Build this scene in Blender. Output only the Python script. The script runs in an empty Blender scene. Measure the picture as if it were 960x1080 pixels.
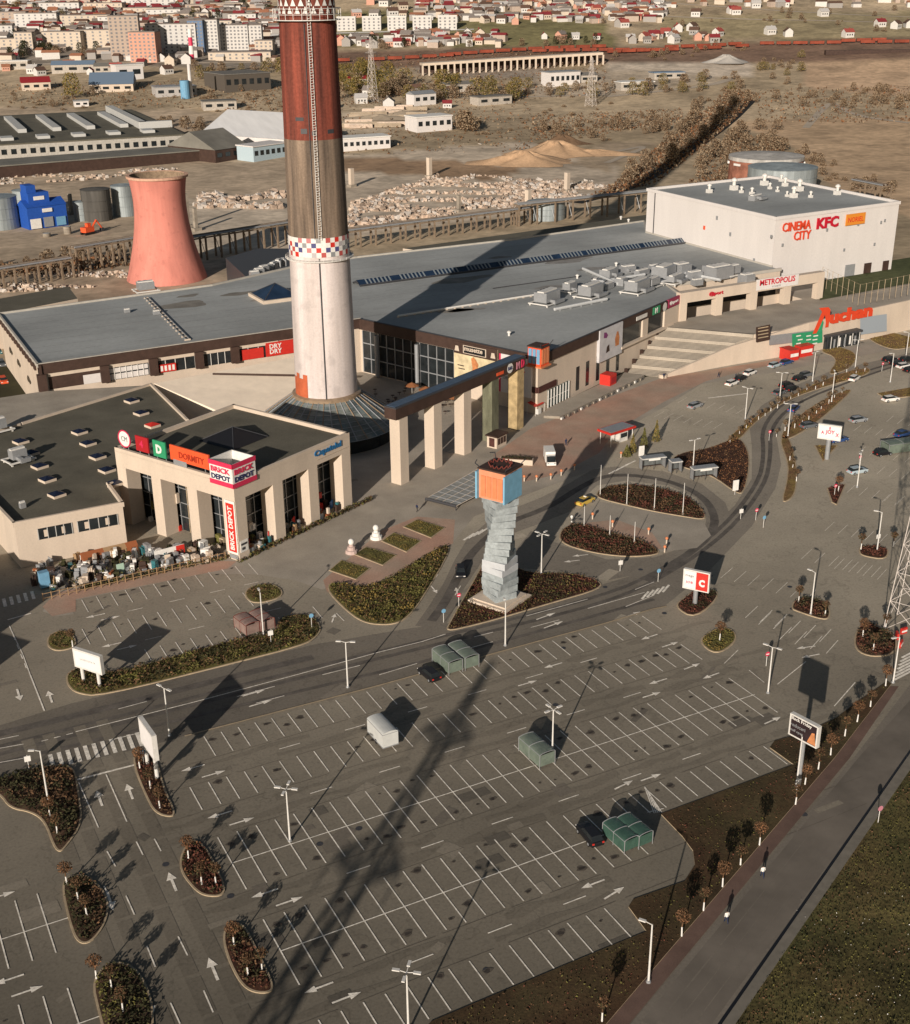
import bpy, bmesh, math, random
from mathutils import Vector, Matrix
from mathutils.geometry import tessellate_polygon
from math import sin, cos, radians, pi, atan2, hypot
rnd = random.Random(7)
C = bpy.context.scene.collection
# ------------------------------------------------------------------ camera
H = 95.0
FPX = 1315.44
RX = Vector((0.8855, -0.4645, -0.0097)); UP = Vector((0.1907, 0.3442, 0.9193)); FW = Vector((0.4237, 0.8159, -0.3934))
FW.normalize(); RX = (RX - FW*RX.dot(FW)).normalized(); UP = RX.cross(FW).normalized()
CAM = Vector((0, 0, H))
def ray(px, py): return FW + RX*((px-480)/FPX) - UP*((py-540)/FPX)
def at(px, py, z=0.0):
    d = ray(px, py); t = (z-H)/d.z
    return CAM + d*t
def atp(px, py, p0, n):                       # ray with a vertical plane through p0, normal n
    d = ray(px, py); n = Vector((n[0], n[1], 0)); t = (Vector((p0[0], p0[1], 0))-CAM).dot(n)/d.dot(n)
    return CAM + d*t
DV = Vector((0.4609, 0.8875, 0))
def terr(x, y):
    D = x*DV.x + y*DV.y
    if D < 600: return 0.0
    h = 0.00008*(D-600)**2 if D < 1500 else 64.8 + 0.144*(D-1500)
    L = x*DV.y - y*DV.x
    k = min(1, (D-600)/500)
    h += k*(3.5*sin(L/170+1)*sin(D/210) + 1.5*sin(L/61+D/97))
    return h
def att(px, py):                              # where a sight line meets the terrain
    d = ray(px, py); t = 100.0; 
    while t < 4000:
        p = CAM + d*t
        if p.z <= terr(p.x, p.y): break
        t += 4
    lo, hi = t-4, t
    for _ in range(12):
        m = (lo+hi)/2; p = CAM+d*m
        if p.z <= terr(p.x, p.y): hi = m
        else: lo = m
    p = CAM+d*hi; return Vector((p.x, p.y, terr(p.x, p.y)))
def depth(p): return (Vector(p)-CAM).dot(FW)
cd = bpy.data.cameras.new('camera'); co = bpy.data.objects.new('camera', cd); C.objects.link(co)
M4 = Matrix(((RX.x, UP.x, -FW.x, 0), (RX.y, UP.y, -FW.y, 0), (RX.z, UP.z, -FW.z, H), (0, 0, 0, 1)))
co.matrix_world = M4
cd.sensor_fit = 'VERTICAL'; cd.sensor_height = 24; cd.sensor_width = 24*960/1080; cd.lens = 24*FPX/1080
cd.clip_start = 1; cd.clip_end = 20000
bpy.context.scene.camera = co
sc = bpy.context.scene
sc.view_settings.view_transform = 'Standard'; sc.view_settings.look = 'None'; sc.view_settings.exposure = 0; sc.view_settings.gamma = 1
# ------------------------------------------------------------------ light
SAZ, SEL = radians(223.5), radians(16.6)
SUN = Vector((cos(SAZ)*cos(SEL), sin(SAZ)*cos(SEL), sin(SEL)))
w = bpy.data.worlds.new("World"); sc.world = w; w.use_nodes = True
nt = w.node_tree; bg = nt.nodes['Background']; sk = nt.nodes.new('ShaderNodeTexSky')
sk.sky_type = 'NISHITA'; sk.sun_disc = False; sk.sun_elevation = SEL; sk.sun_rotation = radians(226.5)
sk.air_density = 1.2; sk.dust_density = 1.5
nt.links.new(sk.outputs[0], bg.inputs[0]); bg.inputs[1].default_value = 0.040
sl = bpy.data.lights.new('sun', 'SUN'); sl.energy = 5.0; sl.angle = radians(0.5); sl.color = (1, 0.895, 0.785)
so = bpy.data.objects.new('sun', sl); C.objects.link(so); so.rotation_euler = SUN.to_track_quat('Z', 'Y').to_euler(); so.location = (0, 0, 300)
# ------------------------------------------------------------------ materials
MATS = {}
def mat(name, col, rough=0.8, var=0.0, scale=1.0, col2=None, bump=0.0, metal=0.0, attr=None, fine=0.0, fscale=8.0, obj=False, alpha=1.0, patch=None, stretch=None, ramp=(0.35, 0.65)):
    if name in MATS: return MATS[name]
    m = bpy.data.materials.new(name); m.use_nodes = True; n = m.node_tree.nodes; l = m.node_tree.links
    b = n['Principled BSDF']; b.inputs['Roughness'].default_value = rough; b.inputs['Metallic'].default_value = metal
    if 'Specular IOR Level' in b.inputs: b.inputs['Specular IOR Level'].default_value = 0.25 if rough > .5 else .5
    b.inputs['Alpha'].default_value = alpha
    tc = n.new('ShaderNodeTexCoord') if obj else n.new('ShaderNodeNewGeometry')
    vec = tc.outputs['Object'] if obj else tc.outputs['Position']
    if stretch:
        mp = n.new('ShaderNodeMapping'); mp.inputs['Scale'].default_value = stretch; l.new(vec, mp.inputs[0]); vs = mp.outputs[0]
    else: vs = vec
    cur = None
    if attr:
        a = n.new('ShaderNodeAttribute'); a.attribute_name = attr; cur = a.outputs['Color']
    else:
        c = n.new('ShaderNodeRGB'); c.outputs[0].default_value = (*col, 1); cur = c.outputs[0]
    def noise(s, v, detail=5, r=0.6):
        t = n.new('ShaderNodeTexNoise'); t.inputs['Scale'].default_value = s; t.inputs['Detail'].default_value = detail; t.inputs['Roughness'].default_value = r
        l.new(v, t.inputs['Vector']); return t.outputs['Fac']
    def mul(fac_out, lo, hi, c_in, a=.3, z=.7):
        mr = n.new('ShaderNodeMapRange'); mr.inputs[1].default_value = a; mr.inputs[2].default_value = z; mr.inputs[3].default_value = lo; mr.inputs[4].default_value = hi
        l.new(fac_out, mr.inputs[0]); mx = n.new('ShaderNodeVectorMath'); mx.operation = 'SCALE'; l.new(c_in, mx.inputs[0]); l.new(mr.outputs[0], mx.inputs['Scale']); return mx.outputs[0]
    if col2:
        r = n.new('ShaderNodeMapRange'); r.inputs[1].default_value = ramp[0]; r.inputs[2].default_value = ramp[1]; l.new(noise(scale*.6, vs), r.inputs[0])
        mx = n.new('ShaderNodeMix'); mx.data_type = 'RGBA'; mx.inputs[7].default_value = (*col2, 1); l.new(cur, mx.inputs[6]); l.new(r.outputs[0], mx.inputs[0]); cur = mx.outputs[2]
    if var: cur = mul(noise(scale, vs), 1-var, 1+var, cur)
    if fine: cur = mul(noise(fscale, vec, 3), 1-fine, 1+fine, cur)
    if patch: 
        for (s, lo, a, z) in patch: cur = mul(noise(s, vec, 2, .5), lo, 1.0, cur, a, z)
    l.new(cur, b.inputs['Base Color'])
    if bump:
        bp = n.new('ShaderNodeBump'); bp.inputs['Strength'].default_value = bump; bp.inputs['Distance'].default_value = .1; l.new(noise(fscale, vec), bp.inputs['Height']); l.new(bp.outputs[0], b.inputs['Normal'])
    MATS[name] = m; return m
def simple(col, rough=.6, metal=0, var=.08, sc_=1.5, name=None):
    return mat(name or 'paint_%03d_%03d_%03d_%d' % (col[0]*255, col[1]*255, col[2]*255, rough*10), col, rough, var=var, scale=sc_, metal=metal, fine=.05, fscale=6)
# asphalt: patches of wear, oil spots, cracks
def asphalt(name, c, dark=1.0, warm=True):
    m = mat(name, c, .92, var=.16, scale=.05, fine=.10, fscale=3.0, patch=[(.9, .86, .30, .40), (.012, .85, .35, .6), (2.6, .88, .36, .46)])
    n = m.node_tree.nodes; l = m.node_tree.links; b = n['Principled BSDF']
    src = b.inputs['Base Color'].links[0].from_socket
    g = n.new('ShaderNodeNewGeometry')
    # thin irregular cracks and patched seams
    v = n.new('ShaderNodeTexVoronoi'); v.feature = 'DISTANCE_TO_EDGE'; v.inputs['Scale'].default_value = .055
    nz = n.new('ShaderNodeTexNoise'); nz.inputs['Scale'].default_value = .35; l.new(g.outputs['Position'], nz.inputs['Vector'])
    ad = n.new('ShaderNodeVectorMath'); ad.operation = 'MULTIPLY_ADD'; ad.inputs[1].default_value = (9, 9, 0); l.new(nz.outputs['Color'], ad.inputs[0]); l.new(g.outputs['Position'], ad.inputs[2]); l.new(ad.outputs[0], v.inputs['Vector'])
    mr = n.new('ShaderNodeMapRange'); mr.inputs[1].default_value = 0.002; mr.inputs[2].default_value = .009; mr.inputs[3].default_value = .84; mr.inputs[4].default_value = 1; l.new(v.outputs['Distance'], mr.inputs[0])
    s = n.new('ShaderNodeVectorMath'); s.operation = 'SCALE'; l.new(src, s.inputs[0]); l.new(mr.outputs[0], s.inputs['Scale'])
    # lens vignette painted into the asphalt: darker toward the camera, paler with distance
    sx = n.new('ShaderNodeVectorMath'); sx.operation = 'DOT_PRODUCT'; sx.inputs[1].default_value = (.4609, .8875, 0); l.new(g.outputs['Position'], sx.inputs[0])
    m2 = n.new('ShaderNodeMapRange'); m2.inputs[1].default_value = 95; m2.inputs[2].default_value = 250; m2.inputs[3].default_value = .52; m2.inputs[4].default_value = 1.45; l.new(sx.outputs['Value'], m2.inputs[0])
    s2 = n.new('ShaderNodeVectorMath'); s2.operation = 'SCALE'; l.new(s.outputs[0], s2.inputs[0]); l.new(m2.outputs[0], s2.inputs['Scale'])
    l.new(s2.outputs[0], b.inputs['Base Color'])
    return m
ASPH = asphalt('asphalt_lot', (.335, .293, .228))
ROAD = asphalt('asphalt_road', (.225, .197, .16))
RUT = mat('tyre_polished_asphalt', (.125, .11, .095), .8, var=.3, scale=.4, fine=.15, fscale=2)
PAVE = mat('grey_paving', (.38, .335, .275), .9, var=.18, scale=.12, fine=.12, fscale=4)
BRICKP = mat('red_brown_paving', (.46, .28, .205), .9, var=.16, scale=.15, fine=.12, fscale=3, col2=(.42, .31, .235))
KERB = mat('kerb_concrete', (.42, .33, .22), .9, var=.2, scale=.6, fine=.1)
PAINT = mat('road_paint', (.84, .78, .68), .8, var=.28, scale=1.3, fine=.2, fscale=5)
SOIL = mat('soil_bed', (.085, .055, .035), 1, var=.5, scale=.8, fine=.3, fscale=6, col2=(.09, .05, .03))
SOILR = mat('bark_bed', (.075, .032, .018), 1, var=.5, scale=.8, fine=.35, fscale=5, col2=(.045, .022, .014))
LAWN = mat('lawn', (.14, .13, .04), 1, var=.4, scale=.5, fine=.35, fscale=6, col2=(.15, .11, .04), bump=.4)
LAWNY = mat('lawn_dry', (.24, .17, .055), 1, var=.35, scale=.4, fine=.3, fscale=6, col2=(.20, .11, .06), bump=.3)
VERGE = mat('verge_grass', (.075, .058, .026), 1, var=.35, scale=.12, fine=.3, fscale=3.5, col2=(.060, .032, .016), bump=.5)
FIELD = mat('field_grass', (.085, .082, .027), 1, var=.5, scale=.1, fine=.5, fscale=2.6, col2=(.12, .085, .035), bump=.4, patch=[(.6, .6, .3, .5)])
CREAM = mat('cream_render', (.58, .485, .39), .85, var=.08, scale=.25, fine=.05, fscale=3, stretch=(1, 1, .25))
WHITEW = mat('white_cladding', (.66, .625, .60), .7, var=.05, scale=.15, fine=.04, fscale=2, stretch=(1, 1, .2))
BROWN = mat('brown_cladding', (.060, .036, .028), .6, var=.2, scale=.5, fine=.15)
ROOFG = mat('grey_roof_membrane', (.385, .40, .395), .9, var=.14, scale=.06, fine=.07, fscale=.9, patch=[(.03, .8, .35, .6)], stretch=(.3, 1, 1))
ROOFD = mat('dark_roof_felt', (.125, .115, .088), .95, var=.2, scale=.15, fine=.15, fscale=3)
PARA = mat('parapet_coping', (.45, .42, .37), .7, var=.1, scale=.5)
GLASS = mat('dark_glazing', (.02, .024, .026), .15, var=.4, scale=.4)
GLASSB = mat('blue_glazing', (.015, .03, .06), .12, var=.3, scale=.3)
FRAMEG = simple((.45, .45, .43), .5, name='frame_grey')
METALW = simple((.66, .64, .60), .45, name='white_metal')
METALG = simple((.34, .35, .36), .4, .3, name='grey_metal')
METALD = simple((.05, .05, .055), .5, name='dark_metal')
CONC = mat('concrete', (.30, .26, .21), .9, var=.25, scale=.4, fine=.15)
WHITE = simple((.74, .72, .68), .6, name='white_paint')
BLACK = simple((.012, .012, .014), .4, name='black_paint')
RED = simple((.55, .03, .02), .5, name='red_paint')
ORANGE = simple((.75, .10, .03), .5, name='orange_paint')
PINK = simple((.60, .03, .09), .5, name='crimson_paint')
BLUE = simple((.03, .12, .36), .5, name='blue_paint')
GREEN = simple((.03, .28, .13), .5, name='green_paint')
YELLOW = simple((.62, .42, .08), .5, name='yellow_paint')
def leafm(name, c, v=.5): return mat(name, c, 1, var=v, scale=.9, fine=.4, fscale=4)
L_BROWN = leafm('twigs_brown', (.12, .068, .036)); L_RUST = leafm('leaves_rust', (.20, .095, .045)); L_OLIVE = leafm('leaves_olive', (.125, .115, .034))
L_DARK = leafm('leaves_dark', (.042, .040, .018)); L_RED = leafm('shrub_red', (.115, .042, .028)); L_YEL = leafm('leaves_yellow', (.22, .155, .045)); L_TAN = leafm('twigs_tan', (.27, .20, .13)); L_GREEN = leafm('leaves_green', (.035, .042, .016))
# ------------------------------------------------------------------ mesh helpers
class MB:
    def __init__(s): s.v = []; s.f = []; s.mi = []; s.mats = []
    def m(s, material):
        if material not in s.mats: s.mats.append(material)
        return s.mats.index(material)
    def add(s, vs, fs, material):
        o = len(s.v); s.v += [tuple(v) for v in vs]; k = s.m(material)
        for f in fs: s.f.append(tuple(i+o for i in f)); s.mi.append(k)
    def box(s, c, size, material, rot=0.0, tilt=None):     # c = centre of the base
        x, y, z = size; cr, sr = cos(rot), sin(rot); vs = []
        for dz in (0, z):
            for dx, dy in ((-x/2, -y/2), (x/2, -y/2), (x/2, y/2), (-x/2, y/2)):
                vs.append((c[0]+dx*cr-dy*sr, c[1]+dx*sr+dy*cr, c[2]+dz))
        s.add(vs, [(0, 3, 2, 1), (4, 5, 6, 7), (0, 1, 5, 4), (1, 2, 6, 5), (2, 3, 7, 6), (3, 0, 4, 7)], material)
    def prism(s, poly, z0, z1, material, top=None):
        n = len(poly)
        a = sum(poly[i][0]*poly[(i+1) % n][1]-poly[(i+1) % n][0]*poly[i][1] for i in range(n))
        if a < 0: poly = poly[::-1]
        vs = [(p[0], p[1], z0) for p in poly]+[(p[0], p[1], z1) for p in poly]
        s.add(vs, [(i, (i+1) % n, n+(i+1) % n, n+i) for i in range(n)], material)
        s.flat(poly, z1, top or material)
    def flat(s, poly, z, material):
        tri = tessellate_polygon([[Vector((p[0], p[1], 0)) for p in poly]])
        vs = [(p[0], p[1], z if not callable(z) else z(p[0], p[1])) for p in poly]; fs = []
        for t in tri:
            a, b, c = [Vector(vs[i]) for i in t]
            fs.append(t if (b-a).cross(c-a).z > 0 else t[::-1])
        s.add(vs, fs, material)
    def lathe(s, prof, material, seg=24, c=(0, 0, 0), cap=True, a0=0, a1=2*pi, cols=None):
        n = seg; vs = []
        for r, z in prof:
            for i in range(n): a = a0+(a1-a0)*i/n; vs.append((c[0]+r*cos(a), c[1]+r*sin(a), c[2]+z))
        fs = []
        for j in range(len(prof)-1):
            for i in range(n): fs.append((j*n+i, j*n+(i+1) % n, (j+1)*n+(i+1) % n, (j+1)*n+i))
        if cap: fs.append(tuple(range((len(prof)-1)*n, len(prof)*n))); fs.append(tuple(range(n-1, -1, -1)))
        s.add(vs, fs, material)
    def tube(s, p, q, r, material, seg=6, r2=None):
        p, q = Vector(p), Vector(q); d = (q-p)
        if d.length < 1e-6: return
        d.normalize(); u = d.cross(Vector((0, 0, 1))); u = Vector((1, 0, 0)) if u.length < 1e-4 else u.normalized(); v = d.cross(u)
        r2 = r if r2 is None else r2; vs = []
        for c, rr in ((p, r), (q, r2)):
            for i in range(seg): a = 2*pi*i/seg; vs.append(c+u*rr*cos(a)+v*rr*sin(a))
        fs = [(i, i+seg, (i+1) % seg+seg, (i+1) % seg) for i in range(seg)]
        fs += [tuple(range(seg)), tuple(range(2*seg-1, seg-1, -1))]
        s.add(vs, fs, material)
    def sphere(s, c, r, material, nu=10, nv=6, sc3=(1, 1, 1), jit=0):
        vs = []; fs = []
        for j in range(nv+1):
            for i in range(nu):
                a = 2*pi*i/nu; b = -pi/2+pi*j/nv; k = 1+jit*(rnd.random()-.5)
                vs.append((c[0]+r*k*sc3[0]*cos(b)*cos(a), c[1]+r*k*sc3[1]*cos(b)*sin(a), c[2]+r*k*sc3[2]*sin(b)))
        for j in range(nv):
            for i in range(nu): fs.append((j*nu+i, j*nu+(i+1) % nu, (j+1)*nu+(i+1) % nu, (j+1)*nu+i))
        s.add(vs, fs, material)
    def quad(s, a, b, c, d, material): s.add([a, b, c, d], [(0, 1, 2, 3)], material)
    def leaf(s, c, size, material, flat=0.0):
        a = Vector((rnd.gauss(0, 1), rnd.gauss(0, 1), rnd.gauss(0, 1)*(1-flat)))
        if a.length < .01: a = Vector((1, 0, 0))
        a.normalize(); b = a.cross(Vector((rnd.gauss(0, 1), rnd.gauss(0, 1), rnd.gauss(0, 1)))).normalized()
        c = Vector(c); a *= size*rnd.uniform(.6, 1.3); b *= size*rnd.uniform(.4, .9)
        s.add([c-a, c-b*.8, c+a, c+b], [(0, 1, 2, 3)], material)
    def build(s, name, parent=None, label=None, cat=None, group=None, kind=None, loc=None, rotz=0, smooth=False, mesh=None):
        me = bpy.data.meshes.new(name); me.from_pydata(s.v, [], s.f); me.update()
        for m in s.mats: me.materials.append(m)
        me.polygons.foreach_set('material_index', s.mi)
        if smooth: me.polygons.foreach_set('use_smooth', [True]*len(s.f))
        o = bpy.data.objects.new(name, me); C.objects.link(o)
        if parent: o.parent = parent
        if loc is not None: o.location = loc; o.rotation_euler.z = rotz
        tag(o, label, cat, group, kind); return o
def tag(o, label=None, cat=None, group=None, kind=None):
    if label: o['label'] = label
    if cat: o['category'] = cat
    if group: o['group'] = group
    if kind: o['kind'] = kind
    return o
def thing(name, label, cat, loc=(0, 0, 0), rotz=0, group=None, kind=None):
    o = bpy.data.objects.new(name, None); C.objects.link(o); o.location = loc; o.rotation_euler.z = rotz; o.empty_display_size = .3
    return tag(o, label, cat, group, kind)
def kids(o): return [c for c in bpy.data.objects if c.parent == o]
KID = {}
def reg(o):                                     # remember a prototype's tree so that copies need no search
    ch = kids(o); KID[o.name] = [(c, kids(c)) for c in ch]; return o
def dup(root, loc, rotz=0, label=None, group=None, swap=None, scale=None):
    r = root.copy(); C.objects.link(r); r.location = loc; r.rotation_euler.z = rotz
    if label: r['label'] = label
    if group: r['group'] = group
    if scale: r.scale = scale
    for ch, gs in KID[root.name]:
        c = ch.copy(); C.objects.link(c); c.parent = r
        if swap and c.name.split('.')[0] in swap:
            c.data = c.data.copy(); 
            for i in range(len(c.data.materials)):
                if c.data.materials[i] in swap[c.name.split('.')[0]]: c.data.materials[i] = swap[c.name.split('.')[0]][c.data.materials[i]]
        for g in gs:
            d = g.copy(); C.objects.link(d); d.parent = c
    return r
def text_mb(mb, txt, origin, xd, height, material, depth_=.12, width=None, up=(0, 0, 1), bold=0.0, center=False):
    cu = bpy.data.curves.new('t', 'FONT'); cu.body = txt; cu.size = 1; cu.extrude = .5; cu.resolution_u = 2; cu.offset = bold
    cu.space_line = .82
    ob = bpy.data.objects.new('t', cu); C.objects.link(ob); dg = bpy.context.evaluated_depsgraph_get()
    me = bpy.data.meshes.new_from_object(ob.evaluated_get(dg)); bpy.data.objects.remove(ob); bpy.data.curves.remove(cu)
    xs = [v.co.x for v in me.vertices]; ys = [v.co.y for v in me.vertices]
    x0, x1, y0, y1 = min(xs), max(xs), min(ys), max(ys); sy = height/(y1-y0); sx = (width/(x1-x0)) if width else sy
    X = Vector(xd).normalized(); U = Vector(up); N = X.cross(U)
    off = -(x1-x0)*sx/2 if center else 0
    vs = [Vector(origin)+X*((v.co.x-x0)*sx+off)+U*((v.co.y-y0)*sy)+N*(v.co.z*depth_*2) for v in me.vertices]
    mb.add(vs, [tuple(p.vertices) for p in me.polygons], material); bpy.data.meshes.remove(me)
def smooth_poly(poly, it=2):
    for _ in range(it):
        q = []
        for i in range(len(poly)):
            a, b = poly[i], poly[(i+1) % len(poly)]
            q += [(a[0]*.75+b[0]*.25, a[1]*.75+b[1]*.25), (a[0]*.25+b[0]*.75, a[1]*.25+b[1]*.75)]
        poly = q
    return poly
def P2(pts, z=0): return [(lambda g: (g.x, g.y))(at(a, b, z)) for a, b in pts]
def inset(poly, d):
    n = len(poly); a = sum(poly[i][0]*poly[(i+1) % n][1]-poly[(i+1) % n][0]*poly[i][1] for i in range(n)); sgn = 1 if a > 0 else -1
    out = []
    for i in range(n):
        p0, p1, p2 = Vector(poly[i-1]), Vector(poly[i]), Vector(poly[(i+1) % n])
        e1 = (p1-p0); e2 = (p2-p1)
        if e1.length < 1e-6 or e2.length < 1e-6: out.append(poly[i]); continue
        e1.normalize(); e2.normalize(); n1 = Vector((-e1.y, e1.x))*sgn; n2 = Vector((-e2.y, e2.x))*sgn; b = n1+n2
        if b.length < .2: b = n1
        b.normalize(); k = d/max(.5, b.dot(n1)); q = p1+b*k; out.append((q.x, q.y))
    return out
def inside(p, poly):
    x, y = p; c = False; n = len(poly)
    for i in range(n):
        x1, y1 = poly[i]; x2, y2 = poly[(i+1) % n]
        if (y1 > y) != (y2 > y) and x < (x2-x1)*(y-y1)/(y2-y1)+x1: c = not c
    return c
def scatter(mb, poly, dens, size, h, mats, z0=.1, lumps=None):
    xs = [p[0] for p in poly]; ys = [p[1] for p in poly]; A = (max(xs)-min(xs))*(max(ys)-min(ys))
    for _ in range(int(A*dens)):
        p = (rnd.uniform(min(xs), max(xs)), rnd.uniform(min(ys), max(ys)))
        if not inside(p, poly): continue
        k = .5+.5*sin(p[0]*1.7+sin(p[1]*1.3)*2)*sin(p[1]*1.9+1.3*sin(p[0]))
        mb.leaf((p[0], p[1], z0+rnd.random()**.7*h*(.35+.65*k)), size*rnd.uniform(.5, 1.2), mats[int(min(.999, max(0, .5+.5*sin(p[0]*.55+2*sin(p[1]*.4))*sin(p[1]*.62+p[0]*.2)+rnd.gauss(0, .22)))*len(mats))], flat=.3)
ORD = ['first', 'second', 'third', 'fourth', 'fifth', 'sixth', 'seventh', 'eighth', 'ninth', 'tenth', 'eleventh', 'twelfth', 'thirteenth', 'fourteenth', 'fifteenth', 'sixteenth']
U2 = Vector((cos(radians(26.5)), sin(radians(26.5)), 0)); V2 = Vector((-U2.y, U2.x, 0)); A2 = radians(26.5)
# ================================================================== SETTING
# terrain, coloured by where things lie
def W(pts): return [(lambda g: (g.x, g.y))(att(a, b)) for a, b in pts]
zones = []
def zone(pts, col): 
    q = W(pts); xs = [p[0] for p in q]; ys = [p[1] for p in q]; zones.append((q, col, min(xs), max(xs), min(ys), max(ys)))
zone([(-60, 110), (330, 120), (360, 165), (330, 330), (-60, 330)], (0.582, 0.455, 0.324))          # works yard
zone([(130, 215), (330, 200), (330, 262), (200, 265)], (0.660, 0.551, 0.426))
zone([(350, 165), (560, 150), (650, 170), (650, 205), (560, 225), (380, 250), (340, 250)], (0.641, 0.530, 0.405))
zone([(350, 166), (460, 168), (560, 178), (520, 190), (360, 180)], (0.389, 0.257, 0.157))
zone([(-60, 262), (140, 262), (140, 320), (-60, 320)], (0.486, 0.380, 0.268))
zone([(100, 20), (-60, 0), (-60, 70), (330, 75), (330, 10)], (0.310, 0.264, 0.213))
zone([(350, 12), (500, 8), (640, 25), (650, 50), (350, 50)], (0.271, 0.237, 0.111))
zone([(850, 62), (1010, 58), (1010, 108), (850, 92)], (0.641, 0.446, 0.287))
zone([(760, 130), (1010, 120), (1010, 240), (900, 215), (830, 150)], (0.603, 0.426, 0.268))
zone([(640, 60), (800, 56), (790, 80), (640, 98)], (0.698, 0.587, 0.463))
zone([(560, 78), (700, 72), (770, 85), (640, 102), (540, 100)], (0.544, 0.446, 0.333))
zone([(640, 150), (690, 150), (640, 180), (600, 172)], (0.505, 0.389, 0.268))
zone([(360, 118), (460, 115), (470, 135), (360, 142)], (0.698, 0.569, 0.416))
zone([(600, 60), (560, 84), (440, 80), (440, 70)], (0.389, 0.323, 0.259))
zone([(350, 55), (960, 40), (1010, 38), (1010, 58), (640, 64), (350, 72)], (0.253, 0.161, 0.111))
zone([(700, 20), (1010, 10), (1010, 40), (700, 42)], (0.408, 0.332, 0.195))
def vnoise(x, y): return .5+.25*(sin(x*.013+2.1*sin(y*.009))+sin(y*.017+1.7*sin(x*.011+1)))
mb = MB(); mt = mat('terrain_ground', (1, 1, 1), 1, attr='Col', var=.24, scale=.02, fine=.2, fscale=.22, patch=[(.045, .80, .38, .52), (.12, .86, .36, .5), (.007, .9, .35, .6)])
nr, nc = 300, 230; Ds = [20*(4200/20)**(i/(nr-1)) for i in range(nr)]; cols = []; vs = []
for D in Ds:
    for j in range(nc):
        L = (j/(nc-1)-.5)*1.5*max(D, 60)
        x = DV.x*D+DV.y*L; y = DV.y*D-DV.x*L; z = terr(x, y)
        vs.append((x, y, z-.04))
        k = vnoise(x, y); c = (.42+.16*k, .325+.13*k, .21+.095*k)
        if D < 330: c = (.05, .045, .02)
        for q, cc, a, b, e, f in zones:
            if a <= x <= b and e <= y <= f and inside((x, y), q): c = cc
        cols.append(c)
fs = [(i*nc+j, i*nc+j+1, (i+1)*nc+j+1, (i+1)*nc+j) for i in range(nr-1) for j in range(nc-1)]
mb.add(vs, [f[::-1] for f in fs], mt); g = mb.build('ground', kind='structure', smooth=True)
ca = g.data.color_attributes.new('Col', 'FLOAT_COLOR', 'POINT')
for i, c in enumerate(cols): ca.data[i].color = (*c, 1)
ZK = [0]
def sheet(name, poly, z, m):
    ZK[0] += 1; z += ZK[0]*.00031; b = MB(); b.flat(poly, z, m); return b.build(name, kind='structure')
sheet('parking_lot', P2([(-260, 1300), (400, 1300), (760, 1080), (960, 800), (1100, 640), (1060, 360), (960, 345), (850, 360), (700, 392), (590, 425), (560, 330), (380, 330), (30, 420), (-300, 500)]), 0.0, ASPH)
# roads
road = P2([(-60, 785), (0, 765), (75, 742), (200, 712), (330, 680), (430, 663), (470, 658), (560, 639), (640, 615), (690, 600), (740, 568), (775, 533), (793, 505), (793, 470), (790, 445), (803, 428), (835, 408), (875, 392), (960, 372), (1040, 360), (1040, 372), (960, 383), (880, 404), (848, 420), (828, 440), (819, 460), (824, 490), (818, 515), (793, 555), (750, 600), (700, 640), (640, 656), (560, 678), (400, 722), (195, 776), (150, 789), (0, 823), (-60, 838)])
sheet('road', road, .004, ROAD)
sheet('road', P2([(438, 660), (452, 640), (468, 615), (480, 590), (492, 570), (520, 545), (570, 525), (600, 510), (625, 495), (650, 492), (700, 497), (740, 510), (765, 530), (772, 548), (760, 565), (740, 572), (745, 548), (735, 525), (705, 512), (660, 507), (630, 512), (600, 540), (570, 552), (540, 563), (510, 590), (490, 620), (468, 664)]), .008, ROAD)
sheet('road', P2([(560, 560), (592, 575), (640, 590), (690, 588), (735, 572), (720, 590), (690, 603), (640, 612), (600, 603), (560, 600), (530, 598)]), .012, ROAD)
def strip(name, pts, wd, z, m, world=False, kind='structure'):
    ZK[0] += 1; z += ZK[0]*.00031
    q = pts if world else [(lambda g: (g.x, g.y))(at(a, b)) for a, b in pts]
    Lf, Rt = [], []
    for i, p in enumerate(q):
        a = Vector(q[max(0, i-1)]); b = Vector(q[min(len(q)-1, i+1)]); d = (b-a).normalized(); n = Vector((-d.y, d.x))*wd/2
        Lf.append((p[0]+n.x, p[1]+n.y)); Rt.append((p[0]-n.x, p[1]-n.y))
    b = MB()
    for i in range(len(q)-1): b.quad((*Rt[i], z), (*Rt[i+1], z), (*Lf[i+1], z), (*Lf[i], z), m)
    if name: return b.build(name, kind=kind)
    return b
def smooth_line(pts, it=2):
    for _ in range(it):
        q = [pts[0]]
        for i in range(len(pts)-1):
            a, b = pts[i], pts[i+1]; q += [(a[0]*.75+b[0]*.25, a[1]*.75+b[1]*.25), (a[0]*.25+b[0]*.75, a[1]*.25+b[1]*.75)]
        pts = q+[pts[-1]]
    return pts
ruts = [([(-30, 795), (100, 762), (320, 706), (480, 668), (640, 628), (700, 600), (760, 560), (800, 510), (806, 480), (803, 450), (830, 420), (900, 395), (960, 378)], .9), ([(-30, 803), (100, 770), (320, 714), (480, 675), (640, 636), (705, 606), (768, 562), (807, 512), (813, 480), (812, 452), (836, 426), (905, 399), (960, 381)], .9),
        ([(-30, 812), (100, 781), (320, 728), (480, 690), (640, 646), (690, 632)], .8), ([(-30, 781), (100, 750), (240, 715), (330, 693)], 1.6),
        ([(455, 655), (470, 635), (487, 600), (500, 580), (530, 553), (580, 535), (610, 515), (640, 500), (690, 503), (730, 516), (752, 535), (755, 560), (720, 590), (680, 612)], 1.6)]
for k, (pts, wd) in enumerate(ruts): strip('tyre_track', smooth_line(pts), wd, .016+.001*k, RUT)
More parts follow.
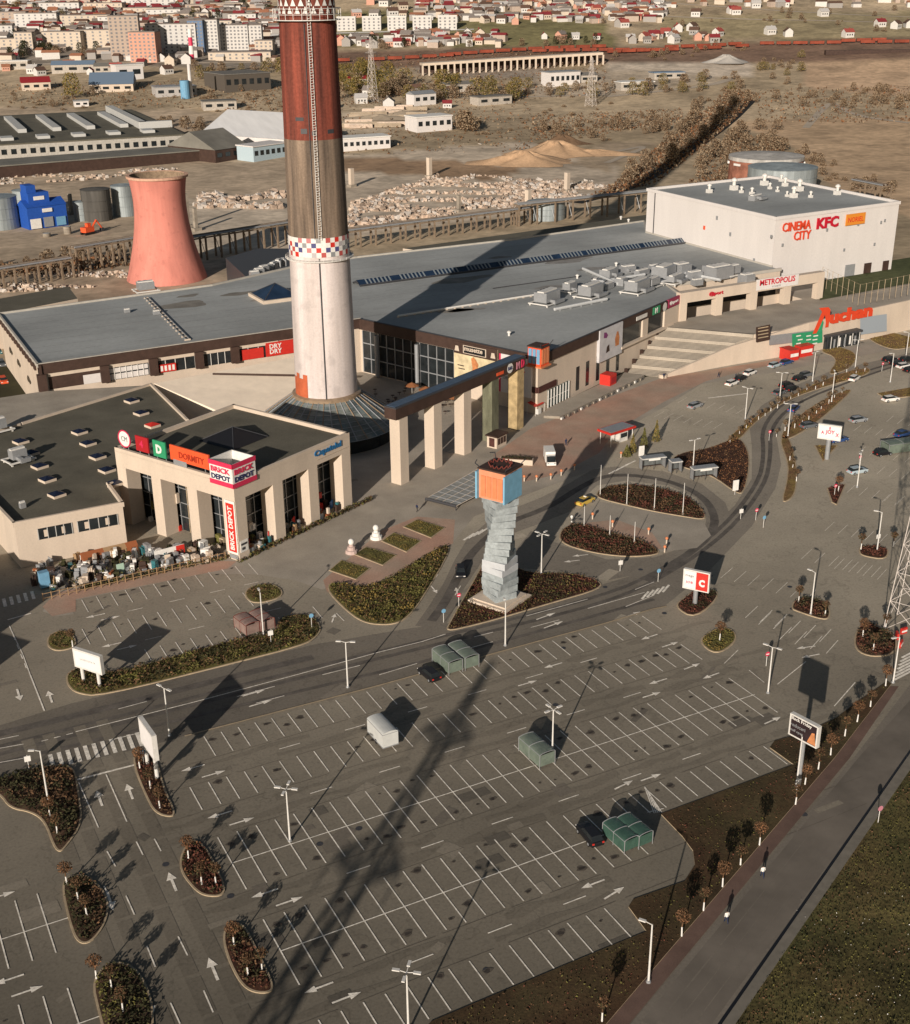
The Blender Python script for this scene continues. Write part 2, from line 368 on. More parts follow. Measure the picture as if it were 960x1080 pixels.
# pedestrian paving
sheet('pavement', P2([(60, 622), (75, 615), (240, 588), (262, 590), (420, 500), (600, 430), (700, 396), (960, 350), (960, 366), (860, 384), (800, 396), (740, 405), (700, 430), (640, 462), (640, 490), (560, 520), (500, 545), (478, 572), (340, 622), (310, 612), (270, 606), (215, 605), (75, 634), (78, 648), (60, 650), (45, 645)]), .020, PAVE)
sheet('pavement', P2([(560, 452), (640, 420), (700, 398), (790, 384), (850, 374), (850, 378), (790, 390), (745, 402), (700, 424), (665, 445), (645, 460), (632, 478), (590, 500), (545, 510), (520, 480)]), .026, BRICKP)
sheet('pavement', P2([(341, 612), (402, 560), (440, 545), (480, 548), (478, 573), (440, 592), (392, 621), (345, 625)]), .026, BRICKP)
sheet('pavement', P2([(45, 640), (60, 625), (230, 592), (250, 592), (240, 600), (80, 632), (80, 645), (55, 650)]), .026, BRICKP)
sheet('pavement', P2([(600, 548), (625, 528), (742, 550), (750, 565), (735, 578), (697, 582), (660, 566), (610, 550)]), .020, PAVE)
sheet('pavement', P2([(615, 552), (650, 548), (688, 562), (700, 580), (690, 578), (650, 564)]), .026, BRICKP)
sheet('plaza', P2([(300, 470), (380, 340), (560, 380), (590, 432), (500, 480), (420, 512), (380, 535)]), .015, PAVE)
# footway, kerb and road on the right
sheet('road', P2([(560, 1180), (665, 1080), (900, 800), (960, 722), (1060, 600), (1120, 640), (958, 800), (757, 1080), (690, 1180)]), .006, mat('asphalt_bypass', (.19, .165, .135), .9, var=.16, scale=.08, fine=.12, fscale=3))
sheet('footway', P2([(530, 1180), (640, 1080), (880, 800), (938, 724), (948, 724), (896, 800), (664, 1080), (560, 1180)]), .03, mat('red_footway', (.15, .095, .075), .9, var=.2, scale=.3, fine=.1))
for k, off in enumerate((.2, .42, .63, .84)):
    strip('tyre_track', [(665+92*off, 1080), (900+58*off, 800), (975+60*off, 715)], 1.3, .016+k*.001, mat('bypass_rut', (.168, .145, .12), .9, var=.22, scale=.15))
sheet('gutter', P2([(748, 1090), (757, 1080), (953, 800), (1010, 720), (1013, 720), (956, 801), (762, 1080), (752, 1090)]), .020, BLACK)
b = MB(); b.prism(P2([(752, 1100), (762, 1080), (955, 802), (1020, 712), (1030, 712), (967, 802), (776, 1080), (765, 1100)]), 0, .12, mat('pale_kerb', (.19, .17, .14), .9, var=.15, scale=.8)); b.build('kerb', kind='structure')
fieldp = P2([(765, 1100), (776, 1080), (967, 802), (1030, 712), (1500, 720), (1400, 1200), (760, 1250)])
sheet('field', fieldp, .05, FIELD)
b = MB(); scatter(b, P2([(776, 1080), (967, 806), (1000, 800), (1000, 1100), (780, 1100)]), 14, .11, .35, [L_OLIVE, L_DARK, L_GREEN, L_BROWN], .05); 
for _ in range(120):
    p = at(rnd.uniform(840, 960), rnd.uniform(930, 1080)); 
    if rnd.random() < .8: b.leaf((p.x, p.y, .2), .07, WHITE)
b.build('meadow_grass', kind='stuff', label='rough green brown grass of the field beside the lower right road')
verge = P2([(420, 1120), (455, 1078), (640, 1000), (682, 983), (663, 957), (668, 949), (722, 930), (733, 913), (731, 898), (720, 883), (697, 859), (837, 807), (812, 789), (817, 782), (850, 773), (883, 757), (905, 740), (936, 719), (940, 722), (880, 800), (640, 1080), (600, 1130)])
b = MB(); b.prism(verge, 0, .12, KERB, VERGE); b.flat(inset(verge, .22), .124, VERGE); b.build('verge', kind='structure')
b = MB(); scatter(b, inset(verge, .4), 5, .12, .18, [L_OLIVE, L_DARK, L_BROWN, L_RED], .12); b.build('verge_grass', kind='stuff', label='dark brown grass on the verge between car park and road')
# kerbed islands ------------------------------------------------------
islands = [
 ('hedge', [(343, 621), (352, 613), (392, 621), (440, 591), (469, 574), (476, 578), (467, 597), (450, 625), (437, 645), (423, 657), (405, 660), (382, 657), (362, 642)], LAWN, (13, .28, .75, [L_OLIVE, L_OLIVE, L_BROWN, L_DARK, L_YEL])),
 ('lawn', [(347, 602), (360, 591), (391, 600), (376, 612)], LAWN, (14, .14, .35, [L_OLIVE, L_YEL])), ('lawn', [(373, 585), (386, 577), (419, 586), (404, 597)], LAWN, (14, .14, .3, [L_DARK, L_OLIVE])),
 ('lawn', [(402, 571), (415, 562), (445, 571), (429, 583)], LAWN, (14, .14, .35, [L_OLIVE, L_YEL])), ('lawn', [(425, 556), (440, 548), (470, 557), (455, 568)], LAWN, (14, .14, .35, [L_OLIVE, L_YEL])),
 ('hedge', [(70, 722), (70, 710), (90, 701), (115, 711), (160, 699), (240, 677), (265, 671), (291, 667), (293, 654), (312, 647), (330, 650), (340, 662), (335, 672), (320, 681), (250, 699), (107, 735), (80, 732)], LAWN, (12, .28, .75, [L_OLIVE, L_BROWN, L_DARK])),
 ('hedge', [(49, 680), (51, 670), (66, 664), (78, 669), (82, 682), (66, 687), (55, 686)], LAWN, (10, .2, .4, [L_OLIVE, L_BROWN])),
 ('hedge', [(257, 629), (261, 620), (283, 615), (298, 621), (298, 631), (268, 638)], LAWN, (10, .22, .5, [L_OLIVE, L_BROWN])),
 ('hedge', [(-20, 830), (0, 838), (10, 853), (33, 857), (47, 867), (56, 893), (63, 900), (71, 893), (88, 868), (84, 838), (80, 812), (68, 806), (33, 810), (0, 822), (-20, 822)], SOIL, (14, .3, .9, [L_DARK, L_DARK, L_BROWN])),
 ('shrubs', [(140, 797), (143, 815), (153, 839), (163, 858), (181, 863), (186, 857), (174, 833), (168, 808), (160, 793), (147, 790)], SOILR, (12, .22, .6, [L_RED, L_DARK, L_BROWN])),
 ('shrubs', [(189, 905), (191, 922), (207, 941), (218, 946), (234, 946), (239, 937), (228, 912), (214, 889), (200, 885)], SOILR, (14, .26, .8, [L_RED, L_DARK, L_RUST])),
 ('shrubs', [(64, 933), (73, 975), (82, 996), (97, 995), (112, 975), (116, 952), (107, 935), (90, 922), (74, 924)], SOIL, (15, .28, .9, [L_DARK, L_DARK, L_BROWN])),
 ('shrubs', [(234, 988), (240, 1012), (253, 1038), (267, 1048), (287, 1048), (289, 1037), (272, 1003), (258, 974), (241, 973)], SOILR, (14, .26, .8, [L_RED, L_BROWN, L_DARK])),
 ('shrubs', [(96, 1035), (104, 1070), (115, 1110), (160, 1110), (163, 1075), (160, 1050), (148, 1026), (133, 1015), (114, 1016)], SOIL, (15, .28, .9, [L_DARK, L_DARK, L_OLIVE])),
 ('shrubs', [(710, 640), (722, 630), (737, 620), (764, 625), (734, 654)], SOILR, (12, .22, .5, [L_RED, L_DARK])),
 ('lawn', [(736, 677), (755, 692), (777, 678), (776, 666), (763, 661), (747, 667)], LAWN, (12, .2, .4, [L_OLIVE, L_YEL])),
 ('shrubs', [(834, 642), (837, 634), (847, 629), (873, 634), (877, 650), (870, 655), (840, 645)], SOILR, (12, .26, .7, [L_RED, L_BROWN, L_DARK])),
 ('shrubs', [(901, 668), (912, 654), (930, 664), (946, 671), (946, 690), (920, 694), (901, 686)], SOIL, (14, .28, .9, [L_DARK, L_BROWN, L_RED])),
 ('shrubs', [(872, 515), (892, 511), (883, 533), (877, 530)], SOILR, (10, .25, .6, [L_RED])),
 ('lawn', [(859, 470), (884, 470), (868, 487)], LAWNY, (6, .2, .3, [L_YEL])),
 ('shrubs', [(905, 582), (908, 575), (938, 577), (936, 591), (910, 587)], SOILR, (10, .25, .6, [L_BROWN, L_RED])),
 ('lawn', [(821, 463), (832, 458), (840, 487), (841, 507), (838, 525), (823, 532), (830, 507), (831, 488)], LAWNY, (3, .2, .4, [L_BROWN])),
 ('lawn', [(762, 466), (795, 440), (838, 415), (860, 405), (895, 391), (920, 388), (915, 396), (870, 408), (833, 421), (800, 442), (775, 470)], LAWNY, (5, .25, .5, [L_BROWN, L_RUST, L_YEL])),
 ('lawn', [(821, 460), (840, 440), (870, 420), (905, 407), (876, 434), (855, 451), (830, 465)], LAWNY, (5, .25, .5, [L_BROWN, L_RUST])),
 ('shrubs', [(705, 486), (720, 477), (745, 474), (767, 465), (780, 463), (786, 468), (791, 482), (790, 500), (785, 520), (777, 521), (750, 501), (722, 494)], SOILR, (4, .22, .3, [L_RUST, L_BROWN])),
 ('shrubs', [(627, 522), (636, 514), (660, 511), (685, 513), (710, 518), (731, 527), (743, 539), (745, 549), (720, 545), (690, 540), (660, 533), (635, 527)], SOILR, (13, .28, .6, [L_RED, L_DARK, L_BROWN])),
 ('shrubs', [(590, 573), (590, 559), (610, 551), (635, 559), (660, 566), (680, 571), (697, 581), (692, 586), (660, 588), (622, 583)], SOILR, (13, .28, .6, [L_RED, L_DARK, L_BROWN])),
 ('shrubs', [(469, 667), (475, 655), (495, 620), (512, 590), (540, 596), (560, 605), (600, 604), (632, 612), (636, 621), (580, 637), (530, 652), (500, 660)], SOILR, (11, .22, .5, [L_RED, L_OLIVE, L_BROWN, L_DARK])),
 ('lawn', [(870, 398), (900, 388), (905, 372), (880, 365), (862, 370), (885, 378)], LAWNY, (3, .2, .3, [L_YEL])),
 ('lawn', [(912, 355), (930, 349), (950, 353), (975, 360), (950, 370), (930, 366)], LAWNY, (3, .2, .3, [L_YEL])),
 ('lawn', [(925, 415), (965, 408), (965, 418), (935, 421)], LAWNY, (3, .2, .3, [L_YEL])),
]
isl = []
for nm, pts, top, (dn, sz, hh, ms) in islands:
    poly = smooth_poly(P2(pts), 2 if len(pts) > 4 else 0); dn *= 1.7; sz *= .74; isl.append(poly)
    b = MB(); b.prism(poly, 0, .13, KERB); b.flat(inset(poly, .22), .134, top); b.build('traffic_island', kind='structure')
    b = MB(); scatter(b, inset(poly, .3), dn, sz, hh, ms, .13)
    if b.f: b.build('ground_cover' if nm != 'hedge' else 'hedge', kind='stuff', label={'hedge': 'low clipped hedge planting filling a kerbed island', 'lawn': 'dry grass tufts on a small kerbed lawn', 'shrubs': 'dark reddish low shrubs filling a kerbed island'}[nm])
# ------------------------------------------------------------------ markings
mk = MB(); ZM = .045
def line(a, b, wd=.15, m=PAINT):
    global ZM
    ZM += .00002
    a, b = Vector((a[0], a[1])), Vector((b[0], b[1])); d = (b-a).normalized(); n = Vector((-d.y, d.x))*wd/2
    mk.quad((*(a-n), ZM), (*(b-n), ZM), (*(b+n), ZM), (*(a+n), ZM), m)
def pl(x1, y1, x2, y2, wd=.15): a = at(x1, y1); b = at(x2, y2); line((a.x, a.y), (b.x, b.y), wd)
def arrow(x, y, ang, L=3.2, k=1.0):
    d = Vector((cos(ang), sin(ang))); n = Vector((-d.y, d.x)); c = Vector((x, y))
    line(c-d*L/2, c+d*L*.1, .24*k)
    global ZM
    ZM += .00002
    a = c+d*L*.1-n*.46*k; b2 = c+d*L*.1+n*.46*k; t = c+d*L/2
    mk.add([(*a, ZM), (*t, ZM), (*b2, ZM)], [(0, 1, 2)], PAINT)
S = 2.43; x0 = 30.9
def xs_(a, b, base=30.9):
    k = math.ceil((a-base)/S); out = []
    while base+k*S <= b: out.append(base+k*S); k += 1
    return out
for x in xs_(36, 111, 36.0): line((x, 139.3), (x, 144.5))
for x in xs_(30.8, 109.6): line((x, 128.7), (x, 134.0)); line((x, 111.9), (x, 122.5))
line((30.9, 117.1), (109, 117.1))
for x in xs_(30.8, 76.5): line((x, 95.3), (x, 106.3))
line((30.9, 100.8), (76, 100.8))
for x in xs_(77, 104): line((x, 101.6), (x, 106.3))
for x in xs_(28, 66.5, 43.0): line((x, 84.9), (x, 90.0))
for x in xs_(-30, 10, 9.7): line((x, 111.9), (x, 122.5)); line((x, 95.4), (x, 106.2))
for x in xs_(-30, 5, 4.8): line((x, 128.6), (x, 134))
line((-30, 116.8), (14, 116.8)); line((-30, 100.8), (12, 100.8))
for y, a, b, ars in ((136.7, 44, 100, ((88, pi), (82, 0))), (125.4, 44, 96, ((99, pi), (96, 0))), (109.0, 42, 92, ((84, 0),)), (92.7, 42, 64, ((66, pi),))):
    x = a
    while x < b: line((x, y), (x+3, y)); x += 9.6
    arrow(32.5, y+1.3, pi); arrow(34.5, y-1.3, 0)
    for ax, aa in ars: arrow(ax, y+(1.3 if aa else -1.3), aa)
for y in (125.4, 109, 92.7): arrow(4.5, y+1.3, pi); arrow(6, y-1.3, 0)
# entrance lanes
for a in [(83, 825, 104, 873), (112, 817, 134, 867), (163, 885, 170, 898), (113, 898, 122, 914), (144, 888, 151, 902), (133, 945, 142, 965), (188, 988, 198, 1008), (155, 998, 164, 1020), (215, 1045, 225, 1068), (180, 1058, 190, 1080), (110, 935, 116, 948)]: pl(*a)
for px, py, dn in [(105, 842, 0), (137, 835, 0), (182, 930, 0), (116, 950, 1), (225, 1022, 0), (157, 1060, 1), (53, 735, 0), (20, 733, 1)]:
    g = at(px, py); arrow(g.x, g.y, radians(88)+(pi if dn else 0), 3.6, 1.3)
pl(80, 823, 142, 807, .35)
for i in range(11):
    t = i/10; a = at(57+93*t, 811-24*t); line((a.x, a.y), (a.x+.2, a.y+3.6), .55)
for i in range(5): a = at(6+i*7.5, 640-i*2); line((a.x, a.y), (a.x+.2, a.y+3.2), .55)
pl(8, 654, 33, 647, .3); pl(12, 665, 24, 690); pl(24, 690, 32, 712, .15); pl(32, 712, 47, 750, .2)
for i in range(5): pl(10+i*4, 660+i*10, 12+i*4, 665+i*10)
# main road lines
for seg, wd in (([(80, 772), (200, 742), (320, 710), (400, 688), (445, 677), (470, 669)], .16), ([(-20, 808), (25, 800)], .15), ([(-20, 784), (20, 776)], .15), ([(-20, 793), (25, 785)], .15)):
    for i in range(len(seg)-1): pl(*seg[i], *seg[i+1], wd)
for i in range(3): pl(44+i*13, 782-i*3.4, 51+i*13, 780.2-i*3.4)
for a in [(125, 748, 155, 740), (250, 735, 290, 724), (340, 712, 380, 702), (400, 712, 440, 700), (500, 672, 520, 667), (120, 780, 160, 770), (560, 662, 590, 654), (480, 688, 520, 677), (270, 742, 300, 734), (555, 650, 620, 632), (620, 642, 680, 625), (690, 614, 670, 622), (560, 640, 600, 629), (660, 640, 690, 628)]: pl(*a)
g = at(576, 650); arrow(g.x, g.y, radians(8), 4); g = at(584, 659); arrow(g.x, g.y, radians(8), 4); g = at(268, 731); arrow(g.x, g.y, radians(2), 3.5); g = at(275, 742); arrow(g.x, g.y, radians(2), 3.5)
for i in range(5):     # crossing by the double billboard
    a = at(677+i*5.5, 632-i*1.8); line((a.x, a.y), (a.x+2.6, a.y+1.7), .4)
for i in range(4): a = at(489+i*5, 570-i*2); line((a.x, a.y), (a.x+3.2, a.y+1.8), .45)
for i in range(5): a = at(642+i*4.5, 500-i*2.3); line((a.x, a.y), (a.x+3.4, a.y+1.2), .4)
for i in range(7): a = at(747+i*5, 420-i*.6); line((a.x, a.y), (a.x+3, a.y-.6), .5)
for i in range(7): a = at(942+i*1.5, 718-i*4.0); line((a.x, a.y), (a.x+5, a.y+.8), .4)
for i in range(4): a = at(700+i*.1, 500); 
for a in [(330, 640, 340, 652), (355, 647, 363, 655), (455, 615, 462, 606), (480, 628, 486, 618)]: pl(*a)
for px, py, aa in [(352, 652, 1.0), (458, 622, 4.6), (482, 624, 1.2), (603, 592, 2.9), (612, 586, 2.9), (668, 648, .1)]:
    g = at(px, py); arrow(g.x, g.y, aa, 3)
# left upper car park
for x in xs_(28, 60, 30.3): line((x, 189.1), (x, 194.2)); 
for x in xs_(28, 58, 28.1): line((x, 178.1), (x, 183.7))
for x in xs_(34, 61, 37.6): line((x, 168.2), (x, 172.4))
for y in (186.3, 175.3): 
    arrow(31, y+1, pi); arrow(33, y-1, 0)
    for x in (36, 43, 50, 56): line((x, y), (x+2.6, y))
# rotated lots on the right
def ray_row(px, py, n, L=5, step=2.5, flip=1, wd=.11):
    g = at(px, py); 
    for i in range(n):
        a = g-V2*i*step*flip; line((a.x, a.y), (a.x+U2.x*L, a.y+U2.y*L), wd)
ray_row(800, 659, 5); ray_row(822, 675, 4); ray_row(764, 700, 1); ray_row(786, 652, 3, 5)
for px, py, n in ((905, 478, 9), (925, 500, 8), (893, 520, 8), (760, 610, 7), (845, 590, 6), (870, 560, 6), (900, 455, 6), (935, 445, 6), (880, 600, 5), (930, 530, 6), (690, 440, 7), (715, 425, 7)): ray_row(px, py, n, 5, 2.5, 1, .08)
pl(820, 722, 850, 698, .15); pl(790, 707, 806, 720, .12); pl(880, 745, 902, 720, .15)
for px, py, aa in [(850, 683, 2.9), (855, 692, 3.0), (815, 760, .1), (648, 942, .2), (658, 828, .15), (730, 703, .1), (750, 713, 3.2), (685, 672, 3.2), (707, 680, .05)]:
    g = at(px, py); arrow(g.x, g.y, aa, 3.2)
for i in range(5): pl(680+i*3.4, 830+i*5.6, 690+i*2, 858-i*.3, .12)
pl(680, 830, 698, 857); pl(683, 857, 700, 853)
mk.build('road_markings', kind='structure')
sb_ = MB(); st1 = mat('oil_stain_edge', (.105, .088, .07), .85, var=.25, scale=1.5); st2 = mat('oil_stain', (.05, .042, .036), .7, var=.3, scale=1.5)
def stain(x, y, r):
    for k, (rr, m_) in enumerate(((r, st1), (r*.62, st2))):
        n = 11; a0 = rnd.random()*6; sb_.add([(x+rr*(1+.35*sin(3*t+a0)+.2*rnd.random())*cos(t), y+.8*rr*(1+.3*sin(2*t+a0))*sin(t), .039+.002*k) for t in [2*pi*i/n for i in range(n)]], [tuple(range(n))], m_)
for y, a_, b_, bs in ((143.2, 36, 110, 36), (132.6, 30.9, 109, 30.9), (121.2, 30.9, 108, 30.9), (113.4, 30.9, 108, 30.9), (104.8, 30.9, 100, 30.9), (96.8, 30.9, 76, 30.9), (88.6, 43, 66, 43), (193, 28, 58, 30.3), (182.3, 28, 57, 28.1), (171.2, 35, 60, 37.6), (121.2, -20, 8, 9.7), (113.4, -20, 8, 9.7), (104.8, -20, 8, 9.7)):
    for x in xs_(a_, b_, bs+S/2):
        if rnd.random() < .6: stain(x+rnd.gauss(0, .3), y+rnd.gauss(0, .6), rnd.uniform(.15, .6))
seam = mat('paving_joint', (.13, .112, .09), .9, var=.2)
for y in (139.0, 134.3, 128.3, 122.9, 111.5, 106.7, 95.0, 90.4): 
    x = 26.0
    while x < 108:
        L_ = rnd.uniform(3, 14); x2 = min(108, x+L_); dy = rnd.uniform(-.06, .06); sb_.quad((x, y+dy-.035, .03), (x2, y-dy-.035, .03), (x2, y-dy+.035, .03), (x, y+dy+.035, .03), seam); x = x2+rnd.uniform(0, 3)
sb_.build('oil_stains', kind='structure')
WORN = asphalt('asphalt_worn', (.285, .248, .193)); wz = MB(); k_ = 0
for y in (138.0, 135.5, 126.8, 124.2, 110.3, 107.8, 94.0, 91.4):
    x = 24
    while x < (110 if y > 100 else 68):
        L_ = rnd.uniform(8, 26); n = 8; w0 = rnd.uniform(.5, 1.0); up_ = [(x+L_*i/n, y+w0*(.6+.4*sin(i*1.3+y))) for i in range(n+1)]; dn_ = [(x+L_*i/n, y-w0*(.6+.4*sin(i*1.7+y))) for i in range(n+1)]
        k_ += 1; z_ = .018+.0004*(k_ % 5)
        for i in range(n): wz.quad((*dn_[i], z_), (*dn_[i+1], z_), (*up_[i+1], z_), (*up_[i], z_), WORN)
        x += L_+rnd.uniform(1, 7)
for x in (14.5, 17.3, 21.5, 24.6): 
    for i in range(12): y0_ = 84+i*6; wz.quad((x-.8, y0_, .021), (x+.8, y0_, .021), (x+.8, y0_+5.4, .021), (x-.8, y0_+5.4, .021), WORN)
wz.build('worn_lanes', kind='structure')
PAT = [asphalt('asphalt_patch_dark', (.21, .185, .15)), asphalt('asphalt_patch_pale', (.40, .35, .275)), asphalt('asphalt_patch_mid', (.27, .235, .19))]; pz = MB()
for i in range(70):
    g = at(rnd.uniform(0, 940), rnd.uniform(430, 1060)); w_, h_, r_ = rnd.uniform(.8, 5), rnd.uniform(.6, 2.6), rnd.choice([0, 0, A2])
    if g.y < 150 and g.x > 112: continue
    z_ = .0225+.0001*i; cr_, sr_ = cos(r_), sin(r_); pz.add([(g.x+x*cr_-y*sr_, g.y+x*sr_+y*cr_, z_) for x, y in ((-w_/2, -h_/2), (w_/2, -h_/2*.9), (w_/2*.95, h_/2), (-w_/2, h_/2))], [(0, 1, 2, 3)], PAT[i % 3])
for i in range(16):
    g = at(rnd.uniform(60, 900), rnd.uniform(600, 1040)); n = 12; pz.add([(g.x+.42*cos(2*pi*k/n), g.y+.42*sin(2*pi*k/n), .032+.0001*i) for k in range(n)], [tuple(range(n))], METALD)
pz.build('asphalt_repairs', kind='structure')
# yellowish kerb along the south edge of the main road
k = strip(None, [(195, 777), (400, 723.5), (560, 679), (640, 657.5), (688, 643), (703, 640)], .28, .12, KERB); k.build('kerb', kind='structure')
kk = MB()
# ================================================================== BUILDINGS
def facade_strip(mb, a, b, z0, z1, out, m):            # thin panel hung `out` metres in front of the wall a-b
    a = Vector((a[0], a[1], 0)); b = Vector((b[0], b[1], 0)); d = (b-a).normalized(); n = Vector((d.y, -d.x, 0))
    vs = []
    for k in (0, out):
        for q in (a, b):
            p = q+n*k; vs += [(p.x, p.y, z0), (p.x, p.y, z1)]
    mb.add(vs, [(4, 6, 7, 5), (0, 1, 3, 2), (0, 4, 5, 1), (2, 3, 7, 6), (1, 5, 7, 3), (0, 2, 6, 4)], m)
def along(a, b, t): return (a[0]+(b[0]-a[0])*t, a[1]+(b[1]-a[1])*t)
def parapet(mb, poly, z0, z1, m, wd=.35, seg=None):
    n = len(poly)
    for i in (seg if seg is not None else range(n)):
        a, b = Vector(poly[i]), Vector(poly[(i+1) % n]); c = (a+b)/2; d = b-a
        mb.box((c.x, c.y, z0), (d.length+wd*.98, wd, z1-z0), m, atan2(d.y, d.x))
# ---- annex with the roof deck
AP = [(23.6, 212), (42.5, 212), (42.5, 222.2), (47.5, 224.5), (73, 237), (66.3, 251.6), (66.4, 282), (43, 289.5), (20, 289), (20, 240)]
ann = thing('annex_building', 'low cream annex with square skylights on a dark roof, left of the columned shop', 'building', (23.6, 212, 0))
def L(pts, o=(23.6, 212)): return [(p[0]-o[0], p[1]-o[1]) for p in pts]
o2 = (23.6, 212)
b = MB(); b.prism(L(AP), 0, 8.0, CREAM, ROOFD); b.build('wall', ann)
b = MB(); parapet(b, L(AP), 7.9, 8.8, CREAM, .5, [0, 1, 2, 3, 9]); b.flat(L([(35, 267.5), (66.2, 281.5), (43, 289.4), (24, 289), (20.5, 262)]), 8.06, PAVE)
a_, b_ = L([(34.5, 267.4), (66.2, 281.7)]); c_ = ((a_[0]+b_[0])/2, (a_[1]+b_[1])/2); b.box((*c_, 8), (34.5, .5, .5), CREAM, atan2(b_[1]-a_[1], b_[0]-a_[0]))
a_, b_ = L([(66.3, 251.6), (66.4, 282)]); b.box(((a_[0]+b_[0])/2, (a_[1]+b_[1])/2, 8), (.5, 30, .6), CREAM, 0)
a_, b_ = L([(34.5, 267.4), (22, 262)]); b.box(((a_[0]+b_[0])/2, (a_[1]+b_[1])/2, 8), (13, .5, .5), CREAM, atan2(b_[1]-a_[1], b_[0]-a_[0]))
b.build('parapet', ann)
for k, (x0_, x1_) in enumerate(((27.3, 33.2), (34.2, 41.3))):
    wv = MB(); wv.box(((x0_+x1_)/2-23.6, -.03, 4.6), (x1_-x0_, .08, 2.1), GLASS)
    for t in (0, .28, .52, .76, 1): wv.box((x0_+(x1_-x0_)*t-23.6, -.09, 4.6), (.14, .12, 2.1), FRAMEG)
    for t in (.1, .62): wv.box((x0_+(x1_-x0_)*(t+.12)-23.6, -.08, 5.0), ((x1_-x0_)*.1, .03, 1.3), CREAM)
    wo = wv.build('window', ann)
sk_px = [(22, 466), (33, 478), (42, 492), (50, 506), (60, 522), (84, 456), (93, 468), (103, 482), (113, 496), (122, 510), (139, 423), (149, 436), (161, 449), (135, 410)]
proto = thing('roof_skylight', 'x', 'skylight', (0, 0, 0), 0, 'square skylights on the annex roof')
b = MB(); b.box((0, 0, 0), (2.5, 2.5, .5), CREAM); b.build('upstand', proto)
b = MB(); s_ = 1.24
b.add([(-s_, -s_, .51), (s_, -s_, .55), (s_, s_, .55), (-s_, s_, .55), (0, 0, 1.05)], [(0, 1, 4), (1, 2, 4), (2, 3, 4), (3, 0, 4)], mat('smoked_dome', (.012, .016, .035), .25, var=.2)); b.build('dome', proto); reg(proto)
for i, (px, py) in enumerate(sk_px[:13]):
    g = at(px, py, 8.2); lab = 'square dark domed skylight, %s %s on the annex roof' % (ORD[i % 5], 'in the left row' if i < 5 else 'in the middle row' if i < 10 else 'in the far right row')
    if i == 0: proto.location = (g.x, g.y, 8); proto.rotation_euler.z = radians(20); proto['label'] = lab
    else: dup(proto, (g.x, g.y, 8), radians(20), lab, swap={'dome': {MATS['smoked_dome']: RED}} if i == 12 else None)
    if i == 12: bpy.data.objects[-1] if False else None
def hvac(name, label, loc, rot, s=(6, 3, 2.2), duct=True, frame=True, group='rooftop air units of the mall'):
    t = thing(name, label, 'air unit', loc, rot, group)
    h0 = .9 if frame else .1
    b = MB(); b.box((0, 0, h0), s, METALG); b.box((0, 0, h0+s[2]), (s[0]*.96, s[1]*.5, .3), METALW); b.build('casing', t)
    b = MB()
    for k in range(int(s[0]/1.6)):
        b.lathe([(.55, 0), (.55, .25), (.4, .25), (.4, .1)], METALD, 12, (-s[0]/2+.9+k*1.6, s[1]*.25, h0+s[2]+.02))
    if b.f: b.build('fan', t)
    if frame:
        b = MB()
        for sy in (-1, 1): b.box((0, sy*(s[1]/2+.9), .45), (s[0]+2.4, .3, .3), METALW)
        for sx in (-1, 1): b.box((sx*(s[0]/2+.9), 0, .44), (.3, s[1]+2, .28), METALW)
        for sx in (-1, 1):
            for sy in (-1, 1): b.box((sx*(s[0]/2+.7), sy*(s[1]/2+.7), 0), (.3, .3, .6), METALW)
        b.build('support_frame', t)
    if duct:
        b = MB(); b.box((s[0]*.1, -s[1]*.5-1.3, .5), (s[0]*.7, .8, .8), METALG); b.box((-s[0]*.15, -s[1]*.5-.6, .8), (.8, 1.6, .7), METALG); b.build('duct', t)
    return t
g = at(20, 487, 8); hvac('air_handler', 'white air handling unit on legs at the left edge of the annex roof', (g.x, g.y, 8), .3, (3, 2, 1.8), True, True, None)
g = at(21, 540, 8); hvac('small_condenser', 'small white condenser unit in the annex roof corner', (g.x+.8, g.y+1.5, 8), .3, (1, .8, 1), False, False, None)
g = at(1, 455, 8); hvac('condenser', 'teal and white condenser cut by the left picture edge', (g.x, g.y, 8), .3, (2.2, 2, 2), False, True, None)
# ---- mall
MZ = 14.5
MP = [(43, 290.3), (106, 291.3), (124.4, 292), (146.6, 239.6), (212, 272), (216, 283.5), (258, 284), (258, 288), (258, 352), (270, 370), (212, 364), (155, 364), (133, 361), (103, 349), (43, 345)]
mall = thing('shopping_mall', 'long low shopping mall with a grey flat roof and brown parapet behind the chimney', 'building', (43, 290.3, 0))
def LM(pts): return [(p[0]-43, p[1]-290.3) for p in pts]
b = MB(); b.prism(LM(MP), 0, MZ-.5, CREAM, ROOFG); b.build('wall', mall)
b = MB(); parapet(b, LM(MP), MZ-.9, MZ, PARA, .5, [0, 1, 4, 5, 7, 8, 9, 10, 11, 12, 13, 14]); parapet(b, LM(MP), MZ-.9, MZ-.1, METALD, .4, [2, 3]); b.build('parapet', mall)
for q, z0, z1, o_ in (([(43, 290.3), (106, 291.3)], 11.9, 14.35, .5), ([(106, 291.3), (124.4, 292)], 11.9, 14.35, .5), ([(124.4, 292), (146.6, 239.6)], 11.6, 14.3, .5), ([(146.6, 239.6), (205.5, 268.8)], 12.0, 14.3, .5)):
    b = MB(); facade_strip(b, *LM(q), z0, z1, o_, BROWN); b.build('fascia', mall)
obm = mat('oxblood_band', (.075, .03, .025), .6, var=.2)
p = along((146.6, 239.6), (205.5, 268.8), .12)
for q in ([(146.6, 239.6), p], [(142.5, 249.3), (146.6, 239.6)]): b = MB(); facade_strip(b, *LM(q), 5.2, 6.6, .35, obm); b.build('band', mall)
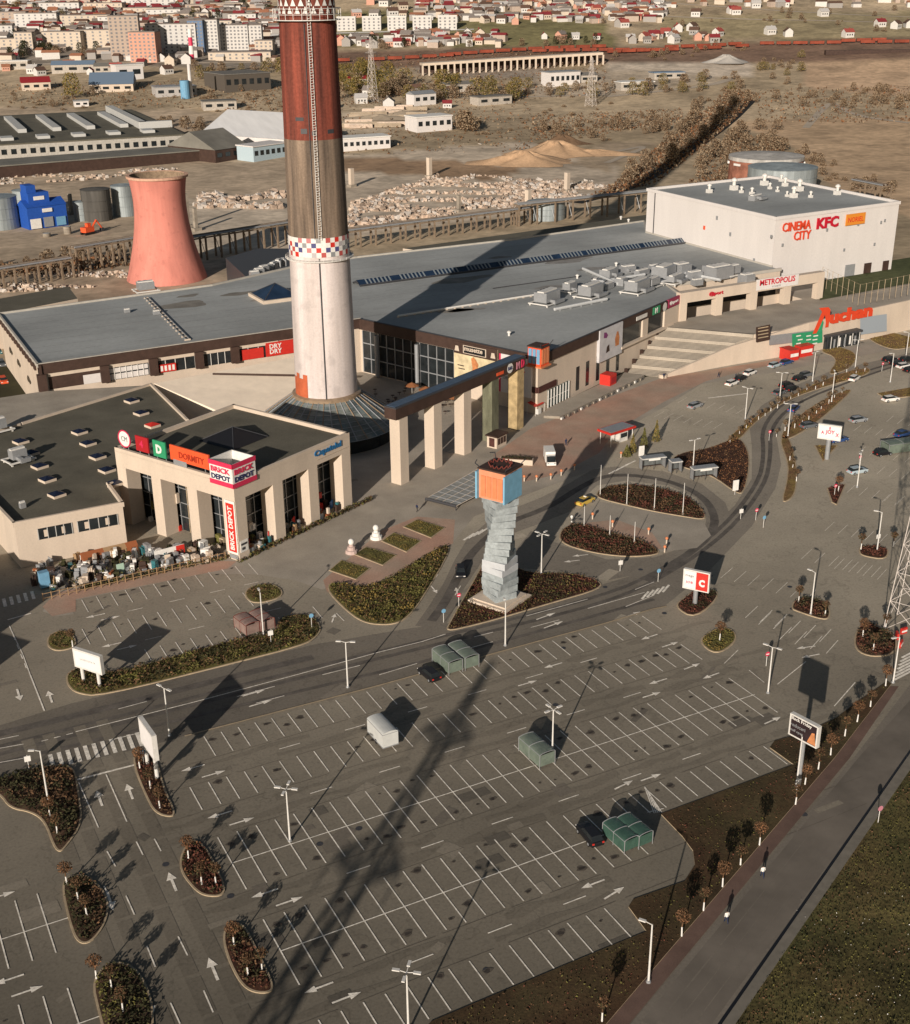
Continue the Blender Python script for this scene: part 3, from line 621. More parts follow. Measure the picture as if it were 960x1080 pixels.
for t in (.006, .235, .42, .60, .745): p = along((43, 290.3), (106, 291.3), t); b = MB(); b.box((p[0]-43, p[1]-290.3-.6, 7.9), (2.0, 1.4, 4.1), BROWN); b.build('pier', mall)
b = MB(); b.box((.3, .1, 7.9), (.6, 2, 6.3), BROWN); b.build('pier', mall)
for k in range(14): b = MB(); b.box((-.25, 3.5+k*3.7, 12.2), (.4, 1.8, 1.6), BROWN); b.build('vent_panel', mall)
sm = mat('roof_seam', (.20, .195, .19), .9, var=.3); sm2 = mat('roof_patch', (.27, .26, .245), .9, var=.25, scale=.3); sm3 = mat('roof_stain', (.22, .205, .18), .9, var=.3, scale=.2); b = MB()
for y in [294+k*6.1 for k in range(13)]:
    x = 44
    while x < 256:
        if rnd.random() < .8 and inside((x+4, y), MP) and inside((x, y), MP): b.quad((x-43, y-290.3, MZ-.49), (x-43+3.9, y-290.3, MZ-.49), (x-43+3.9, y-290.3+.14, MZ-.49), (x-43, y-290.3+.14, MZ-.49), sm)
        x += 4
for k in range(17):
    x, y = rnd.uniform(46, 250), rnd.uniform(250, 350)
    if inside((x, y), inset(MP, 6)):
        r = rnd.uniform(1.5, 5); n = 14; a0 = rnd.random()*6; b.add([(x-43+r*1.8*(1+.3*sin(2*t+a0))*cos(t), y-290.3+r*.7*(1+.3*sin(3*t+a0))*sin(t), MZ-.493+.0006*(k % 3)) for t in [2*pi*i/n for i in range(n)]], [tuple(range(n))], sm2 if k % 2 else sm3)
o_ = b.build('roof_seams', mall); o_['kind'] = 'stuff'
# shop windows on the deck side
wins = [(.03, .22, 'brown'), (.25, .405, 'lit'), (.43, .585, 'dark'), (.62, .735, 'dark'), (.76, .93, 'red')]
for k, (t0, t1, kind_) in enumerate(wins):
    a = along((43, 290.3), (106, 291.3), t0); c = along((43, 290.3), (106, 291.3), t1); wv = MB(); a, c = LM([a, c])
    facade_strip(wv, a, c, 8.0, 11.0, .12, GLASS if kind_ != 'brown' else BROWN); facade_strip(wv, a, c, 11.05, 11.85, .3, CREAM)
    n_ = 7 if kind_ == 'lit' else 4
    if kind_ == 'brown': facade_strip(wv, along(a, c, .66), c, 8, 10.2, .2, WHITEW)
    for i in range(n_+1):
        if kind_ != 'brown': p = along(a, c, i/n_); wv.box((p[0], p[1]-.2, 8), (.14, .12, 3.0), METALW)
    if kind_ == 'lit': facade_strip(wv, along(a, c, .03), along(a, c, .97), 8.1, 9.4, .14, WHITEW); facade_strip(wv, along(a, c, .03), along(a, c, .97), 9.7, 10.8, .14, WHITEW)
    wv.build('shop_window', mall)
b = MB(); p0, p1 = LM([along((43, 290.3), (106, 291.3), .735), along((43, 290.3), (106, 291.3), .995)]); facade_strip(b, along(p0, p1, .15), along(p0, p1, .5), 8.1, 10.7, .4, RED); facade_strip(b, along(p0, p1, .54), p1, 8.1, 11.6, .45, RED)
q = along(p0, p1, .60); text_mb(b, 'DRY\nDRY', (q[0], q[1]-.5, 8.7), (1, .016, 0), 2.5, WHITE, .05, 3.2, bold=.02); b.build('red_shop_sign', mall)
b = MB(); q = LM([along((43, 290.3), (106, 291.3), .437)])[0]; b.box((q[0]+2.4, q[1]-.5, 8.2), (4, .3, 1.9), RED)
for i in range(4): b.box((q[0]+.9+i*.95, q[1]-.68, 8.5), (.55, .06, 1.3), WHITE)
b.build('red_shop_sign', mall)
# court facade behind the beam
A, B = (124.4, 292), (146.6, 239.6); a, c = LM([A, B]); wv = MB()
facade_strip(wv, along(a, c, .02), along(a, c, .56), 0.3, 11.4, .15, GLASS)
for i in range(12): p = along(a, c, .02+.54*i/11); wv.box((p[0]-.25, p[1]-.1, .3), (.2, .2, 11.1), METALG, radians(-67))
for z in (4, 8): facade_strip(wv, along(a, c, .02), along(a, c, .56), z, z+.25, .25, METALG)
for t in (.12, .36): p = along(a, c, t); wv.lathe([(.55, 0), (.55, 11)], METALG, 10, (p[0]-1.2, p[1]-.6, .2))
wv.build('glass_front', mall)
b = MB(); p0, p1 = along(a, c, .565), along(a, c, .80); facade_strip(b, p0, p1, 4.2, 13.9, .7, mat('banner_cream', (.62, .52, .33), .7, var=.25, scale=.5)); facade_strip(b, p0, p1, 11.0, 13.92, .75, BROWN)
facade_strip(b, along(p0, p1, .22), along(p0, p1, .75), 11.4, 13.4, .82, CREAM); facade_strip(b, along(p0, p1, .24), along(p0, p1, .73), 11.55, 13.25, .85, BLACK)
D_ = Vector((B[0]-A[0], B[1]-A[1], 0)).normalized(); N_ = Vector((D_.y, -D_.x, 0))
def onf(t, z, out): p = along(a, c, t); return (p[0]+N_.x*out, p[1]+N_.y*out, z)
text_mb(b, 'musette', onf(.625, 12.1, .9), D_, 1.0, CREAM, .04, 5.6, bold=.02)
skin_ = mat('printed_figure', (.50, .20, .08), .8, var=.3, scale=1)
pf = [(.655, 4.6), (.668, 8), (.66, 10.4), (.672, 10.9), (.684, 10.4), (.70, 9.2), (.69, 7.4), (.695, 4.6)]
vs = [onf(t, z, .78) for t, z in pf]; b.add(vs, [tuple(range(len(vs)))], skin_)
for t, z in ((.585, 8), (.59, 7.2), (.74, 8.6), (.745, 7.8), (.74, 7)): b.add([onf(t, z, .76), onf(t+.035, z, .76), onf(t+.035, z+.25, .76), onf(t, z+.25, .76)], [(0, 1, 2, 3)], BROWN)
for t in (.57, .765): b.add([onf(t, 11.6, .8), onf(t+.025, 11.6, .8), onf(t+.02, 12.9, .8), onf(t+.005, 12.9, .8)], [(0, 1, 2, 3)], CREAM)
b.build('banner', mall)
b = MB(); p0, p1 = along(a, c, .81), along(a, c, .975); facade_strip(b, p0, p1, 3.8, 13.2, .7, WHITEW); facade_strip(b, p0, along(p0, p1, .05), 3.8, 13.2, .75, PINK)
text_mb(b, 'CEL MAI\nMIC PRET', onf(.835, 8.6, .78), D_, 3.1, PINK, .04, 6.2, bold=.02); text_mb(b, 'DIN ORAS', onf(.835, 7.2, .78), D_, .8, METALG, .03, 4.4); b.build('banner', mall)
# entrance front
A, B = (146.6, 239.6), (212, 272); a, c = LM([A, B]); D_ = Vector((B[0]-A[0], B[1]-A[1], 0)).normalized(); N_ = Vector((D_.y, -D_.x, 0))
b = MB(); facade_strip(b, along(a, c, .06), along(a, c, .19), .4, 4.8, .12, mat('green_glass', (.05, .08, .075), .2, var=.3))
for i in range(8): p = along(a, c, .06+.13*i/7); b.box((p[0]+.12, p[1]-.22, .4), (.14, .2, 4.4), METALW, A2)
facade_strip(b, along(a, c, .06), along(a, c, .19), 2.4, 2.55, .2, METALW); b.build('glass_front', mall)
for i, t in enumerate((.24, .305, .375, .445, .515)):
    b = MB(); facade_strip(b, along(a, c, t), along(a, c, t+.02), 1.2-.2*0, 7.2+i*.25, .07, GLASS); b.build('slit_window', mall)
b = MB(); facade_strip(b, along(a, c, .375), along(a, c, .535), 6.0, 14.2, .8, mat('banner_grey', (.52, .51, .52), .7, var=.12, scale=.6))
def onf(t, z, out): p = along(a, c, t); return (p[0]+N_.x*out, p[1]+N_.y*out, z)
for pf, m_ in (([(.485, 8.5), (.48, 10.5), (.492, 12.2), (.502, 12.2), (.512, 10.5), (.51, 8.5)], skin_), ([(.40, 12), (.402, 13.4), (.418, 13.2), (.43, 12.3), (.42, 11.7)], mat('plum', (.2, .05, .16), .6)), ([(.42, 7.8), (.425, 9.4), (.44, 9.8), (.445, 8.0)], BROWN)):
    vs = [onf(t, z, .84) for t, z in pf]; b.add(vs, [tuple(range(len(vs)))], m_)
b.build('banner', mall)
b = MB(); facade_strip(b, along(a, c, .55), along(a, c, .91), 7.4, 11.9, .06, GLASS); b.build('recess', mall)
for t in (.69, .86): 
    b = MB(); facade_strip(b, along(a, c, t), along(a, c, t+(.04 if t < .8 else .12)), 7.2, 12.0, .6, CREAM); b.build('pier', mall)
b = MB(); facade_strip(b, along(a, c, .53), along(a, c, .93), 6.9, 7.5, 1.0, CREAM); b.build('ledge', mall)
b = MB(); facade_strip(b, along(a, c, .64), along(a, c, .72), 12.6, 13.6, .62, METALW); b.build('shop_sign', mall)
b = MB(); facade_strip(b, along(a, c, .765), along(a, c, .82), 12.2, 14.2, .62, GREEN); text_mb(b, 'M', onf(.78, 12.5, .7), D_, 1.4, WHITE, .04, bold=.02); b.build('shop_sign', mall)
b = MB(); q = onf(.853, 13.2, .6); n = 20; vs = [(q[0]+D_.x*1.2*cos(i*2*pi/n)+N_.x*.15, q[1]+D_.y*1.2*cos(i*2*pi/n)+N_.y*.15, 13.2+1.2*sin(i*2*pi/n)) for i in range(n)]; b.add(vs, [tuple(range(n))], METALW); b.build('shop_sign', mall)
b = MB(); facade_strip(b, along(a, c, .885), along(a, c, .985), 12.2, 14.5, .62, mat('magenta_sign', (.30, .02, .07), .5)); text_mb(b, '@sport', onf(.895, 12.8, .7), D_, 1.2, WHITE, .04, 5); b.build('shop_sign', mall)
# corner box figure (orange and blue panels) above the entrance corner
cb = thing('corner_emblem', 'orange and blue panelled box emblem on the mall corner above the entrance', 'sign', (147.3, 240.6, MZ-2.6), A2)
b = MB(); b.box((0, 0, 0), (3.6, 3.6, 4.4), ORANGE); b.build('core', cb)
lo_ = mat('salmon_panel', (.62, .22, .10), .6, var=.1); lb_ = mat('sky_blue_panel', (.16, .34, .50), .6, var=.1)
for sx in (-1.1, 0, 1.1): b = MB(); b.box((sx, -1.9, .6), (.85, .15, 3.5), lo_); b.build('panel', cb); b = MB(); b.box((1.9, sx, .6), (.15, .85, 3.5), lb_); b.build('panel', cb); b = MB(); b.box((-1.9, sx, .6), (.15, .85, 3.5), lb_); b.build('panel', cb)
b = MB(); b.box((0, 0, -.3), (4.4, 4.4, .35), lo_); b.box((0, 0, 4.4), (4.0, 4.0, .3), BROWN); 
for s in (-1, 1): b.tube((s*1.8, -1.8, 4.6), (s*2.8, -2.2, 5.6), .1, METALD); b.tube((-1.5, -1.8, 5.0), (1.5, -1.8, 5.0), .08, ORANGE)
b.build('cornice', cb)
# roof skylight strip
sg = thing('roof_skylight_strip', 'long ribbed glass skylight running along the mall roof', 'skylight')
a, c = at(376, 299, MZ), at(719, 254, MZ); d = (c-a).normalized(); n = Vector((-d.y, d.x, 0)); Ls = (c-a).length
b = MB()
for s in (-1, 1): b.quad(a+n*s*2.2+Vector((0, 0, -.4)), c+n*s*2.2+Vector((0, 0, -.4)), c+Vector((0, 0, 1.0)), a+Vector((0, 0, 1.0)), GLASSB)
b.add([a+n*2.2, a-n*2.2, a+Vector((0, 0, 1))], [(0, 1, 2)], METALD); b.add([c+n*2.2, c-n*2.2, c+Vector((0, 0, 1))], [(0, 1, 2)], METALD); b.build('glass', sg)
b = MB(); k = 0
while k < Ls:
    q = a+d*k
    if int(k/1.6) % 7: 
        for s in (-1, 1): b.quad(q+n*s*2.25+Vector((0, 0, -.33)), q+d*.5+n*s*2.25+Vector((0, 0, -.33)), q+d*.5+Vector((0, 0, 1.06)), q+Vector((0, 0, 1.06)), mat('rib_pale', (.20, .23, .25), .35))
    k += 1.25
for s in (-1, 1): b.tube(a+n*s*2.4+Vector((0, 0, -.2)), c+n*s*2.4+Vector((0, 0, -.2)), .3, METALD, 4)
b.build('rib', sg)
# pyramid skylight + patches on left roof
def pyramid(label, px, py, z, r, h, rot, up=.5):
    g = at(px, py, z); t = thing('pyramid_skylight', label, 'skylight', (g.x, g.y, z-.5), rot)
    b = MB(); b.box((0, 0, 0), (2*r+1.4, 2*r+1.4, up), CREAM); b.build('upstand', t)
    b = MB(); b.add([(-r, -r, up), (r, -r, up), (r, r, up), (-r, r, up), (0, 0, up+h)], [(0, 1, 4), (1, 2, 4), (2, 3, 4), (3, 0, 4)], GLASSB); b.build('glass', t)
    b = MB()
    for sx, sy in ((-1, -1), (1, -1), (1, 1), (-1, 1)): b.tube((sx*r, sy*r, up), (0, 0, up+h), .12, METALD, 4)
    b.build('frame', t)
pyramid('dark blue glass pyramid skylight on the mall roof left of the chimney', 291, 312, MZ, 5.2, 3.2, .02, .9)
g = at(154, 306, MZ); hvac('air_unit', 'white box air unit on a frame on the left part of the mall roof', (g.x, g.y, MZ-.5), .02, (4.5, 3, 2), False, True)
g = at(134, 328, MZ); hvac('air_unit', 'small vent box beside the roof pipe, left part of the mall roof', (g.x, g.y, MZ-.5), .1, (1.4, 1, .8), False, False)
g = at(165, 330, MZ); hvac('air_unit', 'small vent box at the foot of the roof pipe', (g.x, g.y, MZ-.5), .1, (1.6, 1.2, .9), False, False)
b = MB(); a, c = at(153, 314, MZ-.2), at(196, 358, MZ-.2)
for s in (0, .9): b.tube((a.x+s, a.y, MZ-.15), (c.x+s, c.y, MZ-.15), .15, METALG, 5)
for i in range(16): p = a.lerp(c, i/15); b.box((p.x+.45, p.y, MZ-.48), (1.5, .25, .35), CREAM)
b.build('cable_tray', label='twin pipe run on blocks crossing the left mall roof', cat='pipe')
b = MB(); a, c = at(420, 334, MZ-.3), at(575, 310, MZ-.3); b.tube((a.x, a.y, MZ-.1), (c.x, c.y, MZ-.1), .3, METALW, 6)
for i in range(20): p = a.lerp(c, i/19); b.box((p.x, p.y, MZ-.48), (.5, .5, .3), CREAM)
b.build('roof_duct', label='pale straight duct running across the mall roof beside the chimney shadow', cat='pipe')
for i, (px, py, s_, dct, lab) in enumerate([(577, 318, (7, 4, 2.6), True, 'grey air unit on a white frame, leftmost of the row near the roof edge'), (623, 311, (7, 4, 2.6), True, 'grey air unit on a white frame, second of the row near the roof edge'), (672, 306, (7.5, 4, 2.6), True, 'grey air unit on a white frame, third of the row near the roof edge'),
    (642, 290, (5, 3.5, 2.2), True, 'low air unit with a slanting duct behind the second unit'), (700, 290, (6, 5, 3.2), False, 'pale tall air unit above the third framed unit'), (718, 287, (4, 5, 3), False, 'pale tall air unit right beside its twin'), (757, 291, (7, 6, 3.4), False, 'large white air unit behind the portal on the mall roof'), (732, 292, (4, 3, 2), False, 'grey air unit left of the large white one'), (787, 298, (3.5, 3.5, 2.8), False, 'grey box unit closest to the portal beam')]):
    g = at(px, py, MZ); hvac('air_unit', lab, (g.x, g.y, MZ-.5), A2 if i < 5 else .1, s_, dct, i < 3)
for i, (px, py, s_, r_) in enumerate([(601, 306, (4, 2.4, 1.8), A2), (640, 303, (5, 2, 1.5), A2), (655, 299, (3, 3, 2), A2), (688, 301, (5, 2.4, 1.8), A2), (662, 286, (4, 3, 2), 0), (677, 288, (5, 2, 1.4), .3), (712, 297, (6, 2.4, 1.6), A2), (735, 299, (3, 2, 1.6), 0), (748, 286, (4, 2, 1.5), 0), (772, 289, (4, 3, 2.2), .1), (628, 298, (3, 2, 1.5), .8), (690, 283, (3, 2, 1.4), 0)]):
    g = at(px, py, MZ); hvac('air_unit', 'pale small air unit packed between the larger ones near the roof edge', (g.x, g.y, MZ-.5), r_, s_, i % 2 == 0, i % 3 == 0, 'small air units between the larger ones')
rdm = simple((.52, .53, .53), .5, name='duct_pale')
for i, (p, q) in enumerate((((615, 284), (652, 300)), ((643, 296), (680, 290)), ((585, 327), (640, 316)), ((690, 300), (724, 292)), ((700, 284), (760, 296)))):
    p, q = at(*p, MZ), at(*q, MZ); b = MB(); b.tube((p.x, p.y, MZ+.2), (q.x, q.y, MZ+.2), .45, rdm, 6)
    for k in range(5): r_ = p.lerp(q, (k+.5)/5); b.box((r_.x, r_.y, MZ-.5), (.4, .4, .5), METALG)
    b.build('roof_duct', label='pale round duct, %s of those running between the roof air units' % ORD[i], cat='duct', group='ducts between the roof air units')
for i, (px, py) in enumerate([(537, 352), (650, 279), (655, 230), (663, 233), (340, 331), (609, 292)]):
    g = at(px, py, MZ); t = thing('roof_vent', 'small white capped roof vent, %s' % ['near the court edge of the roof', 'beyond the skylight strip end', 'left of the pair by the cinema', 'right of the pair by the cinema', 'beside the chimney', 'by the pipe run'][i], 'vent', (g.x, g.y, MZ-.5))
    b = MB(); b.lathe([(.3, 0), (.3, .8), (.55, .8), (.5, 1.1), (.1, 1.3)], METALW, 10); b.build('pipe', t)
a, c = at(520, 303, MZ), at(612, 290, MZ); b = MB(); b.tube((a.x, a.y, MZ-.3), (c.x, c.y, MZ-.3), .12, METALD, 5); b.build('roof_cable', label='thin dark pipe line on the mall roof left of the air units', cat='pipe')
# lower back roof strip
b = MB(); BP = P2([(425, 262), (520, 249), (600, 238), (685, 226), (688, 240), (600, 248), (500, 262), (470, 268)], 9); b.prism(BP, 0, 9, CREAM, ROOFD); bk = b.build('service_wing', label='low dark roofed wing along the back of the mall', cat='building')
b = MB(); BP2 = P2([(-40, 322), (72, 302), (82, 315), (0, 331), (-40, 336)], 10); b.prism(BP2, 0, 10, CREAM, ROOFD); b.build('service_wing', label='low grey roofed wing behind the left end of the mall', cat='building')
b = MB(); bp = P2([(238, 272), (272, 262), (307, 262), (307, 290), (262, 294)], 9); b.prism(bp, 0, 9, METALD); b.build('service_wing', label='dark blue walled plant yard behind the mall left of the chimney', cat='building')
for i in range(7):
    g = at(273+i*5, 291-i*2.2, 14.5); hvac('air_unit', 'white boxy plant unit, %s in the cluster left of the chimney' % ORD[i], (g.x, g.y+4, MZ-1.5+.2*(i % 3)), .2*i, (2.6, 2.2, 2.0), False, False, 'white plant units left of the chimney')
# ---- cinema
cin = thing('cinema_building', 'tall white cinema box with red lettering at the right end of the mall', 'building', (258, 288, 0))
b = MB(); CP = [(0, 0), (52, 2), (54, 66), (0, 64.5)]; b.prism(CP, 6, 28.2, WHITEW, ROOFG); b.build('wall', cin)
b = MB(); parapet(b, CP, 28.0, 29.0, WHITEW, .6); b.build('parapet', cin)
X_ = Vector((52, 2, 0)).normalized()
def cf(px, py): p = atp(px, py, (258, 287.7), (0.038, -1)); return (p.x-258, p.y-288-.05, p.z)
redl = mat('letters_red', (.65, .06, .02), .5); redk = mat('letters_crimson', (.50, .01, .03), .5)
b = MB(); p = cf(825, 245); q = cf(855, 240); text_mb(b, 'CINEMA', p, X_, 2.7, redl, .15, (q[0]-p[0]), bold=.012); b.build('lettering', cin)
b = MB(); p = cf(837, 254); q = cf(855, 250); text_mb(b, 'CITY', p, X_, 2.7, redl, .15, (q[0]-p[0]), bold=.012); b.build('lettering', cin)
b = MB(); p = cf(861, 242); q = cf(884, 238); text_mb(b, 'KFC', p, X_, 3.4, redk, .15, (q[0]-p[0]), bold=.04); b.build('lettering', cin)
b = MB(); p = cf(891, 238); q = cf(911, 235); wd = q[0]-p[0]; b.box((p[0]+wd/2, p[1]-.1, p[2]), (wd, .3, 3.4), mat('orange_sign', (.70, .25, .03), .5), .038); text_mb(b, 'NORIEL', (p[0]+.8, p[1]-.42, p[2]+.9), X_, 1.5, RED, .04, wd-1.6); b.build('shop_sign', cin)
for px, py, wdx, h_ in ((896, 285, 4.0, 3.6), (915, 281, 3.0, 3.2), (934, 279, 2.5, 3.0)):
    p = cf(px, py); b = MB(); b.box((p[0], p[1]-.05, 7.5), (wdx, .2, h_), METALG if px < 900 else BROWN); b.build('door', cin)
for px, py in ((813, 251), (825, 260), (872, 244), (905, 238), (929, 236), (933, 234), (890, 265), (922, 259)):
    p = cf(px, py); b = MB(); b.box((p[0], p[1]-.06, p[2]), (.7, .16, .9), METALG); b.build('wall_vent', cin)
for i, (dx, dy, zz, m_) in enumerate(((0, 20, 20, METALG), (0, 27, 24, METALG), (0, 33, 20, ORANGE), (0, 8, 14, METALG))): b = MB(); b.box((-.06, dy, zz), (.16, .9, 1.2), m_); b.build('wall_vent', cin)
b = MB(); b.box((-.12, 60, 14), (.2, .3, 14.2), METALD); b.build('downpipe', cin)
for i, (px, py, s_) in enumerate([(748, 201, 1), (774, 198, 1.3), (782, 201, .7), (793, 203, .8), (806, 193, 1.3), (812, 197, .7), (824, 189, .8), (828, 194, 1), (843, 199, 1.3), (837, 206, 1.2), (855, 206, .7), (883, 203, 1.1), (830, 205, .6), (820, 200, .6)]):
    g = at(px, py+2, 28.3); t = thing('roof_cowl', 'white roof exhaust cowl, %s from the left on the cinema roof' % ORD[i], 'vent', (g.x, g.y, 28.2), 0, 'exhaust cowls on the cinema roof')
    b = MB(); b.box((0, 0, 0), (1.6*s_, 1.6*s_, 1.2*s_), METALW); b.build('base', t); b = MB(); b.lathe([(.45*s_, 1.2*s_), (.45*s_, 2.2*s_), (.8*s_, 2.3*s_), (.7*s_, 2.8*s_), (.2*s_, 3.1*s_)], METALW, 10); b.build('cowl', t)
g = at(797, 211, 28.3); hvac('air_unit', 'cluster air unit on the cinema roof', (g.x, g.y, 28.2), .3, (5, 2.4, 1.6), True, False, None)
# ---- portal METROPOLIS on the raised terrace
pt = thing('portal_frame', 'long cream portal frame reading METROPOLIS on the raised terrace', 'portal', (212, 272, 7))
a, c = Vector((0, -.6, 0)), Vector((50.5, .4, 0)); d = (c-a).normalized(); Lp = (c-a).length
b = MB(); m_ = (a+c)/2; b.box((m_.x, m_.y, 5.2), (Lp+2.4, 2.0, 2.9), CREAM, atan2(d.y, d.x)); b.build('beam', pt)
for i in range(5):
    q = a.lerp(c, i/4); b = MB(); b.box((q.x, q.y, 0), (2.4, 2.0, 5.25), CREAM); b.build('column', pt)
b = MB(); b.box((24, 11.2, 0), (40, .2, 5), GLASS); b.build('back_glazing', pt)
b = MB(); b.box((33.5, -1.02, 5.6), (15.5, .24, 3.1), WHITEW); text_mb(b, 'METROPOLIS', (26.9, -1.17, 6.8), (1, 0, 0), 1.7, redk, .06, 13, bold=.02); text_mb(b, 'mall', (31.5, -1.17, 5.95), (1, 0, 0), .6, METALG, .05, 3); b.build('lettering', pt)
b = MB(); text_mb(b, '@port', (8.5, -1.75, 6.0), (1, .02, 0), 1.4, redk, .1, 5, bold=.02); b.build('lettering', pt)
# terrace, stair, retaining wall
TW = [(190.0, 248.6), (212, 249.2), (237.6, 248.4), (262, 250.5), (285, 252.5), (330, 256)]
TZ = [0.6, 5.2, 8.4, 8.8, 9, 9.2]
tr = thing('retaining_wall', 'curving cream retaining wall with shop signs below the raised terrace', 'wall', (190, 248.6, 0))
b = MB()
def LT(p, z): return (p[0]-190, p[1]-248.6, z)
for i in range(5):
    for dz in (0,):
        p, q = TW[i], TW[i+1]
        b.add([LT(p, 0), LT(q, 0), LT(q, TZ[i+1]), LT(p, TZ[i]), LT((p[0], p[1]+.7), 0), LT((q[0], q[1]+.7), 0), LT((q[0], q[1]+.7), TZ[i+1]), LT((p[0], p[1]+.7), TZ[i])], [(0, 1, 2, 3), (3, 2, 6, 7), (5, 4, 7, 6), (0, 3, 7, 4)], CREAM)
b.lathe([(1.1, 0), (1.1, .9)], CREAM, 12, (0, .4, 0)); b.build('wall', tr)
def wf(px, py, off=.1): p = atp(px, py, (237.6, 248.4), (.06, -1)); return Vector((p.x-190, p.y-248.6-off, p.z))
def wpanel(mb, pts, m, off=.1): vs = [wf(x, y, off) for x, y in pts]; mb.add(vs, [tuple(range(len(vs)))], m)
b = MB(); wpanel(b, [(797, 361), (812, 358), (812, 342), (797, 345)], BROWN, .15); 
for k in range(4): wpanel(b, [(799, 357-k*3.4), (810, 355-k*3.4), (810, 354-k*3.4), (799, 356-k*3.4)], KERB, .2)
b.build('poster', tr)
b = MB(); wpanel(b, [(811, 364), (867, 358), (867, 347), (811, 354)], METALG, .12); b.build('shop_window', tr)
b = MB(); wpanel(b, [(835, 366), (867, 361), (867, 348), (835, 352)], GREEN, .2)
for k in range(9): x_, y_ = 838+(k % 3)*9+rnd.random()*3, 363-(k//3)*4; wpanel(b, [(x_, y_), (x_+5, y_-.8), (x_+5, y_-2), (x_, y_-1.2)], WHITE, .26)
b.build('poster', tr)
b = MB(); wpanel(b, [(907, 353), (935, 349), (935, 331), (907, 335)], mat('grey_blue_panel', (.30, .34, .38), .6), .15); b.build('roller_shutter', tr)
tz = lambda x, y: 7.2
b = MB(); b.flat(P2([(700, 345), (722, 338), (862, 312), (885, 300), (905, 312), (845, 331), (775, 343)], 7.5), 7.45, PAVE)
tp = [(204, 268.3), (212, 272.5), (258, 273.5), (258, 288), (330, 291), (330, 256), (285, 252.8), (262, 251), (237.6, 249.1), (220, 249.8)]
b.v = []; b.f = []; b.mi = []; b.prism(tp, 0, 7.2, CREAM, PAVE); b.build('terrace', kind='structure')
# wide stepped ramp
st = thing('terrace_stair', 'wide shallow flight of steps with long landings up to the terrace', 'stairs', (186, 254, 0))
b = MB(); n_ = 5; bl, br, tl, tr_ = Vector((183.5, 256.5)), Vector((190.2, 249.2)), Vector((204, 268.5)), Vector((220.5, 249.9))
steps = 30
for i in range(steps):
    t0, t1 = i/steps, (i+1)/steps; z = 7.2*(math.floor(t1*5)/5*.55+t1*.45); 
    p0, p1, q0, q1 = bl.lerp(tl, t0), bl.lerp(tl, t1), br.lerp(tr_, t0), br.lerp(tr_, t1)
    b.prism([(p0.x-186, p0.y-254), (q0.x-186, q0.y-254), (q1.x-186, q1.y-254), (p1.x-186, p1.y-254)], 0, z, PAVE)
b.build('steps', st)
for i in range(5):
    p = bl.lerp(tl, (i+.1)/5); b = MB(); b.box((p.x-186, p.y-254, 7.2*i/5*.9), (.7, .7, 1.3+.3*i/5), BROWN); b.build('post', st)
# entrance terrace + kiosk lane in front of mall
pf = [(146.5, 236.5), (149.5, 234.2), (186, 251.5), (183, 256), (150, 240.5)]
b = MB(); b.prism(pf, 0, .6, CONC, PAVE); b.build('entrance_platform', kind='structure')
for i in range(14):
    t = i/13; p = (150+t*34, 233.2+t*16.3); th = thing('bike_rack', 'dark hoop bicycle rack, %s from the corner below the mall entrance' % ORD[i], 'bike rack', (p[0], p[1], 0), A2, 'hoop racks along the entrance platform')
    b = MB(); b.tube((-.5, 0, 0), (-.4, 0, 1.0), .06, METALD, 5); b.tube((-.4, 0, 1.0), (.4, 0, 1.0), .06, METALD, 5); b.tube((.4, 0, 1), (.5, 0, 0), .06, METALD, 5); b.box((0, .5, 0), (.9, .4, .5), CONC if i % 3 else WHITE); b.build('hoop', th)
# AUCHAN lettering standing on the wall
au = thing('rooftop_lettering', 'large red orange Auchan letters standing on the retaining wall', 'sign', (0, 0, 0))
b = MB(); p = atp(874, 343, (237.6, 248.0), (.06, -1)); q = atp(919, 333, (237.6, 248.0), (.06, -1)); X2 = (q-p).normalized(); X2.z = 0; au.location = (p.x, p.y, p.z)
wdt = (Vector((q.x, q.y))-Vector((p.x, p.y))).length
text_mb(b, 'uchan', (0, -.2, .3), (1, .06, 0), 3.7, redl, .2, wdt, bold=.045); b.build('letters', au)
b = MB(); 
def av(u_, z_): return (u_, -.3, z_)
b.add([av(-5.8, -1.6), av(-4.4, -1.6), av(-2.0, 3.2), av(-1.4, 1), av(-1.5, -.4), av(-.3, -.4), av(-.2, 4.4), av(-1.0, 5.2), av(-4.4, 5.4), av(-3.2, 4.2)], [(0, 1, 2, 9), (2, 3, 6, 7, 8, 9), (3, 4, 5, 6)], redl); b.add([av(-4.2, -1.6), av(-2.6, -1.6), av(-2.2, 1.2), av(-2.6, 1.8)], [(0, 1, 2, 3)], GREEN); b.build('bird_emblem', au)
en = thing('glass_vestibule', 'dark glass entrance vestibule standing out below the red lettering', 'entrance', (0, 0, 0)); p = atp(889, 366, (237.6, 246), (.06, -1)); g = at(889, 366); en.location = (g.x, g.y+1.5, 0)
b = MB(); b.box((0, 1.0, 0), (12.5, 5, 3.6), GLASS); b.build('glazing', en)
b = MB(); b.box((0, 1.0, 3.6), (13.2, 5.6, .5), METALD)
for i in range(10): b.box((-5.9+i*1.3, -1.55, 0), (.16, .14, 3.6), METALW if i % 2 else METALD)
b.build('frame', en)
b = MB()
for i in range(5): b.box((-3.4+i*1.9, -1.6, .3+.2*(i % 2)), (.6, .06, 2.4), WHITE if i % 2 else METALG)
b.build('poster', en)
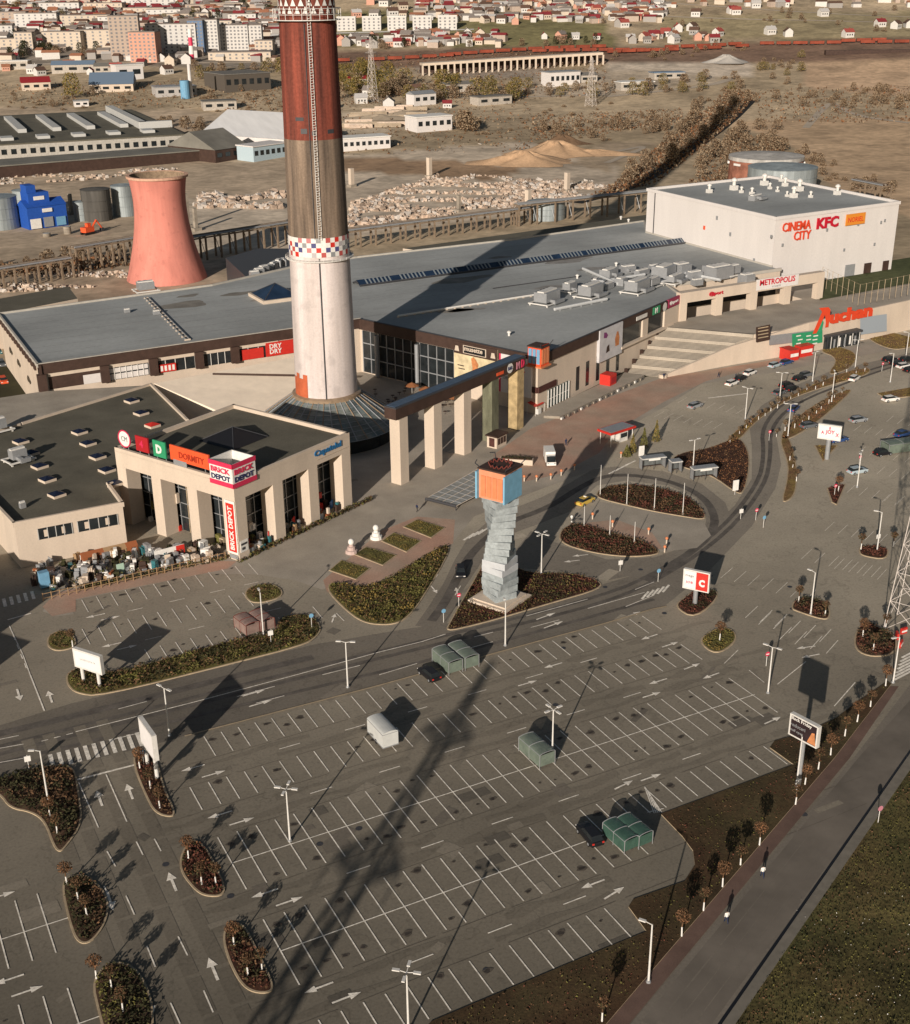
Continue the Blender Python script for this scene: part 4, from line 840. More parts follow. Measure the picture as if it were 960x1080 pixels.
for nm, px, py, w_, d_, h_, m_, lab in (('red_container', 822, 375, 3.2, 4, 2.8, RED, 'red kiosk box against the retaining wall'), ('red_container', 836, 371, 4.6, 2.5, 2.8, RED, 'long red stall with white stripe beside the red kiosk box')):
    g = at(px, py); t = thing('kiosk', lab, 'kiosk', (g.x, 248.2-d_/2, 0), .02); b = MB(); b.box((0, 0, 0), (w_, d_, h_), m_); b.box((0, 0, h_), (w_+.3, d_+.3, .2), RED); b.build('body', t); b = MB(); b.box((0, -d_/2-.04, 1.1), (w_*.85, .06, .9), WHITE); b.build('sign_panel', t)
# sloping lawn and mesh fence behind the wall on the right
b = MB(); q = [at(865, 312, 8.6), at(990, 288, 8.9), at(990, 262, 8.9), at(925, 275, 8.0), at(868, 290, 8)]; b.v = [tuple(p) for p in q]; b.v = [(v[0], v[1], 7.35) for v in b.v]; b.f = [tuple(range(5))]; b.mi = [0]; b.mats = [mat('green_slope', (.075, .085, .035), 1, var=.3, scale=.4, fine=.2)]; b.build('lawn', kind='structure')
fc = thing('steel_fence', 'pale steel post fence around the lawn above the retaining wall', 'fence', (0, 0, 0))
fp_ = [at(866, 302, 7.3), at(905, 322, 8.6), at(1000, 302, 8.9)]
for p, q, n_ in ((fp_[0], fp_[1], 7), (fp_[1], fp_[2], 15)):
    for i in range(n_):
        r_ = p.lerp(q, i/n_); b = MB(); b.tube(r_, r_+Vector((0, 0, 6.0)), .07, KERB, 5); b.build('post', fc)
    for z in (2.9, 5.9): b = MB(); b.tube(p+Vector((0, 0, z)), q+Vector((0, 0, z)), .03, KERB, 4); b.build('rail', fc)
# cream ramp wall in front of the deck shops
rp = thing('ramp_building', 'sunlit cream sloping ramp slab between the annex roof and the chimney', 'ramp', (67, 282, 0))
tri = [(67, 281, 8.6), (104, 284.5, 8.9), (108, 262, 3.5), (86, 250, 1.5)]
b = MB(); vs = [(x-67, y-282, z) for x, y, z in tri]+[(x-67, y-282, 0) for x, y, z in tri]; b.add(vs, [(0, 3, 2, 1), (0, 4, 7, 3), (3, 7, 6, 2), (2, 6, 5, 1), (0, 1, 5, 4)], mat('ramp_render', (.88, .75, .60), .9, var=.08, scale=.3)); b.build('slab', rp)
b = MB(); b.v = [(80-67, 283-282, 9.1), (108-67, 275-282, 6.4), (108-67, 274.6-282, 6.4), (80-67, 282.6-282, 8.9), (80-67, 283-282, 9.6), (108-67, 275-282, 7)]; b.add([(14, -1.5, 8.7), (40, -9, 6.2), (40, -9, 6.8), (14, -1.5, 9.2)], [(0, 1, 2, 3)], BROWN); b.build('planter_edge', rp)
# ---- shop with deep columns (rotated)
F0 = Vector((58.4, 195.6, 0)); sh = thing('column_fronted_shop', 'cream shop pavilion with deep square columns and signs along its roof edge', 'building', F0, A2)
SL = 31.0; ST = 15.3
b = MB(); b.box((SL/2, SL/2, 11.6), (SL, SL, ST-11.6-.7), CREAM); b.flat([(.8, .8), (SL-.8, .8), (SL-.8, SL-.8), (.8, SL-.8)], ST-.66, ROOFD); b.build('roof_slab', sh)
b = MB(); parapet(b, [(.3, .3), (SL-.3, .3), (SL-.3, SL-.3), (.3, SL-.3)], ST-.75, ST, CREAM, .6); b.build('parapet', sh)
cols_ = []
for i in range(4): cols_.append((1.3+i*(SL-2.6)/3, 1.6, 2.5, 3.2))
for i in range(1, 4): cols_.append((1.6, 1.3+i*(SL-2.6)/3, 3.2, 2.5))
for x, y, w_, d_ in cols_: b = MB(); b.box((x, y, 0), (w_, d_, 11.62), CREAM); b.build('column', sh)
b = MB(); b.box((SL/2+2, SL/2+2, 0), (SL-4.2, SL-4.2, 11.5), GLASS); b.build('glazing', sh)
b = MB()
for i in range(13):
    x = 4.2+i*2.1; b.box((x, 3.98, 0), (.14, .14, 11.4), METALG); b.box((3.98, x, 0), (.14, .14, 11.4), KERB if i % 3 == 0 else METALG)
for z in (2.8, 5.6, 8.6): b.box((SL/2+2, 3.98, z), (SL-4.2, .14, .14), METALG); b.box((3.98, SL/2+2, z), (.14, SL-4.2, .14), METALG)
b.build('mullions', sh)
bm_ = [CREAM, WHITE, RED, KERB, BROWN, METALG, L_OLIVE]
for i in range(26):      # goods against the glass
    s = rnd.random() < .5; t = rnd.uniform(4, 29); z = rnd.choice([0, 0, 0, 2.9, 5.7]); b = MB(); w_ = rnd.uniform(.6, 1.6); h_ = rnd.uniform(.8, 2.0)
    b.box((t, 3.4, z) if s else (3.4, t, z), (w_, .7, h_) if s else (.7, w_, h_), rnd.choice(bm_)); b.build('display_shelf', sh)
b = MB(); b.box((SL-5.2, -.08, 12.6), (9.0, .1, .02), CREAM); text_mb(b, 'Cupatelul', (SL-10.2, -.1, 13.0), (1, 0, 0), 1.5, mat('sign_blue', (.02, .14, .32), .5), .08, 7.6, bold=.03); b.build('lettering', sh)
b = MB(); b.box((-.06, 1.3, 1.6), (.1, 2.1, 9.6), RED); b.box((-.09, 1.3, 1.3), (.08, 2.4, 10.2), WHITE); b.box((-.15, 1.3, 1.7), (.06, 1.9, 9.3), RED)
text_mb(b, 'BRICK DEPOT', (-.19, .8, 2.1), (0, 0, 1), 1.05, WHITE, .02, 8.4, up=(0, 1, 0), bold=.03)
b.box((-.05, 1.3, .3), (.06, 2.1, .8), METALG); b.build('vertical_banner', sh)
b = MB(); b.box((1.3, -.06, 1.6), (1.9, .08, 2.2), WHITE); b.box((1.3, -.1, 2.9), (1.5, .06, .4), METALD); b.box((1.1, -.1, 2.0), (.8, .06, .5), METALD); b.build('poster', sh)
# corner sign box
sb = thing('corner_sign_box', 'white and red open box sign reading BRICK DEPOT on the shop roof corner', 'sign', F0+U2*2.6+V2*2.6+Vector((0, 0, ST-1.2)), A2)
b = MB()
for sx, sy, w_, d_ in ((0, -2.7, 5.4, .2), (-2.7, 0, .2, 5.4), (0, 2.7, 5.4, .2), (2.7, 0, .2, 5.4)): b.box((sx, sy, 0), (w_+.2 if w_ > 1 else w_, d_, 4.4), WHITE)
b.build('panel', sb)
b = MB()
for z in (-.02, 3.6):
    for sx, sy, w_, d_ in ((0, -2.84, 5.8, .12), (-2.84, 0, .12, 5.8)): b.box((sx, sy, z), (w_, d_, .85), PINK)
b.build('red_band', sb)
b = MB()
for o_, xd in (((-2.4, -2.88, 2.35), (1, 0, 0)), ((-2.88, 2.4, 2.35), (0, -1, 0))):
    text_mb(b, 'BRICK', o_, xd, 1.0, PINK, .04, 4.6, bold=.03); text_mb(b, 'DEPOT', (o_[0], o_[1], 1.0), xd, 1.0, mat('navy', (.02, .025, .09), .5), .04, 4.6, bold=.03)
b.build('lettering', sb)
def roofsign(name, label, t0, t1, z0, z1, m_, fn=None, legs=True):
    wd = t1-t0; org = F0+V2*((t0+t1)/2)-U2*(-.35); t = thing(name, label, 'sign', (org.x, org.y, ST), A2)
    b = MB(); b.box((0, 0, z0), (.3, wd, z1-z0), m_); b.build('panel', t)
    if legs:
        b = MB()
        for s in (-.35, .35): b.tube((.3, s*wd, 0), (.1, s*wd, z0+.5), .07, METALG, 5); b.tube((1.6, s*wd, 0), (.1, s*wd, z1-.4), .06, METALG, 5)
        b.build('bracket', t)
    if fn: b = MB(); fn(b, wd); b.build('lettering', t)
    return t
roofsign('orange_sign', 'long orange sign board with dark letters beside the corner sign box', 5.9, 15.8, .8, 3.6, ORANGE, lambda b, wd: (b.box((-.18, 2.5, -.6), (.08, 3.4, 1.6), METALG), text_mb(b, 'DORMITY', (-.2, 2.6, 1.5), (0, -1, 0), 1.2, mat('deep_orange', (.35, .03, .01), .5), .04, 6.4, bold=.02)))
roofsign('green_sign', 'square green sign with a white letter D on the shop roof edge', 17.0, 20.3, .5, 3.6, GREEN, lambda b, wd: text_mb(b, 'D', (-.2, .8, 1.2), (0, -1, 0), 1.7, WHITE, .04, 1.5, bold=.05))
roofsign('red_sign', 'dark red sign with a white mark on the shop roof edge', 21.6, 25.0, .6, 3.5, mat('deep_red', (.38, .015, .02), .5), lambda b, wd: text_mb(b, '4', (-.2, .6, 1.4), (0, -1, 0), 1.4, PINK, .04, 1.0, bold=.03))
t = thing('round_sign', 'round white sign with a pink rim at the left end of the shop roof edge', 'sign', F0+V2*28.2+U2*.4+Vector((0, 0, ST)), A2)
b = MB(); n = 24; ring = [(-.1, 1.6*cos(i*2*pi/n), 2.1+1.6*sin(i*2*pi/n)) for i in range(n)]; b.add(ring+[(.15, y, z) for _, y, z in ring], [tuple(range(n))[::-1], tuple(range(n, 2*n))]+[(i, (i+1) % n, n+(i+1) % n, n+i) for i in range(n)], WHITE); b.build('panel', t)
b = MB(); 
for i in range(n): b.tube(ring[i], ring[(i+1) % n], .14, PINK, 5)
text_mb(b, 'CM', (-.16, .8, 1.6), (0, -1, 0), 1.0, METALG, .03, 1.6); b.build('rim', t)
b = MB(); 
for s in (-.7, .7): b.tube((.1, s, 0), (.1, s, 1.0), .07, METALG, 5)
b.build('bracket', t)
g = F0+U2*17+V2*17+Vector((0, 0, ST-.6)); t = thing('pyramid_skylight', 'black ribbed pyramid skylight in the middle of the shop roof', 'skylight', g, A2)
b = MB(); r = 4.6; b.add([(-r, -r, 0), (r, -r, 0), (r, r, 0), (-r, r, 0), (0, 0, 2.4)], [(0, 1, 4), (1, 2, 4), (2, 3, 4), (3, 0, 4)], BLACK); b.build('glass', t)
b = MB()
for sx, sy in ((-1, -1), (1, -1), (1, 1), (-1, 1)): b.tube((sx*r, sy*r, .05), (0, 0, 2.45), .1, METALD, 4)
b.build('frame', t)
# ---- long beam portico with five columns
P0 = Vector((99.0, 215.9, 0)); po = thing('entrance_portico', 'dark brown beam on five tall square columns in front of the mall court', 'portico', P0, radians(25.0))
wood = mat('mossy_stone', (.15, .15, .10), .9, var=.45, scale=.5, fine=.2, stretch=(1, 1, .3)); tanc = mat('tan_stone', (.40, .30, .16), .9, var=.35, scale=.6, fine=.1)
for i, (t, m_) in enumerate(((0.2, CREAM), (11.3, CREAM), (21.6, CREAM), (31.8, wood), (41.6, tanc))):
    b = MB(); b.box((t+.6, 0, 0), (2.6, 2.6, 14.35), m_); b.build('column', po)
b = MB(); b.box((21.0, 0, 14.35), (45.5, 3.0, 2.3), BROWN); b.box((21.0, 0, 16.65), (45.7, 3.2, .25), METALD); b.box((21, 0, 16.9), (45, 2.2, .12), mat('blue_steel_cap', (.06, .09, .14), .4, var=.2)); b.build('beam', po)
b = MB(); n = 20; vs = [(37.6+1.15*cos(i*2*pi/n), -1.58, 15.6+1.15*sin(i*2*pi/n)) for i in range(n)]; b.add(vs, [tuple(range(n))], WHITE); text_mb(b, 'B&B', (36.8, -1.62, 15.2), (1, 0, 0), .8, mat('navy', (.02, .025, .09), .5), .03, 1.6); b.build('shop_sign', po)
b = MB(); text_mb(b, 'D', (42.0, -1.6, 14.7), (1, 0, 0), 1.8, PINK, .06, 1.2, bold=.05); text_mb(b, 'M', (40.1, -1.6, 14.7), (1, 0, 0), 1.6, mat('rose_sign', (.5, .2, .25), .5), .06, 1.3, bold=.03); b.box((33.8, -1.6, 15.0), (2.6, .1, .7), ORANGE); b.build('shop_sign', po)
# court terrace clutter
for i in range(26):
    g = Vector((118+rnd.uniform(0, 16), 262+rnd.uniform(-14, 14), 0)); t = thing('cafe_table', 'dark cafe table in the shaded mall court', 'table', g, rnd.random()*3, 'cafe tables in the shaded court')
    b = MB(); b.lathe([(.5, .72), (.5, .76)], BROWN, 10); b.build('tabletop', t); b = MB(); b.tube((0, 0, 0), (0, 0, .72), .05, METALD, 5); b.build('leg', t)
for i in range(4):
    g = Vector((127.5+i*1.6, 268-i*4.5, 0)); t = thing('parasol', 'orange brown cafe parasol, %s from the chimney in the mall court' % ORD[i], 'parasol', g, 0, 'parasols in the court')
    b = MB(); b.lathe([(1.9, 2.3), (.1, 3.1)], mat('parasol_cloth', (.30, .12, .05), .8), 8); b.build('canopy', t); b = MB(); b.tube((0, 0, 0), (0, 0, 3.1), .05, METALW, 5); b.build('pole', t)
# ---- chimney
CX, CY = 98.4, 251.4
ch = thing('chimney', 'giant industrial chimney, white below, raw concrete and red above a checkered ring', 'chimney', (CX, CY, 0))
def cr(z): return 6.95-(z-9)*.016 if z < 90 else 5.65-(z-90)*.014
cw = mat('chimney_white', (.66, .59, .57), .8, var=.14, scale=.5, fine=.07, fscale=3, stretch=(1, 1, .06), col2=(.56, .49, .46), patch=[(.35, .86, .30, .45)])
cc = mat('chimney_concrete', (.25, .185, .135), .95, var=.42, scale=.9, fine=.14, fscale=2.5, stretch=(1, 1, .05), col2=(.13, .10, .078))
crd = mat('chimney_red', (.235, .06, .038), .85, var=.4, scale=.9, fine=.18, fscale=2, stretch=(1, 1, .04), col2=(.12, .038, .028))
segs = [(4, 41.3, cw, 'lower_shaft'), (45.2, 65, cc, 'middle_shaft'), (65, 87.5, crd, 'red_shaft'), (91, 115, crd, 'red_shaft'), (115, 140, cw, 'white_shaft'), (140, 165, crd, 'red_shaft'), (165, 190, cw, 'white_shaft'), (190, 228, crd, 'red_shaft')]
for z0, z1, m_, nm in segs: b = MB(); b.lathe([(cr(z0), z0), (cr((z0+z1)/2), (z0+z1)/2), (cr(z1), z1)], m_, 56, cap=False); b.build(nm, ch, smooth=True)
b = MB(); b.lathe([(cr(228), 228), (cr(228)+.4, 229), (cr(228)-.6, 229)], CONC, 40); b.build('rim', ch)
b = MB(); n = 40; chk = [WHITE, mat('check_red', (.45, .09, .08), .7), mat('check_grey', (.45, .42, .42), .7), mat('check_navy', (.08, .08, .2), .6), WHITE, mat('check_pink', (.5, .2, .2), .6), METALG, RED]
for j in range(4):
    for i in range(n):
        z0, z1 = 41.3+j*1.0, 42.3+j*1.0; r = cr(42)+.12; a0, a1 = 2*pi*i/n, 2*pi*(i+1)/n; m_ = WHITE if (i+j) % 2 else rnd.choice(chk[1:])
        b.quad((r*cos(a0), r*sin(a0), z0), (r*cos(a1), r*sin(a1), z0), (r*cos(a1), r*sin(a1), z1), (r*cos(a0), r*sin(a0), z1), m_)
b.build('checkered_band', ch)
def ringrail(z, r, h=1.2, posts=26, deck=.9):
    b = MB(); b.lathe([(r-deck, z), (r, z), (r, z+.15), (r-deck, z+.15)], METALW, 48, cap=False); b.build('gallery_deck', ch)
    b = MB()
    for k in range(48):
        a0, a1 = 2*pi*k/48, 2*pi*(k+1)/48
        for hh in (h*.5, h): b.tube((r*cos(a0), r*sin(a0), z+hh), (r*cos(a1), r*sin(a1), z+hh), .06, METALW, 4)
        if k % 2 == 0: b.tube((r*cos(a0), r*sin(a0), z), (r*cos(a0), r*sin(a0), z+h), .06, METALW, 4)
    b.build('gallery_rail', ch)
ringrail(40.3, cr(40)+.8, .5, deck=.8); ringrail(87.6, cr(88)+1.1, 2.2, deck=1.0)
b = MB(); n = 22      # triangle ring above the gallery
b.lathe([(cr(90)-.02, 87.5), (cr(90)-.02, 92)], crd, 56, cap=False)
for i in range(n):
    for j, zz in enumerate((88.9, 90.3)):
        a = 2*pi*(i+.5*j)/n; r = cr(90)+.1; s = .10
        b.add([(r*cos(a-s), r*sin(a-s), zz), (r*cos(a+s), r*sin(a+s), zz), (r*cos(a), r*sin(a), zz+1.4)], [(0, 1, 2)], WHITE)
b.build('triangle_band', ch)
vd = Vector((-CX, -CY, 0)).normalized(); ac = atan2(vd.y, vd.x)
def onc(a, z, off=.1): r = cr(z)+off; return (r*cos(ac+a), r*sin(ac+a), z)
b = MB()
for z in range(45, 200, 2): b.tube(onc(.10, z, .35), onc(.10, z+2, .35), .07, METALW, 4); b.tube(onc(-.0, z, .35), onc(-.0, z+2, .35), .07, METALW, 4)
for z in range(90, 400): zz = z*.5; b.tube(onc(.10, zz, .35), onc(0, zz, .35), .05, METALW, 4)
for z in range(46, 200, 1): b.tube(onc(.10, z, .3), onc(.05, z, .95), .04, METALW, 3); b.tube(onc(.05, z, .95), onc(0, z, .3), .04, METALW, 3)
b.build('ladder', ch)
b = MB()
for z in range(8, 41, 3): b.tube(onc(-.02, z, .12), onc(-.02, z+3, .12), .16, METALD, 5)
for z in range(45, 87, 3): b.tube(onc(-.12, z, .1), onc(-.12, z+3, .1), .1, METALD, 5)
b.build('cable', ch)
b = MB()
for z0, z1, a0, a1 in ((66.3, 67.3, -.42, -.2), (66.2, 67, .5, .75), (66, 66.8, -.05, .1), (68.8, 69.5, -.6, -.3)):
    b.quad(onc(a0, z0, .08), onc(a1, z0, .08), onc(a1, z1, .08), onc(a0, z1, .08), METALD)
b.build('steel_strap', ch)
b = MB(); b2m = mat('rust_orange', (.50, .12, .05), .8, var=.2, scale=.5)
for k in range(4): a0 = -1.35+k*.18; b.quad(onc(a0, 8.5, .1), onc(a0+.18, 8.5, .1), onc(a0+.18, 14.5+(k % 2), .1), onc(a0, 14.5+(k % 2), .1), b2m)
b.build('orange_patch', ch)
# glass skirt around the foot
sk2 = thing('glass_skirt_roof', 'conical glass and metal canopy around the foot of the chimney', 'canopy', (CX, CY, 0))
gl = mat('skirt_glass', (.11, .15, .16), .4, var=.5, scale=.35, col2=(.22, .22, .19)); brz = mat('bronze_glass', (.28, .20, .13), .4, var=.2)
R0, Z0, R1, Z1 = 7.2, 9.8, 16.5, 3.2; n = 40; b = MB(); b.lathe([(R1, Z1), (R0, Z0)], gl, n, cap=False); b.build('glass', sk2)
b = MB()
for i in range(n):
    a = 2*pi*i/n; b.tube((R1*cos(a), R1*sin(a), Z1+.1), (R0*cos(a), R0*sin(a), Z0+.1), .13, brz if i % 2 else METALG, 4)
for t in [k/9 for k in range(10)]:
    r, z = R1+(R0-R1)*t, Z1+(Z0-Z1)*t
    for i in range(n): b.tube((r*cos(2*pi*i/n), r*sin(2*pi*i/n), z+.1), (r*cos(2*pi*(i+1)/n), r*sin(2*pi*(i+1)/n), z+.1), .06, METALG, 3)
b.build('ribs', sk2)
b = MB(); b.lathe([(R1-1.2, 0), (R1-1.2, Z1+.2)], GLASS, n, cap=False); b.build('base_glazing', sk2)
b = MB(); b.lathe([(R0+.5, Z0-.6), (R0+.5, Z0+.3), (R0-.3, Z0+.6)], brz, 48, cap=False); b.build('collar', sk2)
# ---- monument
MO = Vector((91.6, 160.6, 0)); mo = thing('twisted_monument', 'twisting tower of stacked grey panels topped by an orange and blue house box', 'monument', MO, 0)
gp = mat('monument_panel', (.31, .345, .355), .55, var=.22, scale=.9, fine=.12, fscale=3); gp2 = mat('monument_panel_pale', (.50, .52, .54), .5, var=.1, scale=.8)
b = MB(); b.box((0, 0, 0), (7.6, 7.6, .5), CREAM, radians(26)); b.box((0, 0, .5), (6.4, 6.4, .25), CREAM, radians(26)); b.build('plinth', mo)
z = .7; nlev = 15; UH = 1.19
for i in range(nlev):
    hgt = UH; rt = radians(24+(i-4)*7.0) if i > 3 else radians(24-(3-i)*7); s_ = 4.1+.07*((i*7) % 3-1)+.15*sin(i*.5); rt += radians(((i*5) % 4-1.5)*.9)
    b = MB(); b.box((0, 0, z), (s_, s_, hgt-.06), gp2 if i in (4, 5) else gp, rt); b.build('stacked_block', mo); z += hgt
b = MB(); b.box((0, 0, z), (4.4, 4.4, .35), gp, radians(28)); b.build('neck', mo); zt = z+.2; rt = radians(28)
def rl(x, y, zz): return (x*cos(rt)-y*sin(rt), x*sin(rt)+y*cos(rt), zz)
b = MB(); b.box((0, 0, zt), (4.9, 4.9, 4.9), mat('house_orange', (.66, .27, .15), .6, var=.1), rt); b.build('house_box', mo)
for s in (-1.6, -.55, .55, 1.6):
    b = MB(); b.box(rl(-2.5, s, zt+.4), (.16, .85, 3.5), lo_, rt); b.build('panel', mo)
    b = MB(); b.box(rl(s, -2.5, zt+.4), (.85, .16, 3.7 if abs(s) > 1 else 4.2), lb_, rt); b.build('panel', mo)
    b = MB(); b.box(rl(s, 2.5, zt+.4), (.85, .16, 3.7), lb_, rt); b.build('panel', mo)
b = MB(); b.box(rl(-.5, -2.6, zt), (5.2, .3, 4.6), mat('house_blue_frame', (.20, .42, .58), .6, var=.1), rt); b.box(rl(-.5, 2.6, zt), (5.2, .3, 4.6), MATS['house_blue_frame'], rt); b.build('side_wing', mo)
b = MB(); b.box(rl(0, 0, zt+4.9), (5.3, 5.3, .25), BROWN, rt)
for k in range(14): a = k*2*pi/14; b.tube((1.7*cos(a), 1.7*sin(a), zt+5.1), (1.9*cos(a+.3), 1.9*sin(a+.3), zt+5.7), .09, mat('rusty_red', (.16, .04, .03), .8), 4); b.tube((1.9*cos(a+.3), 1.9*sin(a+.3), zt+5.7), (1.7*cos(a+.45), 1.7*sin(a+.45), zt+5.1), .09, MATS['rusty_red'], 4)
b.build('crown', mo)
b = MB()
for sx, sy in ((-1, -1), (1, 1), (1, -1), (-1, 1)): b.tube(rl(sx*2.3, sy*2.3, zt+5.1), rl(sx*2.9, sy*2.9, zt+5.9), .08, METALD, 4); b.tube(rl(sx*2.9, sy*2.9, zt+5.9), rl(sx*2.9-1*sx, sy*3.2, zt+6.1), .08, METALD, 4)
b.build('bracket', mo)
# off-frame neighbour whose shadow falls in at the left
nb = thing('neighbour_building', 'plain block just outside the left picture edge', 'building', (-2.8, 170.6, 0)); b = MB(); b.box((-15, 10, 0), (30, 20, 12), CREAM); b.build('wall', nb); b = MB(); b.box((-15, 10, 12), (30.5, 20.5, .4), ROOFD); b.build('roof', nb)
# ================================================================== STREET THINGS
# lamps
def make_lamp(heads, label, h=7.5):
    t = thing('street_lamp', label, 'lamp post')
    b = MB(); b.tube((0, 0, 0), (0, 0, h), .13, METALW, 8, .08); b.lathe([(.28, 0), (.22, .25)], METALG, 8); b.build('pole', t)
    for k in range(heads):
        a = 2*pi*k/heads+.5; b = MB(); b.tube((0, 0, h-.05), (.8*cos(a), .8*sin(a), h+.12), .045, METALW, 5); b.build('arm', t)
        b = MB(); b.box((1.05*cos(a), 1.05*sin(a), h+.05), (.75, .32, .14), METALW, a); b.build('lamp_head', t)
    return reg(t)
lp = {4: make_lamp(4, 'x'), 2: make_lamp(2, 'x'), 1: make_lamp(1, 'x')}
lamps = [(306, 887, 4, 'white four headed lamp post in the left half of the big car park'), (582.5, 800, 4, 'white four headed lamp post behind the grey green trolley shelter'), (431, 1088, 4, 'white four headed lamp post cut by the bottom picture edge'),
 (51, 845, 1, 'white lamp post beside the zebra crossing in the lower left hedge'), (179, 776, 2, 'white lamp post by the edge of the main road behind the edge-on billboard'), (367, 725, 2, 'white lamp post on the parking kerb left of the black car'), (533, 681, 1, 'white lamp post in front of the twisted tower'),
 (571, 605, 4, 'white four headed lamp post beside the twisted tower on the roundabout side'), (278, 670, 1, 'white lamp post among the hedge left of the small trolley shelter'), (730.5, 500, 2, 'white lamp post between the two bus shelters'), (684, 1036, 1, 'white lamp post on the dark verge at the bottom right'),
 (810, 731, 2, 'white lamp post at the right end of the long double parking row'), (855, 648, 1, 'white lamp post on the shrub island right of centre'), (840, 830, 1, 'white lamp post below the dark billboard'), (904, 514, 2, 'white lamp post by the silver car in the right car park'), (925, 581, 1, 'white lamp post on the island near the lattice pylon'),
 (786, 442, 2, 'white lamp post at the upper end of the taxi road bend'), (831, 460, 2, 'white lamp post on the near side of the curved road'), (822, 425, 2, 'white lamp post among the small trees above the curved road'), (857, 402, 2, 'white lamp post right of the parked dark cars'), (877, 424, 2, 'white lamp post on the thin strip below the curved road'), (902, 388, 2, 'white lamp post in front of the glass vestibule'), (939, 403, 1, 'white lamp post at the right picture edge near the dark cars'),
 (942, 720, 1, 'white lamp post beside the zebra crossing on the right'), (955, 380, 1, 'far right white lamp post beyond the dark cars')]
for i, (px, py, k, lab) in enumerate(lamps):
    g = at(px, py); dup(lp[k], (g.x, g.y, .02), rnd.random()*3, lab)
for k in lp.values():
    for c, gs in KID[k.name]: bpy.data.objects.remove(c)
    bpy.data.objects.remove(k)
# thin flagpole masts on the taxi island
for i, (px, py, pt_) in enumerate([(633, 523, 505), (661, 533, 506), (690, 538, 510), (720, 543, 514), (616, 555, 538), (643, 565, 542), (669, 572, 555)]):
    g = at(px, py); t = thing('flagpole', 'slim bare mast, %s from the left around the two lens shaped shrub beds' % ORD[i], 'pole', (g.x, g.y, .1), 0, 'bare masts of the taxi rank'); b = MB(); h = 6.5 if i < 4 else 4; b.tube((0, 0, 0), (0, 0, h), .09, METALW, 6, .05); b.build('mast', t); b = MB(); b.lathe([(.25, 0), (.2, .3)], CONC, 8); b.build('base', t)
# bollards and little globe posts
for i, (px, py) in enumerate([(553, 508), (566, 508), (581, 506), (592, 502), (606, 496), (625, 548), (646, 556), (684, 564), (703, 574), (701, 583), (603, 551), (655, 483)]):
    g = at(px, py); t = thing('bollard_lamp', 'small orange topped bollard, %s of those around the taxi rank' % ORD[i], 'bollard', (g.x, g.y, .1), 0, 'bollards around the taxi rank'); b = MB(); b.tube((0, 0, 0), (0, 0, .9), .14, CREAM if i != 10 else WHITE, 8); b.build('post', t); b = MB(); b.sphere((0, 0, 1.1), .3, lo_ if i != 10 else WHITE, 8, 6); b.build('globe', t, smooth=True)
# ------------------------------------------------------------------ billboards
def billboard(name, label, pbase, cpx, pz, w_, h_, ang, face, legs, extra=None, back=METALD, leg_m=CONC, legr=.28, thick=.5, rimc=METALW):
    g = at(*pbase); t = thing(name, label, 'billboard', (g.x, g.y, 0), ang)
    b = MB(); b.box((0, 0, pz), (w_, thick, h_), back); b.build('casing', t)
    b = MB(); b.box((0, -thick/2-.03, pz+.12), (w_-.24, .05, h_-.24), face); b.build('poster', t)
    b = MB()
    for s in (-1, 1): b.box((s*(w_/2), 0, pz-.1), (.22, thick+.12, h_+.2), rimc)
    for z in (pz-.1, pz+h_-.08): b.box((0, 0, z), (w_-.2, thick+.11, .2), rimc)
    b.build('frame', t)
    for lx in legs: b = MB(); b.lathe([(legr, 0), (legr, pz-.1)], leg_m, 12, (lx, 0, 0)); b.build('leg', t)
    if extra: b = MB(); extra(b); b.build('lettering', t)
    return t
paper = mat('blank_poster', (.72, .70, .69), .7, var=.05, scale=.6)
billboard('billboard', 'blank white billboard on two legs in the hedge island, upper left', (97, 721), None, 2.4, 5.2, 2.9, radians(-57), paper, (-1.6, 1.6), lambda b: text_mb(b, 'LA DISPOZITIA TA', (-1.4, -.3, 3.8), (1, 0, 0), .3, METALG, .02, 3.0), leg_m=METALW, back=METALG)
billboard('billboard', 'billboard seen edge-on beside the zebra crossing on the lower left', (161, 813), None, 3.2, 5.2, 3.6, radians(-86), paper, (-1.9, 1.9), None, leg_m=METALW, back=METALD)
billboard('billboard', 'two panel billboard, white half and red half, beside the crossing of the main road', (733, 637), None, 2.7, 4.2, 3.3, radians(-56), paper, (0,), lambda b: (b.box((1.0, -.32, 2.8), (2.0, .05, 3.1), RED), text_mb(b, 'C', (.5, -.38, 3.5), (1, 0, 0), 1.3, WHITE, .03, 1.0, bold=.06), text_mb(b, 'mega', (-1.8, -.38, 4.8), (1, 0, 0), .4, METALG, .03, 1.4), text_mb(b, 'JOB', (-1.7, -.38, 3.6), (1, 0, 0), .5, PINK, .03, 1.2)), legr=.38, leg_m=METALG)
billboard('billboard', 'white billboard with small pink figures over the yellow grass triangle', (872, 484), None, 4.5, 4.6, 3.1, radians(-54), paper, (0,), lambda b: [text_mb(b, s, (x, -.33, z), (1, 0, 0), hh, PINK, .03, ww, bold=.03) for s, x, z, hh, ww in (('JOY', -.8, 5.5, 1.1, 1.9), ('A', -1.7, 5.6, .7, .6), ('X', 1.3, 5.3, .8, .7), ('I', -.1, 6.7, .6, .25))], legr=.5, leg_m=METALG)
